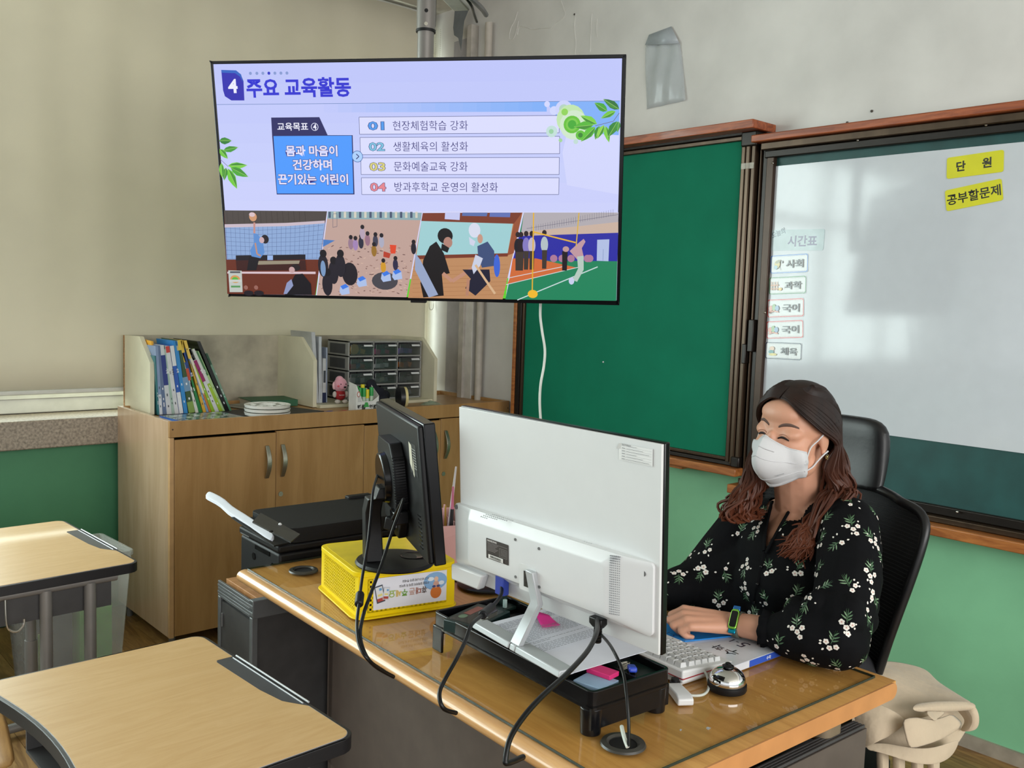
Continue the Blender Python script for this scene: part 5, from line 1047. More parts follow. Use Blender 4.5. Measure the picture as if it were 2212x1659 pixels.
pens = [((-.045, .02), .30, 'c9bfc4', 'tall clear ruler standing highest in the pink organizer', 'ruler', .004), ((-.033, .0), .245, '1c1a1c', 'black pen with a clear pink cap in the pink organizer', 'pen', .0045), ((-.075, .04), .20, '2a5ab4', 'blue handled scissors standing in the pink organizer', 'scissors', .009), ((-.07, .01), .19, 'b03a4a', 'red and purple glue stick standing in the pink organizer', 'glue stick', .011),
        ((-.03, .05), .185, 'c9a24a', 'thin yellow pencil standing in the pink organizer', 'pencil', .0035), ((-.04, .07), .18, 'd2a0a6', 'thin pink pen at the back of the pink organizer', 'pen', .004), ((.03, .03), .175, '3a2e30', 'black and white makeup brush roll in the pink organizer', 'brush', .016), ((.058, .05), .17, '202024', 'black capped stamp in the right bay of the pink organizer', 'stamp', .015)]
for (x, y), h, cl, lb, ct, r_ in pens:
    p = PM @ Vector((x, y, .0045)); t = thing(ct.replace(' ', '_'), lb, ct, p, (R(PH.uniform(-5, 5)), R(PH.uniform(-4, 6)), 0), 'stationery in the pink organizer'); m = mat('pen_'+cl, cl, .35)
    MB().cyl((0, 0, 0), (0, 0, h*.75), r_, n=14).done('barrel', m, t); MB().cyl((0, 0, h*.75), (0, 0, h), r_*.95, r_*.6, n=14).done('top', mat('pen_top_'+cl, {'1c1a1c': 'c06a88', 'b03a4a': '6a5a94', 'c9bfc4': 'c9c2c4', '3a2e30': 'c9c4c0', '2a5ab4': '17171a'}.get(cl, cl), .3), t)
# round dark tray under the white monitor's left
o = thing('phone_stand', 'black round based stand on the desk between basket and riser', 'stand', hz(1045, 1282, ZB+.0)); MB().lathe([(0, 0), (.085, 0), (.086, .004), (.08, .009), (0, .012)], n=40).done('base_disc', M_blackg, o); o.location += Vector((.06, .05, 0)); o.location.z = ZB
MB().cyl((.01, 0, .01), (.012, 0, .1), .008).done('stem', M_blackg, o)

# ---- keyboard
KB = thing('keyboard', 'white keyboard with raised keys beside the blue book', 'keyboard', (0, 0, 0))
k0, k1 = hz(1474, 1483, ZB), hz(1584, 1446, ZB); KB.location = k0; kr = math.atan2(k1.y-k0.y, k1.x-k0.x); KB.rotation_euler = (0, 0, kr)
M_kb = mat('keyboard_white', 'd3d4d4', .45, var=.01); M_key = mat('keycap_white', 'c9caca', .5, var=.01)
b = MB(); KW, KD = .44, (k1-k0).length
b.add([(0, 0, .004), (KD, 0, .004), (KD, KW, .004), (0, KW, .004), (0.0, 0, .032), (KD, 0, .017), (KD, KW, .017), (0, KW, .032)], [(0, 3, 2, 1), (4, 5, 6, 7), (0, 1, 5, 4), (1, 2, 6, 5), (2, 3, 7, 6), (3, 0, 4, 7)]); b.done('case', M_kb, KB, bev=.004, seg=3)
MB().span((-.0015, -.0015, .0135), (KD+.0015, KW+.0015, .0152)).done('red_trim', mat('red_trim', '9c2230', .4), KB); MB().span((.0, .004, 0), (.1, KW-.004, .014)).done('underside', M_kb, KB, bev=.003)
keym = {}
for r_ in range(6):
    n = 21; y = .014
    for c_ in range(n):
        wd = .0198 if not (r_ in (2, 3, 4) and c_ in (0, 14)) else .0245
        if r_ == 5 and c_ == 5: wd = .09
        if y+wd > KW-.012: break
        key = round(wd, 4)
        if key not in keym: me = MB().box((0, 0, .0045), (.0182, wd-.0022, .009), taper=.8).mesh('key', False); me.materials.append(M_key); keym[key] = me
        o = bpy.data.objects.new('key', keym[key]); COL.objects.link(o); o.parent = KB
        x = .018+r_*.0202+(.005 if r_ else 0); o.location = (x, y+wd/2, .031-.0968*x+.001); o.rotation_euler = (0, .0965, 0); y += wd-.0002
a = Art(Matrix.Rotation(.0965, 4, 'Y') @ Matrix.Translation((0, 0, .0415)), step=.00001)
for r_ in range(6):
    for c_ in range(20): a.rect(.018+r_*.0202, .021+c_*.0198, .0215+r_*.0202, .0245+c_*.0198, '3c3d40'); a.h = 0
a.done('key_legends', PRINT, KB)
# ---- book and cards under the hand
bk = thing('book', 'white mathematics textbook with a blue spine end under the forearm', 'book', (1.61, 1.075, ZB), R(0))
bc = [hz(x, y, .7625) for x, y in ((1588, 1436), (1655, 1414), (1560, 1310), (1432, 1372))]
bco = Vector((1.60, 1.075, ZB)); bk.location = bco
e1 = (hz(1656, 1413, .7625)-hz(1573, 1443, .7625)); e1.z = 0; bw = .21; e1.normalize(); e2 = Vector((-e1.y, e1.x, 0)); s0 = hz(1573, 1443, .7625); 
def bkp(x, y, z=0): return s0-bco+e1*x+e2*y+Vector((0, 0, z))
th = .0145
MB().add([bkp(0, 0, -th)+Vector((0, 0, 0)), bkp(bw, 0, -th), bkp(bw, .285, -th), bkp(0, .285, -th), bkp(0, 0, -.001), bkp(bw, 0, -.001), bkp(bw, .285, -.001), bkp(0, .285, -.001)], [(0, 3, 2, 1), (4, 5, 6, 7), (0, 1, 5, 4), (1, 2, 6, 5), (2, 3, 7, 6), (3, 0, 4, 7)]).done('pages', M_page, bk, smooth=False)
MB().add([bkp(-.001, -.001), bkp(bw, -.001), bkp(bw, .286), bkp(-.001, .286)], [(0, 1, 2, 3)]).done('cover', mat('book_cover_white', 'd3d7de', .3, coat=.3), bk, solid=.0012, smooth=False)
MB().add([bkp(-.001, -.0012), bkp(bw, -.0012), bkp(bw, -.0012, -th), bkp(-.001, -.0012, -th)], [(0, 1, 2, 3)]).done('spine', mat('book_cover_white', 'd3d7de'), bk, solid=.001, smooth=False)
M_ = Matrix(((e2.x, -e1.x, 0, bkp(0, 0).x), (e2.y, -e1.y, 0, bkp(0, 0).y), (0, 0, 1, bkp(0, 0).z+.0008), (0, 0, 0, 1)))
a = Art(M_, step=.00006)      # local x runs along the spine side, y towards the camera
def onbk(px, py): q = M_.inverted() @ (hz(px, py, .763)-bco); return q.x, q.y
x, y = onbk(1583, 1410)
a.text('수', x-.012, y-.018, .034, '23262f', bold=.01); x, y = onbk(1558, 1400); a.text('학', x-.008, y-.012, .028, '23262f', bold=.01); x, y = onbk(1606, 1395); a.text('5', x-.006, y-.02, .032, '23304a', bold=.0); a.text('-1', x+.018, y-.014, .02, '23304a')
x, y = onbk(1556, 1415); a.text('초등학교', x-.01, y+.012, .006, '2f55b4', wd=.03); a.done('cover_lettering', GLOSSPRINT, bk)
a = Art(Matrix(((e1.x, 0, e1.y, bkp(0, 0).x), (e1.y, 0, -e1.x, bkp(0, 0).y), (0, 1, 0, bkp(0, 0, -th).z), (0, 0, 0, 1))) @ Matrix.Translation((0, 0, .0022)), step=.0001); a.rect(.07, .0005, bw, th, '2b52b8'); a.text('수학', .13, .003, .008, 'd8dce6', bold=.03); a.rect(.02, .004, .03, .007, '33363e'); a.done('spine_print', PRINT, bk)
t = thing('blue_workbook', 'bright blue workbook numbered five dash one under the hand', 'book', (1.55, 1.2, .7625)); q = [hz(x, y, .768) for x, y in ((1400, 1345), (1400, 1360), (1480, 1383), (1600, 1370), (1610, 1340), (1520, 1318))]; c = sum(q, Vector())/6; t.location = (c.x, c.y, .7638)
MB().prism([(p.x-c.x, p.y-c.y) for p in q], 0, .003).done('cover', mat('blue_cover_bright', '2080cc', .35), t, smooth=False)
a = Art(M_.to_3x3().to_4x4(), step=.00008); q_2 = M_.to_3x3().to_4x4().inverted() @ (hz(1443, 1368, .768)-t.location); a.h = .0032; a.text('5-1', q_2.x-.02, q_2.y-.01, .016, '16407a', bold=.01); a.done('cover_lettering', PRINT, t)
pg = thing('papers', 'white papers fanned out on the desk behind the wrist', 'paper', hz(1600, 1320, ZB)); pg.location.z = ZB
for i, q in enumerate((((1528, 1314), (1556, 1302), (1640, 1330), (1600, 1352)), ((1556, 1318), (1583, 1298), (1646, 1332), (1620, 1360)))):
    P = [hz(x, y, .757)-pg.location for x, y in q]; P[2] = P[2]+(P[2]-P[1])*.4; P[3] = P[3]+(P[3]-P[0])*.4
    for p in P: p.z = .0185+.0012*i
    MB().add(P, [(0, 1, 2, 3)]).done('sheet', M_paper, pg, solid=.0006, smooth=False)
# ---- call bell
bp_ = hz(1570, 1488, ZB); be = thing('call_bell', 'chrome desk bell with a black button on the glass near the keyboard', 'bell', (bp_.x, bp_.y, ZB))
MB().lathe([(.0, 0), (.0375, 0), (.039, .003), (.0385, .0125), (.036, .014), (0, .014)], n=48).done('base', M_black, be)
MB().lathe([(.0355, .014), (.0365, .019), (.0345, .027), (.029, .0355), (.020, .0415), (.008, .0445), (0, .045)], n=56).done('dome', mat('mirror_chrome', 'd8d8d8', .06, metal=1, var=0), be)
MB().lathe([(0.006, .0445), (.011, .0448), (.0115, .048), (.007, .0505), (.005, .0535), (.0, .0545)], n=28).done('button', M_blackg, be)
# ---- white remote, cable, plug
rp = hz(1478, 1510, ZB); rc = thing('white_remote', 'small white wedge shaped remote on the glass beside the riser', 'remote', (rp.x, rp.y, ZB), R(-35))
ra, rb_ = hz(1450, 1483, ZB), hz(1485, 1530, ZB); rc.location = ((ra+rb_)/2).to_tuple()[:2]+(ZB,); dd = rb_-ra; rc.rotation_euler = (0, 0, math.atan2(dd.y, dd.x))
MB().add([(-.04, -.016, 0), (.04, -.016, 0), (.04, .016, 0), (-.04, .016, 0), (-.04, -.015, .012), (.025, -.0155, .018), (.041, -.0155, .013), (.041, .0155, .013), (.025, .0155, .018), (-.04, .015, .012)], [(0, 3, 2, 1), (0, 1, 6, 5, 4), (2, 3, 9, 8, 7), (1, 2, 7, 6), (4, 5, 8, 9), (5, 6, 7, 8), (3, 0, 4, 9)]).done('body', M_white, rc, bev=.003, seg=3)
cc_ = [hz(x, y, ZB+.005) for x, y in ((1449, 1462), (1480, 1455), (1520, 1462), (1531, 1482), (1520, 1500), (1490, 1502), (1465, 1490))]
cc_[1].z += .02; cc_[2].z += .012
wc = MB().tube(cc_, .0027, 10).done('white_cable', mat('white_cord', 'c9cec6', .4)); tag(wc, 'looped white cable on the glass beside the desk bell', 'cable')
p = hz(1458, 1474, ZB+.009); t = thing('cable_knob', 'small black ribbed cable weight behind the white remote', 'cable clip', (p.x, p.y, ZB)); MB().cyl((0, 0, 0), (.0, 0, .012), .011, n=20).done('body', M_blackg, t, bev=.002); MB().cyl((0, 0, .012), (0, 0, .0175), .008, n=14).done('ribbed_cap', M_black, t)
for px, py, s, lb in ((1531, 1574, .006, 'larger scrap of crinkled foil on the desk glass'), (1471, 1578, .003, 'tiny foil scrap on the desk glass left of the larger one')):
    p = hz(px, py, ZB); o = MB().add([(-s, -s*.5, .0), (s*.3, -s*.6, .002), (s, 0, .0), (s*.2, s*.6, .002), (-s*.8, s*.5, .001)], [(0, 1, 2, 3, 4)]).done('foil_scrap', mat('foil', 'dfe2e6', .2, metal=.8), None, solid=.0004, smooth=False); o.location = (p.x, p.y, ZB); tag(o, lb, 'scrap')

# ---- cables
def cable(name, label, pts, r_, m=M_cable, extra=None):
    P = [p if isinstance(p, Vector) else at(*p) for p in pts]; o = P[0]
    t = thing(name, label, 'cable', o); MB().tube([p-o for p in P], r_, 10, sub=8).done('cord', m, t)
    return t, o
wpw = lambda px, py, off: WM @ wp(px, py, off)
sock = BM @ Vector((.075, -.09, .045))
t, o = cable('power_cable', 'black power cable from the old monitor hanging over the desk edge', [sock, (872, 1078, 2.03), (850, 1140, 1.98), (824, 1220, 1.90), (798, 1290, 1.79), (783, 1335, 1.73), (778, 1375, 1.67), (790, 1415, 1.64), (812, 1440, 1.66), (850, 1462, 1.72)], .0036)
MB().box((0, 0, 0), (.02, .022, .03), (.2, 0, .4)).done('plug', M_cable, t, bev=.003)
b0 = BM @ Vector((-.06, .0, .04))
t, o = cable('signal_cable', 'black signal cable with a ferrite lump over the basket front', [b0, (806, 1060, 2.12), (802, 1100, 2.06), (795, 1170, 1.96), (782, 1250, 1.84), (776, 1300, 1.76), (771, 1345, 1.70), (775, 1390, 1.65), (795, 1425, 1.63), (830, 1450, 1.69)], .0031)
f0, f1 = at(778, 1282, 1.785), at(775, 1307, 1.755); MB().cyl(f0-o, f1-o, .0085, n=14).done('ferrite_bead', M_black, t, bev=.003)
t, o = cable('video_cable', 'black video cable with a blue plug behind the white monitor', [wpw(1083, 1262, .012), (1083, 1283, 1.84), (1068, 1305, 1.79), (1040, 1330, 1.70), (1018, 1350, 1.64), (1005, 1385, 1.60), (985, 1425, 1.55), (960, 1470, 1.51), (949, 1500, 1.48), (958, 1530, 1.47), (985, 1540, 1.51)], .0036)
pa, pb = wpw(1085, 1238, .012)-o, wpw(1084, 1284, .014)-o; b = MB(); b.loft([[p+Vector((dx, dy, 0)) for dx, dy in ((-.008, -.013), (.008, -.013), (.008, .013), (-.008, .013))] for p in (pa, pb)]); b.done('blue_plug', mat('vga_blue', '2c3f9c', .4), t, bev=.002)
f0, f1 = at(1063, 1311, 1.775), at(1042, 1329, 1.705); MB().cyl(f0-o, f1-o, .0085, n=14).done('ferrite_bead', M_black, t, bev=.002)
s0_ = wpw(1290, 1337, .02)
t, o = cable('power_cable', 'thick black power cable looping from the white monitor over the desk front', [s0_, (1289, 1365, 1.57), (1270, 1405, 1.50), (1225, 1455, 1.42), (1170, 1505, 1.36), (1130, 1550, 1.32), (1102, 1595, 1.29), (1092, 1640, 1.275), (1098, 1648, 1.28), (1130, 1635, 1.33)], .0042)
pa, pb, pc = wpw(1292, 1333, .02)-o, wpw(1292, 1356, .022)-o, wpw(1290, 1385, .02)-o
MB().loft([[p+Vector((dx, dy, 0))*s for dx, dy in ((-.009, -.015), (.009, -.015), (.009, .015), (-.009, .015))] if 0 else [p+Vector((dx*s, dy*s, 0)) for dx, dy in ((-.009, -.015), (.009, -.015), (.009, .015), (-.009, .015))] for p, s in ((pa, 1), (pa.lerp(pb, .6), 1), (pb, .6))]).done('plug', M_cable, t, bev=.002)
for i in range(5): q = pb.lerp(pc, i/4.5); MB().cyl(q, q+(pc-pb).normalized()*.0035, .0078, n=12).done('strain_rib', M_cable, t)
t, o = cable('thin_cable', 'thin black cable dropping from the white monitor into the desk hole', [wpw(1300, 1372, .02), (1322, 1400, 1.52), (1345, 1450, 1.47), (1353, 1500, 1.44), (1358, 1560, 1.425), (1358, 1612, 1.42)], .0027)
t, o = cable('grey_white_cable', 'short white cable coming out of the front desk hole', [(1343, 1570, 1.47), (1345, 1580, 1.45), (1350, 1598, 1.43), (1356, 1614, 1.42)], .0033, mat('white_cord', 'c9cec6', .4))

# ================================================================ pupil desks
M_pt = wood('pupil_desk_maple', 'c8a472', 'c09a66', .38, grain=(1.2, 8, 8), scale=2.2, dist=2.6, coat=.25)
M_pe = mat('pupil_desk_edge', '1a191b', .45, bump=.1, bscale=300); M_leg = mat('pupil_desk_leg', '86837f', .4, metal=.3, var=.03)
def pupil_desk(loc, rot, label, group):
    t = thing('pupil_desk', label, 'desk', loc, rot, group); X0, X1, Yh = -.235, .225, .328
    def outline(g, n=6):
        pts = []
        for cx, cy, a in ((X1-.035, Yh-.035, 0), (X0+.03, Yh-.03, 90)):
            for i in range(n+1): q = R(a+90*i/n); pts.append((cx+(.035+g)*math.cos(q), cy+(.035+g)*math.sin(q)))
        for i in range(1, 14): y = (Yh-.03)*(1-2*i/14); pts.append((X0-.005-g+.035*math.cos(y/(Yh-.03)*PI/2)**1.0, y))
        for cx, cy, a in ((X0+.03, -Yh+.03, 180), (X1-.035, -Yh+.035, 270)):
            for i in range(n+1): q = R(a+90*i/n); pts.append((cx+(.035+g)*math.cos(q), cy+(.035+g)*math.sin(q)))
        return pts
    MB().prism(outline(0), -.028, -.001).done('edge_band', M_pe, t, bev=.006, seg=3)
    o2 = outline(-.0085)
    tray = [(X1-.009, .155), (X1-.045, .155), (X1-.05, .145), (X1-.047, -.04), (X1-.038, -.115), (X1-.03, -.13), (X1-.009, -.165)]
    # writing surface: outline with the pencil tray notch cut out of the far edge
    ii = [i for i, p in enumerate(o2) if p[0] > X1-.012 and p[1] < 0]
    k = len(o2); seq = o2[:k]; seq = seq+[(X1-.0095, -.165)]+[p for p in reversed(tray[1:-1])]+[(X1-.0095, .155)]
    MB().prism(seq, -.0015, .0005).done('writing_surface', M_pt, t, smooth=False)
    MB().prism(outline(-.0075), -.0016, -.0002).done('trim_line', mat('pale_trim', 'a7a9ac', .3), t, smooth=False)
    MB().prism([(p[0]+.001, p[1]) for p in tray], -.0014, .0002).done('pencil_tray', mat('tray_grey', '3d4045', .35), t, smooth=False)
    MB().tube([(X1-.002, .15, .002), (X1-.002, -.155, .002)], .0022, 6, sub=1).done('tray_ridge', mat('pale_trim', 'a7a9ac'), t)
    MB().tube([(X1-.012, .145, .001), (X1-.012, -.15, .001)], .0016, 6, sub=1).done('tray_ridge', mat('pale_trim', 'a7a9ac'), t)
    for s in (-1, 1):
        MB().tube([(X0+.05, s*.27, -.045), (X1-.05, s*.27, -.045)], .014, 12, sub=1).done('side_rail', M_leg, t)
        MB().tube([(X0+.04, s*.27, .03-.70), (X1-.02, s*.27, .03-.70)], .016, 12, sub=1).done('foot', M_leg, t)
        for x in (-.02, .10):
            MB().cyl((x, s*.27, -.05), (x, s*.27, -.4), .0165, n=16).done('leg', M_leg, t); MB().cyl((x, s*.27, -.38), (x, s*.27, -.67), .0195, n=16).done('leg_sleeve', M_leg, t)
        MB().tube([(-.13, s*.295, -.05), (-.13, s*.3, -.1), (-.125, s*.302, -.13), (-.105, s*.306, -.14), (-.09, s*.308, -.125), (-.088, s*.308, -.108)], .0032, 8).done('bag_hook', M_chrome, t)
    MB().span((X0+.06, -.255, -.135), (X1-.06, .255, -.128)).done('book_tray', M_ped, t); MB().span((X1-.066, -.255, -.135), (X1-.06, .255, -.03)).done('book_tray_back', M_ped, t)
    for s in (-1, 1): MB().span((X0+.06, s*.255-.003, -.135), (X1-.06, s*.255+.003, -.03)).done('book_tray_side', M_ped, t)
    return t
pupil_desk((.661, 1.712, .7005), R(1.5), 'pupil desk nearest the camera with pale wood top and black edge', 'pupil desks with pencil trays')
pupil_desk((.735, 3.02, .7005), R(2.5), 'pupil desk by the window wall with hook and grey legs', 'pupil desks with pencil trays')
# bin and crate behind the pupil desk
bn = thing('storage_bin', 'tall cloudy plastic bin with green and red toys beside the cabinet', 'bin', (1.03, 3.62, 0), R(3)); M_cloud = mat('cloudy_plastic', 'c2c4be', .3, alpha=.35)
def openbox(t, x, y, z, tp, m, n): 
    b = MB(); q = [(-x/2, -y/2), (x/2, -y/2), (x/2, y/2), (-x/2, y/2)]
    b.add([(a*tp, c*tp, 0) for a, c in q]+[(a, c, z) for a, c in q], [(0, 1, 5, 4), (1, 2, 6, 5), (2, 3, 7, 6), (3, 0, 4, 7), (3, 2, 1, 0)]); return b.done(n, m, t, solid=.003, smooth=False)
openbox(bn, .36, .30, .52, .8, M_cloud, 'bin_wall'); b = MB(); ringwall(b, -.19, -.16, .19, .16, .02, .505, .525, .012); b.done('bin_rim', M_cloud, bn, bev=.002)
for i, (cl, nm, p, s) in enumerate((('5cc238', 'green board game sheet inside the cloudy bin', (.07, -.02, .16), (.12, .14, .30)), ('b83a3c', 'red box at the top of the cloudy bin', (.05, .02, .40), (.1, .1, .12)), ('3a4a5c', 'dark box in the middle of the cloudy bin', (-.06, 0, .2), (.1, .16, .38)))):
    t = thing(['toy_sheet', 'red_box', 'dark_box'][i], nm, 'toy', (1.03+p[0], 3.62+p[1], .004)); MB().box((0, 0, p[2]), s, (0, 0, .1)).done('body', mat('bin_'+cl, cl, .5), t, bev=.003) if i != 1 else MB().box((0, 0, .38), s).done('body', mat('bin_'+cl, cl, .5), t, bev=.003)
    if i == 1: t.location.z = .004; 
cr = thing('plastic_crate', 'dark grey drawer crate standing under the window wall', 'crate', (.62, 3.85, 0)); 
for i in range(4): MB().span((-.28, -.17, .01+i*.13), (.18, .17, .125+i*.13)).done('drawer', mat('dark_blue_grey', '2f3237', .45), cr, bev=.005)
t = thing('green_ring', 'round green toy ring showing under the pupil desk by the window', 'toy', (.905, 3.50, .33)); t.rotation_euler = (PI/2, 0, .3)
MB().tube([(.05*math.cos(a), .05*math.sin(a), 0) for a in np.linspace(0, 2*PI, 13)[:-1]], .008, 8, closed=True, sub=2).done('ring', mat('lime_plastic', '6f9a3c', .5), t); t.location.z = .38
MB().box((0, -.25, 0), (.012, .26, .012)).done('stem', mat('lime_plastic', '6f9a3c'), t, bev=.002)
# pupil chair at the lower left
pc = thing('pupil_chair', 'pupil chair with plywood seat at the lower left edge', 'chair', (.36, 2.42, 0), R(-8)); M_ply = wood('plywood', 'b4884f', '9c7240', .4, grain=(8, 1, 8))
rows = [[(x, y, .42+.012*((x/.19)**2)+.008*math.cos(y/.2*PI)) for x in np.linspace(-.19, .19, 7)] for y in np.linspace(-.19, .19, 7)]
MB().grid(rows).done('seat', M_ply, pc, solid=.012, sub=1)
rows = [[(-.2-.02*math.cos(y/.2*PI/2)-.03*(z-.6), y, z) for y in np.linspace(-.19, .19, 7)] for z in (.62, .68, .74, .79)]
MB().grid(rows).done('backrest', M_ply, pc, solid=.012, sub=1)
for s in (-1, 1): MB().tube([(-.2, s*.17, .78), (-.19, s*.17, .45), (-.1, s*.17, .40), (.1, s*.17, .40), (.15, s*.17, .38), (.16, s*.17, .05), (.14, s*.17, .015), (-.2, s*.17, .015)], .011, 10, sub=4).done('side_frame', M_leg, pc)
MB().tube([(.16, -.17, .3), (.16, .17, .3)], .012, 10, sub=1).done('stretcher', M_leg, pc)
c2 = thing('pupil_chair', 'pupil chair whose plywood back just shows at the bottom left corner', 'chair', (.05, 1.62, 0), 0)
rows = [[(.18+.02*math.cos(y/.2*PI/2), y, z) for y in np.linspace(-.19, .19, 7)] for z in (.56, .62, .68, .72)]
bpy.data.objects.remove(c2)
# ================================================================ the teacher
def cap(b, p0, p1, r0, r1, k=4):
    p0, p1 = Vector(p0), Vector(p1)
    for i in range(k+1):
        t = i/k; b.ell(p0.lerp(p1, t), r0+(r1-r0)*t, 12, 8)
    b.cyl(p0, p1, r0, r1, n=12)
def chain(b, pts, rs, k=4):
    for i in range(len(pts)-1): cap(b, pts[i], pts[i+1], rs[i], rs[i+1], k)
def remesh(b, name, m, parent, vox, it=4, fac=.5):
    bmesh.ops.recalc_face_normals(b.bm, faces=b.bm.faces)
    me = bpy.data.meshes.new(name); b.bm.to_mesh(me); b.bm.free(); o = bpy.data.objects.new(name, me); COL.objects.link(o)
    r_ = o.modifiers.new('r', 'REMESH'); r_.mode = 'VOXEL'; r_.voxel_size = vox; s_ = o.modifiers.new('s', 'SMOOTH'); s_.iterations = it; s_.factor = fac
    m2 = bpy.data.meshes.new_from_object(o.evaluated_get(bpy.context.evaluated_depsgraph_get())); o.modifiers.clear(); o.data = m2; m2.name = name
    m2.polygons.foreach_set('use_smooth', [True]*len(m2.polygons)); m2.materials.clear(); m2.materials.append(m); o.parent = parent
    return o
def bvh(o): return BVHTree.FromPolygons([v.co.copy() for v in o.data.vertices], [tuple(p.vertices) for p in o.data.polygons])
PO = Vector((2.08, 1.15, .46))
person = thing('person', 'seated woman with long brown hair, white mask and black floral blouse at the desk', 'person', PO)
W = lambda *a: at(*a)-PO
M_skin = mat('skin', 'c69379', .5, var=.05, scale=9, bump=.06, bscale=220)
M_skin.node_tree.nodes['Principled BSDF'].inputs['Subsurface Weight'].default_value = .12
M_skin.node_tree.nodes['Principled BSDF'].inputs['Subsurface Radius'].default_value = (.01, .004, .002)
HC = at(1715, 922, 2.17)-PO
F = Vector((-.975, .057, -.20)).normalized(); Lf = Vector((0, 0, 1)).cross(F).normalized()
Lf = (Lf+Vector((0, 0, -.07))).normalized(); U = F.cross(Lf).normalized()
HM = Matrix(((F.x, Lf.x, U.x, HC.x), (F.y, Lf.y, U.y, HC.y), (F.z, Lf.z, U.z, HC.z), (0, 0, 0, 1)))
def h(x, y, z): return HM @ Vector((x, y, z))
shN, shF = W(1832, 1136, 2.12), W(1622, 1124, 2.36)
nb = W(1728, 1102, 2.25); ch = W(1728, 1225, 2.24); be_ = W(1715, 1330, 2.25); hp_ = W(1745, 1440, 2.30)
lat = (shN-shF); lat.z = 0; lat.normalize(); fw = Vector((lat.y, -lat.x, 0)); fw = fw if fw.x < 0 else -fw
EN = hz(1812, 1388, .808)-PO; WN_ = hz(1588, 1348, .795)-PO
EF = W(1508, 1262, 2.34); WF = hz(1392, 1290, .79)-PO
# --- body: one continuous skin surface
b = MB()
b.ell((-.014, 0, .012), (.094, .077, .081), 24, 18, HM); b.ell((.030, 0, -.035), (.064, .068, .075), 24, 18, HM); b.ell((.046, 0, -.088), (.036, .044, .030), 16, 12, HM)
for s in (-1, 1):
    b.ell((.048, s*.034, -.045), (.036, .038, .038), 16, 12, HM); b.ell((.052, s*.033, .005), (.030, .028, .018), 14, 10, HM)
    b.ell((-.008, s*.076, -.022), (.017, .007, .029), 14, 10, HM); b.ell((-.003, s*.077, -.048), (.008, .006, .010), 10, 8, HM); b.ell((.028, s*.044, -.072), (.036, .030, .034), 12, 8, HM)
b.ell((.087, 0, -.012), (.012, .012, .026), 12, 10, HM); b.ell((.098, 0, -.036), (.015, .016, .013), 12, 10, HM); b.ell((.045, 0, .045), (.034, .052, .032), 16, 12, HM)
chain(b, [h(-.015, 0, -.07), nb+Vector((0, 0, .0))], [.062, .058]); b.ell((0, 0, 0), (1, 1, 1), 8, 6, Matrix.Translation(nb+Vector((0, 0, -.03))) @ Matrix.Diagonal((.07, .09, .05, 1)))
chain(b, [nb+Vector((0, 0, -.03)), ch+fw*.012+Vector((0, 0, .05)), ch+fw*.0, be_], [.062, .085, .08, .07])
chain(b, [shN-lat*.03, nb, shF+lat*.03], [.04, .05, .04])
chain(b, [shN-lat*.02, EN, WN_], [.035, .036, .0265]); chain(b, [shF+lat*.02, EF, WF], [.035, .036, .027])
def hand(b, wr, kn, across, up, curl=1.0, sc=1.0, drop=.03, thumb=1):
    """palm from wrist to knuckles, four fingers bent at two joints, thumb from the side of the palm"""
    fwd = (kn-wr).normalized(); acr = (across-fwd*across.dot(fwd)).normalized(); offs = (-.0275, -.0095, .0095, .0280)      # pinky .. index
    tips = []
    for i, (o_, ln, r_) in enumerate(zip(offs, (.030, .038, .041, .037), (.0088, .0097, .0102, .0100))):
        k = kn+acr*o_*sc+fwd*(-.004, .004, .007, .002)[i]-up*(.003 if i == 0 else 0)
        chain(b, [wr+acr*o_*.45*sc, k], [.0175, r_*1.18], 5)
        p1 = k+fwd*ln*(.72+.1*(1-curl))-up*ln*.50*curl; p2 = p1-up*ln*.42*curl-fwd*ln*.45*curl+fwd*(1-curl)*ln*.8; p3 = p2-fwd*ln*.5*curl+fwd*(1-curl)*ln*.5+up*.001
        chain(b, [k, p1, p2, p3], [r_*1.02, r_*.93, r_*.85, r_*.7], 4); tips.append(p3)
    th0 = wr+acr*.022*thumb+fwd*.018-up*.008; th1 = th0+fwd*.032+acr*.014*thumb-up*.008; th2 = th1+fwd*.030-acr*.006*thumb-up*.008; th3 = th2+fwd*.020-acr*.014*thumb-up*.003
    chain(b, [th0, th1, th2, th3], [.016, .0125, .0105, .0085], 4)
    return tips
KN_ = hz(1484, 1334, .808)-PO; hd = (KN_-WN_).normalized(); acr = Vector((0, 0, 1)).cross(hd); acr = acr if acr.dot(RF) > 0 else -acr
upv = (Vector((0, 0, 1))+acr*-.35).normalized()
acr2 = (acr+Vector((0, 0, .30))).normalized()
hand(b, WN_, KN_, acr2, upv, 1.0, 1.05)
KF_ = WF+(hz(1330, 1290, .785)-PO-WF).normalized()*.085; a2 = Vector((0, 0, 1)).cross((KF_-WF).normalized())
hand(b, WF, KF_, a2 if a2.dot(RF) < 0 else -a2, Vector((0, 0, 1)), .45, 1.0)
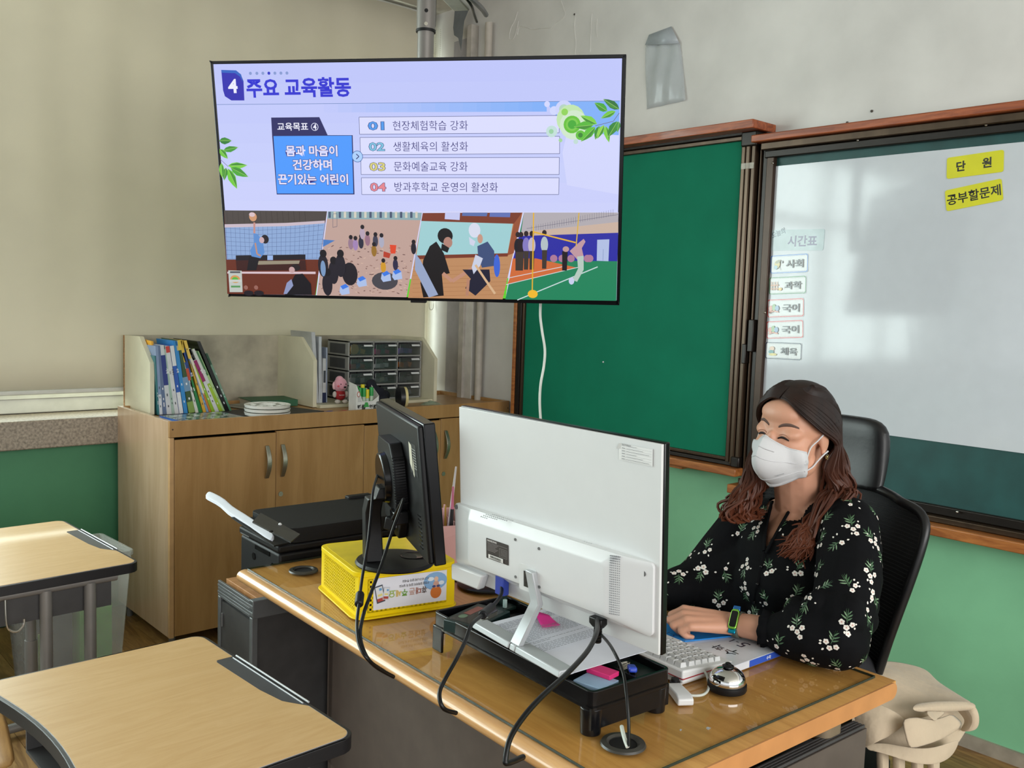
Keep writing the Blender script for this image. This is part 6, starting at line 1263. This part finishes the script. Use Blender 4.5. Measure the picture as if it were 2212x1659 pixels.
# hips, thighs, shins, feet under the desk
side = lat*.09
for s in (-1, 1):
    kz = hp_+side*s+fw*.42; kz.z = .54-.46; an = kz+fw*.06; an.z = .09-.46; to = an+fw*.13; to.z = .04-.46
    chain(b, [hp_+side*s-Vector((0, 0, .0)), kz, an], [.085, .055, .036]); chain(b, [an-Vector((0, 0, .035)), to], [.036, .028])
body = remesh(b, 'body', M_skin, person, .0036, 5)
BV = bvh(body)
def on_face(x, y, z, off=.0012):
    """from in front of the face back onto the skin"""
    o_ = HM @ Vector((x+.12, y, z)); d = -(HM.to_3x3() @ Vector((1, 0, 0)))
    q, n, i, t = BV.ray_cast(o_, d, .4)
    return (q+n*off) if q else HM @ Vector((.09, y, z))
M_brow = mat('eyebrow_brown', '5b473f', .8); M_lash = mat('eyelash_black', '1d1513', .7)
def strip(name, pts, w_, m, off=.0006, parent=body):
    P = [on_face(0, y, z, off) for y, z in pts]; P = catmull(P, 4); k = len(P); rows = []
    up_ = HM.to_3x3() @ Vector((0, 0, 1)); 
    for i, p in enumerate(P):
        ww = w_*(.35+.65*math.sin(PI*min(1, max(0, (i+.6)/(k+.2))))**.6); rows.append([p-up_*ww/2, p+up_*ww/2])
    return MB().grid(rows).done(name, m, parent, solid=.0008)
for s in (-1, 1):
    strip('eyebrow', [(s*.013, .0235), (s*.024, .0285), (s*.038, .0285), (s*.052, .021)], .0075, M_brow)
    strip('closed_eyelid', [(s*.0165, -.0015), (s*.024, .0015), (s*.033, .0015), (s*.041, -.0035)], .0050, M_lash, .0016)
    strip('eyelid_crease', [(s*.017, .005), (s*.026, .0085), (s*.036, .0075), (s*.043, .002)], .0016, mat('eyelid_shadow', 'a8755c', .6), .0004)
# --- mask
M_mask = mat('mask_white', 'c8c9cb', .7, var=.01, bump=.1, bscale=500)
def mk(u, v):
    """u -1..1 across the face, v 0..1 from nose down to chin"""
    zt = .010-.046*abs(u)**1.1; zb = -.122+.030*abs(u)**1.6; z = zt+(zb-zt)*v
    bul = (1-abs(u)**1.7); xm = .100+.050*math.sin(PI*min(1, (v*1.05+.03)))**.75-.008*v
    x = .052+(xm-.052)*bul-.010*abs(u)*v; y = u*(.060+.006*math.sin(PI*v))
    return HM @ Vector((x, y, z))
def out(p, gap=.0035):
    q, n, i, d = BV.find_nearest(p)
    k = (p-q).dot(n); return q+n*gap+(p-q-n*k) if (q and k < gap and d < .04) else p
mk0 = mk
mk = lambda u, v: out(mk0(u, v))
mask = MB().grid([[mk(-1+2*i/24, j/18) for i in range(25)] for j in range(19)]).done('face_mask', M_mask, body, solid=.0018)
M_mseam = mat('mask_seam', 'c4c5c8', .6)
for v in (.30, .80): MB().tube([mk(u, v+(.07*abs(u) if v < .5 else -.09*abs(u)))+F*.0012 for u in np.linspace(-.97, .97, 15)], .0011, 6, sub=2).done('mask_fold', M_mseam, mask)
MB().tube([mk(u, .0)+F*.0008 for u in np.linspace(-1, 1, 15)], .0012, 6, sub=2).done('mask_hem', M_mask, mask)
MB().tube([mk(u, .15)+F*.0014 for u in (-.02, .2, .42)], .0026, 8, sub=3, flat=.5).done('nose_wire', M_mask, mask)
for s in (-1, 1):
    MB().tube([mk(s*.96, .28)]+[out(p, .003) for p in (h(.040, s*.072, -.026), h(.020, s*.078, -.012), h(.002, s*.083, .0), h(-.012, s*.086, .0))], .0017, 8, sub=4).done('ear_loop', M_mask, mask)
    if s > 0: MB().tube([mk(s*.96, .74)]+[out(p, .003) for p in (h(.036, s*.072, -.072), h(.020, s*.077, -.062), h(.004, s*.082, -.050), h(-.010, s*.085, -.044))], .0019, 8, sub=4).done('ear_loop', M_mask, mask)
# faint stamp on the mask's lower corner
c0 = mk(.42, .70); ux = (mk(.8, .62)-c0).normalized(); uy = (mk(.42, .6)-c0).normalized(); nn = ux.cross(uy).normalized(); c0 = c0+nn*.0032
a = Art(Matrix(((ux.x, uy.x, nn.x, c0.x), (ux.y, uy.y, nn.y, c0.y), (ux.z, uy.z, nn.z, c0.z), (0, 0, 0, 1)))); a.text('AIRPATH', 0, 0, .0032, '9a9da2', wd=.020, bold=.01); a.done('mask_stamp', PRINT, mask)
er = MB().ell(h(-.004, .0855, -.056), .0042, 12, 8).ell(h(-.001, .0865, -.053), .0022, 8, 6).ell(h(-.008, .0862, -.053), .0022, 8, 6).ell(h(-.004, .087, -.061), .0022, 8, 6).ell(h(.000, .0865, -.058), .002, 8, 6)
er.done('earring', mat('antique_gold', '8a7a50', .3, metal=.9), body)
# --- blouse
M_bl = mat('black_crepe', '090a0d', .8, var=.1, scale=30, bump=.2, bscale=500, spec=.15)
b = MB()
TM = Matrix(((fw.x, lat.x, 0, 0), (fw.y, lat.y, 0, 0), (0, 0, 1, 0), (0, 0, 0, 1)))
def tb(c, r_, n=22, k=16): b.ell((0, 0, 0), (1, 1, 1), n, k, Matrix.Translation(c) @ TM @ Matrix.Diagonal((r_[0], r_[1], r_[2], 1)))
tb(ch+fw*.0+Vector((0, 0, .01)), (.125, .185, .13)); tb(ch+fw*.045+Vector((0, 0, -.035)), (.105, .15, .085)); tb(be_, (.13, .17, .12)); tb(hp_, (.14, .175, .10)); tb((be_+hp_)/2+fw*.03, (.13, .17, .12))
tb(nb+Vector((0, 0, -.045)), (.075, .125, .045)); chain(b, [shN-lat*.005+Vector((0, 0, .0)), nb+Vector((0, 0, -.02)), shF+Vector((0, 0, .0))], [.058, .052, .058])
tb(shN+Vector((0, 0, -.02)), (.07, .065, .07)); tb(shF+Vector((0, 0, -.02)), (.07, .065, .07))
fa = (WN_-EN); cuff = EN+fa*.60
chain(b, [shN, shN.lerp(EN, .45)+lat*.012, EN+Vector((0, 0, .012))], [.068, .072, .062], 6)
chain(b, [EN+Vector((0, 0, .004)), EN+fa*.22+Vector((0, 0, .006)), EN+fa*.46, cuff], [.061, .064, .052, .036], 5); cap(b, EN+lat*.0, EN-fa*.06, .058, .05)
ff = WF-EF; cap(b, be_-lat*.06+fw*.03, EF+lat*.03-Vector((0, 0, .02)), .10, .06, 5); cap(b, ch-lat*.08, EF+Vector((0, 0, .01)), .09, .06, 5)
chain(b, [shF, shF.lerp(EF, .5), EF], [.068, .066, .062], 6); chain(b, [EF, EF+ff*.35, EF+ff*.7], [.062, .056, .042], 5)
rnd = random.Random(11)
for i in range(16):     # soft folds
    t = rnd.random(); p = EN+fa*(t*.5)+Vector((0, 0, .03)); d = lat*rnd.uniform(-.03, .03)+Vector((0, 0, rnd.uniform(-.03, .03)))
    cap(b, p+d, p+d+Vector((rnd.uniform(-.02, .02), rnd.uniform(-.02, .02), .02)), .034, .03, 2)
for t in np.linspace(0, 1, 6): q = shN.lerp(EN, .2+.6*t); cap(b, q-fw*.03+lat*.03, q+fw*.05-Vector((0, 0, .03)), .036, .034, 3)
blouse = remesh(b, 'blouse', M_bl, body, .005, 5)
# the blouse is open in a V at the neck, and ends at the cuffs
def proj(p):
    q = p+PO-EYE; z = q.dot(RF); return 1106+FPX*q.dot(RX)/z, 829.5-FPX*q.dot(RU)/z
VP = [(1668, 1060), (1660, 1110), (1650, 1160), (1650, 1190), (1660, 1176), (1690, 1128), (1716, 1088), (1740, 1060)]
B0 = bvh(blouse)
def inside(x, y, P):
    c = False; j = len(P)-1
    for i in range(len(P)):
        if (P[i][1] > y) != (P[j][1] > y) and x < (P[j][0]-P[i][0])*(y-P[i][1])/(P[j][1]-P[i][1])+P[i][0]: c = not c
        j = i
    return c
bb = bmesh.new(); bb.from_mesh(blouse.data); kill = []
ncz = nb.z-.02
for f_ in bb.faces:
    c = f_.calc_center_median(); x, y = proj(c)
    if f_.normal.dot(fw) > .1 and inside(x, y, VP): kill.append(f_)
    elif (c-nb).length < .078 and c.z > nb.z-.035: kill.append(f_)
bmesh.ops.delete(bb, geom=kill, context='FACES'); bb.to_mesh(blouse.data); bb.free()
BB = bvh(blouse)
def onb(p, off=.0025):
    q, n, i, d = BB.find_nearest(p)
    return q+n*off
def px_on(x, y, tree, off=.002):
    d = ray(x, y).normalized(); q, n, i, t = tree.ray_cast(EYE-PO, d, 5)
    return (q+n*off) if q else None
lpts = [px_on(x, y, B0, .001) for x, y in ((1668, 1084), (1661, 1112), (1653, 1150), (1651, 1190))]; rpts = [px_on(x, y, B0, .001) for x, y in ((1722, 1084), (1712, 1094), (1690, 1130), (1664, 1178), (1655, 1194))]
lpts = [p for p in lpts if p]; rpts = [p for p in rpts if p]
if len(lpts) > 1: MB().tube(lpts, .0055, 8, flat=.6).done('neck_placket', M_bl, blouse)
if len(rpts) > 1: MB().tube(rpts, .0062, 8, flat=.6).done('neck_placket', M_bl, blouse)
pls = [q for q in (px_on(x, y, BB, .0012) for x, y in ((1654, 1192), (1645, 1225), (1637, 1262), (1630, 1300))) if q]
if len(pls) > 2:
    MB().tube(pls, .005, 8, flat=.5).done('front_placket', M_bl, blouse)
    for q in pls[1:]: MB().ell(q, .0045, 10, 6).done('button', M_blackg, blouse)
col = []
for i in range(13):
    a_ = R(-115+230*i/12); d = Vector((-fw.x*math.cos(a_), -fw.y*math.cos(a_), 0))+lat*math.sin(a_); col.append(nb+d*.066+Vector((0, 0, .012+.012*math.cos(a_))))
MB().tube(col, .009, 8, flat=.45, sub=3).done('stand_collar', M_bl, blouse)
# ruffled cuff
fn = fa.normalized(); cx = fn.cross(Vector((0, 0, 1))).normalized(); cz = cx.cross(fn)
rows = []
for j, (t, r_) in enumerate(((-.01, .036), (.004, .034), (.012, .036), (.026, .042))):
    rows.append([cuff+fn*t+(cx*math.cos(a_)+cz*math.sin(a_))*(r_+(.004*math.sin(a_*9) if j == 3 else 0))*(1 if math.sin(a_) > -.6 else .93) for a_ in np.linspace(0, 2*PI, 37)])
MB().grid(rows).done('ruffled_cuff', M_bl, blouse, solid=.0012)
# printed flowers, laid on the cloth
CW_, CP, CG, CG2 = 'e6e2da', 'd7aaa0', '4a6b4c', '7c9a78'
FL = MB(); FC = []
flv, flf, flc = [], [], []
def fpoly(pts, col_, org, tx, ty, off):
    b0 = len(flv)
    for x, y in pts:
        q, n, i, d = BB.find_nearest(org+tx*x+ty*y); flv.append(tuple(q+n*off))
    flf.append(tuple(range(b0, b0+len(pts)))); flc.append(lin(col_))
def flower(org, tx, ty, x, y, s):
    ph = rnd.random()*6
    for k in range(5):
        a_ = ph+k*1.2566; cx_, cy_ = x+math.cos(a_)*s*.48, y+math.sin(a_)*s*.48
        fpoly([(cx_+math.cos(t)*s*.46, cy_+math.sin(t)*s*.40) for t in np.linspace(0, 2*PI, 8)[:-1]], CW_, org, tx, ty, .0010+.00006*k)
    fpoly([(x+math.cos(t)*s*.26, y+math.sin(t)*s*.26) for t in np.linspace(0, 2*PI, 7)[:-1]], CP, org, tx, ty, .0015)
    fpoly([(x+math.cos(t)*s*.1, y+math.sin(t)*s*.1) for t in np.linspace(0, 2*PI, 6)[:-1]], '8a4a44', org, tx, ty, .0017)
def leaf2(org, tx, ty, x0_, y0_, x1_, y1_, w_, col_):
    a_, c_ = Vector((x0_, y0_)), Vector((x1_, y1_)); d = c_-a_; n = Vector((-d.y, d.x)).normalized()*w_
    fpoly([tuple(a_), tuple(a_+d*.35-n), tuple(a_+d*.7-n*.8), tuple(c_), tuple(a_+d*.7+n*.8), tuple(a_+d*.35+n)], col_, org, tx, ty, .0008)
me = blouse.data; ars = np.array([p.area for p in me.polygons]); cum = np.cumsum(ars); placed = []; tries = 0
while len(placed) < 150 and tries < 6000:
    tries += 1; i = int(np.searchsorted(cum, rnd.random()*cum[-1])); p = me.polygons[i]; c = p.center.copy()
    if any((c-q).length < .050 for q in placed): continue
    placed.append(c); n = p.normal.copy(); dn = Vector((rnd.uniform(-.5, .5), rnd.uniform(-.5, .5), -1 if rnd.random() < .75 else 1)); ty = (dn-n*dn.dot(n))
    if ty.length < .1: ty = n.orthogonal()
    ty = -ty.normalized(); tx = ty.cross(n)
    kind = rnd.random(); s = rnd.uniform(.0062, .0082)
    for k in range(3): leaf2(c, tx, ty, rnd.uniform(-.002, .002), -.004, rnd.uniform(-.008, .008), .030, .0007, CG)
    for k in range(5): leaf2(c, tx, ty, 0, .002+.003*k, (-1)**k*rnd.uniform(.008, .014), .010+.004*k, .0016, CG2 if k % 2 else CG)
    if kind < .62:
        for x, y in ((0, -.012), (.012, -.005), (-.010, -.002), (.004, -.024))[:rnd.choice((2, 3, 4))]: flower(c, tx, ty, x, y, s)
    else:
        flower(c, tx, ty, -.006, -.006, s*.9)
    for k in range(3):
        a_ = rnd.uniform(0, 6.28); x, y = .018*math.cos(a_), .016*math.sin(a_)-.004; leaf2(c, tx, ty, x, y, x*1.35, y*1.35, .0022, CW_); 
mf = bpy.data.meshes.new('floral_print'); mf.from_pydata(flv, [], flf); atr = mf.attributes.new('ink', 'FLOAT_COLOR', 'FACE'); atr.data.foreach_set('color', [x for c in flc for x in c]); mf.materials.append(PRINT)
o = bpy.data.objects.new('floral_print', mf); COL.objects.link(o); o.parent = blouse; o['kind'] = 'stuff'
# --- wrist band
wb0 = EN+fa*.965; bw_ = wb0
rows = []
for t in (-.009, .009): rows.append([bw_+fn*t+(cx*math.cos(a_)*.0315+cz*math.sin(a_)*.0285) for a_ in np.linspace(0, 2*PI, 33)])
band = MB().grid(rows).done('fitness_band', mat('band_mesh_grey', '6f7468', .4, metal=.5), body, solid=.0016)
vd = (EYE-PO-bw_).normalized(); vd = (vd-fn*vd.dot(fn)).normalized(); vt = fn.cross(vd); ctr = bw_+vd*.0318+vt*.0
ctr = bw_+(vd+Vector((0, 0, .35))).normalized()*.0318; vd2 = (ctr-bw_).normalized(); vt = fn.cross(vd2)
def bm_(a, c, z): return ctr+fn*a+vt*c+vd2*z
def capsule_box(w_, l_, z0, z1, r_): 
    ol = rrect(-w_/2, -l_/2, w_/2, l_/2, r_); k = len(ol); m = MB(); m.add([bm_(x, y, z) for z in (z0, z1) for x, y in ol], [(i, (i+1) % k, k+(i+1) % k, k+i) for i in range(k)]+[tuple(reversed(range(k))), tuple(range(k, 2*k))]); return m
capsule_box(.0185, .046, -.004, .006, .006).done('iridescent_case', mat('iridescent_green', '8fd05a', .15, metal=1), band, bev=.001); capsule_box(.0145, .036, .006, .0075, .004).done('band_screen', M_blackg, band)
sg = 1 if bm_(0, 1, 0).z < bm_(0, -1, 0).z else -1
for y, cl, nm in ((.026, '1fa0c8', 'iridescent_lug'), (-.026, '3f78c0', 'iridescent_lug')):
    m = MB(); m.add([bm_(x, sg*y+yy, z-abs(yy+.0)*.2) for z in (-.006, .003) for x, yy in ((-.008, -.005), (.008, -.005), (.008, .006), (-.008, .006))], [(0, 1, 2, 3), (7, 6, 5, 4), (0, 4, 5, 1), (1, 5, 6, 2), (2, 6, 7, 3), (3, 7, 4, 0)]); m.done(nm, mat('irid_'+cl, cl, .2, metal=1), band, bev=.001)
# --- hair: many overlapping locks from the parting down over both shoulders
M_hair = mat('hair_brown', '3a2419', .52, var=.12, scale=40, stretch=(1, 1, .1))
nt = M_hair.node_tree; N = nt.nodes; L = nt.links
ge = N.new('ShaderNodeTexCoord'); se = N.new('ShaderNodeSeparateXYZ'); L.new(ge.outputs['Object'], se.inputs[0]); mr = N.new('ShaderNodeMapRange'); L.new(se.outputs[2], mr.inputs[0])
mr.inputs[1].default_value = HC.z+.02; mr.inputs[2].default_value = HC.z-.26
mx = N.new('ShaderNodeMixRGB'); rr_ = [x for x in N if x.type == 'VALTORGB'][0]; mul = N.new('ShaderNodeMixRGB'); mul.blend_type = 'MIX'
L.new(mr.outputs[0], mx.inputs[0]); L.new(rr_.outputs[0], mx.inputs[1]); mx.inputs[2].default_value = lin('5e301c'); mx.inputs[1].default_value = (0, 0, 0, 1)
L.new(mx.outputs[0], N['Principled BSDF'].inputs['Base Color']); rr_.color_ramp.elements[0].color = lin('1b1210'); rr_.color_ramp.elements[1].color = lin('281914')
N['Principled BSDF'].inputs['Specular IOR Level'].default_value = .35
def skull(az, z, k=1.0):
    rz = max(.05, 1-((z-.012)/.096)**2)**.5 if z > .012 else 1.0
    return Vector((-.012+.102*k*rz*math.cos(az), .083*k*rz*math.sin(az), z))
hb = MB(); rh = random.Random(21)
cap_ = MB(); cap_.ell((-.019, 0, .020), (.098, .0835, .084), 40, 28)
bmesh.ops.delete(cap_.bm, geom=[v for v in cap_.bm.verts if (v.co.z < -.03) or (v.co.x > -.01 and v.co.z < .070+.45*v.co.x-.60*abs(v.co.y)+(.0 if v.co.x > .02 else 0))], context='VERTS')
cap_.bm.transform(HM); cap_.done('hair_base', M_hair, body, solid=.004)
for s in (1, -1):
    nst = 420 if s > 0 else 300
    for i in range(nst):
        a_ = (i+rh.random())/nst; jt = lambda q: rh.gauss(0, q)
        sp = lambda az, z, k: skull(s*R(az), z, k)
        k_ = 1.0+.045*rh.random(); f_ = 1-a_
        if a_ < .12: k_ += .02
        xt = .052-.132*a_; zt_ = .012+.090*max(.05, 1-((xt+.012)/.105)**2)**.5
        top = Vector((xt, s*.002, zt_))
        p = [top, sp(24*f_+100*a_, .082*f_+.100*a_, k_+.02), sp(46*f_+140*a_, .058*f_+.085*a_, k_+.01), sp(70*f_+168*a_, .018*f_+.03*a_, k_+.03), sp((102 if s > 0 else 84)*f_+172*a_, -.035, k_+.07)]
        if s > 0:     # near side: falls in front of and over the shoulder
            g = [(-.028+.02*(1-a_)-.05*a_, .088+jt(.005), -.085), (-.050+.035*(1-a_)-.035*a_, .104-.02*a_+jt(.009), -.135), (-.022+.03*(1-a_)-.05*a_, .116-.02*a_+jt(.012), -.185), (.022+.03*(1-a_)-.03*a_, .102+jt(.014), -.232), (.055-.02*a_+jt(.010), .088+jt(.014), -.268), (.062+jt(.014), .070+jt(.014), -.290)]
            if a_ > .72: g = [(-.075, .065+jt(.008), -.09), (-.088, .062+jt(.012), -.15), (-.095, .060+jt(.014), -.20), (-.09, .06+jt(.02), -.24)]
        else:
            g = [(.012+.045*(1-a_), -.078-jt(.004), -.080), (.040+.045*(1-a_)-.075*a_, -.080+jt(.008), -.125), (.066+.045*(1-a_)-.095*a_, -.088+jt(.010), -.165), (.088+.03*(1-a_)-.075*a_+jt(.01), -.096+jt(.014), -.198), (.080+.03*(1-a_)+jt(.014), -.090+jt(.016), -.222), (.050+jt(.014), -.080+jt(.016), -.228)]
            if a_ > .72: g = [(-.07, -.06+jt(.008), -.09), (-.085, -.055+jt(.012), -.15), (-.09, -.055+jt(.014), -.20)]
        p += [Vector(q) for q in g]; wv = a_*14+rh.random()*.5+(2 if s < 0 else 0); am = .007
        p = [q+Vector((math.sin(wv+j*1.3)*am*(j > 4), math.cos(wv+j*1.5)*am*(j > 4), 0)) for j, q in enumerate(p)]
        P = []
        for j, q in enumerate(p):
            w_3 = HM @ q
            if j > 5:
                n3, nn3, ii, dd = BB.find_nearest(w_3)
                if n3 and (w_3-n3).dot(nn3) < .010: w_3 = n3+nn3*(.007+.016*((i*7) % 10)/10)
            P.append(w_3)
        hb.tube(P, .0027+.0016*rh.random(), 5, sub=4, rr=[.6, .95, 1, 1, 1, 1, 1.05, 1, .8, .25])
hb.done('hair', M_hair, body, kind='stuff')
# trousers
b = MB(); 
for s in (-1, 1):
    kz = hp_+side*s+fw*.42; kz.z = .54-.46; an = kz+fw*.06; an.z = .15-.46; chain(b, [hp_+side*s, kz, an], [.095, .066, .05])
tb(hp_-Vector((0, 0, .02)), (.135, .17, .085)); remesh(b, 'trousers', mat('black_trousers', '1c1c20', .8), body, .008, 4)

# ================================================================ office chair
cf = fw.copy(); cl = lat.copy(); CB = W(1792, 1225, 2.36)+PO
cb_c = (shN+shF)/2+PO-fw*.165; cb_c.z = .93
M_mesh = mat('chair_mesh', '1d1e20', .7, bump=.5, bscale=400, alpha=1); M_chb = mat('chair_black', '131315', .35)
oc = thing('office_chair', 'black mesh office chair with a headrest behind the teacher', 'chair', (cb_c.x, cb_c.y, 0))
def cc3(a_, l_, z): return cf*a_+cl*l_+Vector((0, 0, z))
# back shell: width varies with height, curved in plan, leaning back
prof_ = [(.60, .155), (.66, .175), (.74, .195), (.82, .215), (.90, .232), (.98, .243), (1.035, .238), (1.06, .215), (1.072, .17)]
prof_ = [(z-.0, w_) for z, w_ in prof_]
rows = []
for z, w_ in prof_:
    rows.append([cc3(.055*(l_**2)-.10*(z-.6)+.02*math.sin((z-.6)*7), w_*l_, z+.0-.012*l_**2*(z > 1)) for l_ in np.linspace(-1, 1, 17)])
MB().grid(rows).done('mesh_back', M_mesh, oc, solid=.006)
edge_ = [r_[-1] for r_ in rows]+list(reversed(rows[-1]))[1:]+[r_[0] for r_ in reversed(rows)][1:]+rows[0][1:-1]
MB().tube(edge_, .011, 10, closed=True, sub=3).done('back_frame', M_chb, oc)
b = MB()
for i in range(46):
    z = .64+.0088*i; w_ = np.interp(z, [q[0] for q in prof_], [q[1] for q in prof_])*.97
    b.tube([cc3(.055*(l_**2)-.10*(z-.6)+.02*math.sin((z-.6)*7)+.0042, w_*l_, z) for l_ in np.linspace(-1, 1, 9)], .0011, 4, sub=1)
b.done('woven_ridge', mat('mesh_ridge', '2c2d2f', .6), oc, kind='stuff')
hc_ = W(1862, 975, 2.27)+PO-oc.location
hcl = hc_.dot(cl)
sec = []
for z, w_, th, dx in ((1.062, .112, .018, .0), (1.07, .12, .022, -.002), (1.11, .115, .026, -.018), (1.165, .112, .030, -.03), (1.21, .108, .028, -.028), (1.232, .085, .02, -.026), (1.238, .05, .012, -.024)):
    ring = []
    for a_ in np.linspace(0, 2*PI, 25)[:-1]:
        l_ = w_*np.sign(math.cos(a_))*abs(math.cos(a_))**.6; d_ = th*np.sign(math.sin(a_))*abs(math.sin(a_))**.7
        ring.append(cc3(-.045+dx+d_+.9*l_**2, l_-.03, z))
    sec.append(ring)
MB().loft(sec).done('headrest', mat('headrest_leather', '141416', .38, bump=.1), oc, sub=1)
MB().box(cc3(-.06, 0, 1.075), (.03, .09, .07), (0, 0, math.atan2(cl.y, cl.x)-PI/2)).done('headrest_stem', M_chb, oc, bev=.005)
MB().prism(rrect(-.24, -.24, .24, .24, .08), -.03, .03, Matrix.Translation(cc3(.27, 0, .435)) @ TM).done('seat', M_mesh, oc, bev=.02, seg=4)
MB().tube([cc3(-.04, 0, .75), cc3(-.05, 0, .5), cc3(.05, 0, .38), cc3(.25, 0, .38)], .022, 10).done('back_support', M_chb, oc)
for s in (-1, 1):
    if s < 0: MB().tube([cc3(.24, s*.27, .4), cc3(.24, s*.30, .5), cc3(.22, s*.30, .60)], .014, 10).done('arm_post', M_chb, oc)
MB().cyl(cc3(.25, 0, .10), cc3(.25, 0, .40), .028, n=20).done('gas_post', M_chb, oc)
for k in range(5):
    a_ = k*2*PI/5; d = Vector((math.cos(a_), math.sin(a_), 0)); c = cc3(.25, 0, 0)
    MB().tube([c+Vector((0, 0, .12)), c+d*.28+Vector((0, 0, .075))], .02, 8, sub=1, rr=[1.2, .7]).done('base_spoke', M_chb, oc); MB().cyl(c+d*.28+Vector((-.02*d.y, .02*d.x, .027)), c+d*.28+Vector((.02*d.y, -.02*d.x, .027)), .026, n=18).done('caster', M_chb, oc)

# ================================================================ coat draped over the near side of the chair
M_coat = mat('beige_gabardine', 'bfae95', .8, var=.04, scale=6, bump=.6, bscale=11, sheen=.2)
[x for x in M_coat.node_tree.nodes if x.type == 'BUMP'][0].inputs['Distance'].default_value = .02
co = thing('trench_coat', 'beige coat draped in folds over the near side of the office chair', 'coat', (2.03, .86, .5))
def cp(x, y, d): return at(x, y, d)-co.location
def patch(name, rows_, sub=2, th=.003, amp=0):
    return MB().grid([[cp(*q) for q in r_] for r_ in rows_]).done(name, M_coat, co, solid=th, sub=sub)
patch('coat_body', [[(1800, 1440, 2.20), (1860, 1424, 2.24), (1925, 1426, 2.28), (1968, 1434, 2.31), (2006, 1446, 2.33)],
                    [(1815, 1475, 2.12), (1868, 1462, 2.14), (1930, 1462, 2.18), (1985, 1466, 2.23), (2022, 1470, 2.28)],
                    [(1835, 1520, 2.06), (1885, 1505, 2.08), (1945, 1505, 2.12), (2010, 1500, 2.18), (2060, 1492, 2.24)],
                    [(1838, 1560, 2.04), (1893, 1548, 2.03), (1952, 1542, 2.06), (2030, 1525, 2.12), (2095, 1514, 2.18)],
                    [(1838, 1585, 2.06), (1885, 1588, 2.04), (1958, 1560, 2.055), (2032, 1540, 2.11), (2108, 1518, 2.17)]])
patch('coat_front_fold', [[(1836, 1500, 2.07), (1880, 1510, 2.05), (1925, 1530, 2.03), (1962, 1555, 2.04)], [(1842, 1540, 2.05), (1878, 1550, 2.02), (1915, 1555, 2.01), (1950, 1570, 2.03)], [(1850, 1580, 2.04), (1876, 1588, 2.01), (1905, 1582, 2.0), (1935, 1582, 2.02)], [(1858, 1622, 2.04), (1880, 1612, 2.01), (1900, 1600, 2.0), (1915, 1594, 2.01)]])
patch('coat_roll', [[(1972, 1520, 2.03), (2020, 1514, 2.07), (2070, 1514, 2.11), (2106, 1516, 2.14)], [(1968, 1530, 2.00), (2020, 1526, 2.04), (2072, 1526, 2.09), (2112, 1530, 2.12)], [(1972, 1538, 2.01), (2022, 1540, 2.05), (2070, 1536, 2.10), (2100, 1534, 2.13)]])
patch('sleeve_end', [[(2098, 1516, 2.13), (2112, 1530, 2.12), (2118, 1555, 2.12), (2112, 1578, 2.13)], [(2080, 1526, 2.13), (2098, 1540, 2.11), (2104, 1560, 2.11), (2090, 1582, 2.12)], [(2062, 1532, 2.16), (2080, 1548, 2.15), (2085, 1562, 2.15), (2068, 1580, 2.16)]])
patch('coat_collar', [[(1994, 1534, 2.02), (2025, 1536, 2.05), (2046, 1536, 2.06)], [(2005, 1546, 2.01), (2022, 1548, 2.03), (2036, 1546, 2.05)], [(2018, 1558, 2.01), (2022, 1558, 2.02), (2028, 1552, 2.03)]], 1)
patch('coat_flap', [[(1945, 1552, 1.99), (1980, 1545, 2.0), (2020, 1560, 2.02), (2055, 1536, 2.05)], [(1950, 1572, 1.98), (1985, 1570, 1.99), (2025, 1578, 2.01), (2072, 1552, 2.05)], [(1956, 1598, 1.975), (1990, 1598, 1.985), (2028, 1592, 2.0), (2084, 1562, 2.05)], [(1962, 1622, 1.97), (1998, 1610, 1.98), (2030, 1600, 2.0), (2070, 1578, 2.05)]], 1)
patch('coat_hem', [[(1860, 1610, 2.03), (1905, 1600, 2.02), (1960, 1615, 2.01), (2020, 1618, 2.02), (2078, 1590, 2.08)], [(1880, 1625, 2.01), (1930, 1632, 2.0), (1975, 1640, 2.0), (2030, 1636, 2.02), (2070, 1612, 2.08)], [(1890, 1616, 2.01), (1945, 1642, 2.0), (1995, 1654, 2.0), (2035, 1650, 2.03), (2058, 1632, 2.08)]])
patch('coat_lining', [[(1845, 1560, 2.10), (1900, 1550, 2.09), (1960, 1545, 2.10), (2030, 1535, 2.15), (2100, 1528, 2.20)], [(1850, 1590, 2.09), (1905, 1580, 2.08), (1965, 1580, 2.09), (2035, 1575, 2.12), (2098, 1566, 2.18)], [(1862, 1612, 2.08), (1920, 1618, 2.07), (1975, 1622, 2.07), (2035, 1618, 2.09), (2075, 1600, 2.14)], [(1880, 1622, 2.07), (1940, 1636, 2.06), (1992, 1648, 2.05), (2032, 1644, 2.08), (2056, 1625, 2.12)]])
for i, x in enumerate((1900, 1935, 1975, 2010)):
    patch('hanging_pleat', [[(x-10, 1612, 2.05), (x+5, 1616, 2.03), (x+22, 1618, 2.05)], [(x-6, 1665, 2.06), (x+8, 1665, 2.035), (x+20, 1665, 2.06)], [(x-4, 1760, 2.07), (x+8, 1760, 2.04), (x+18, 1760, 2.07)]])
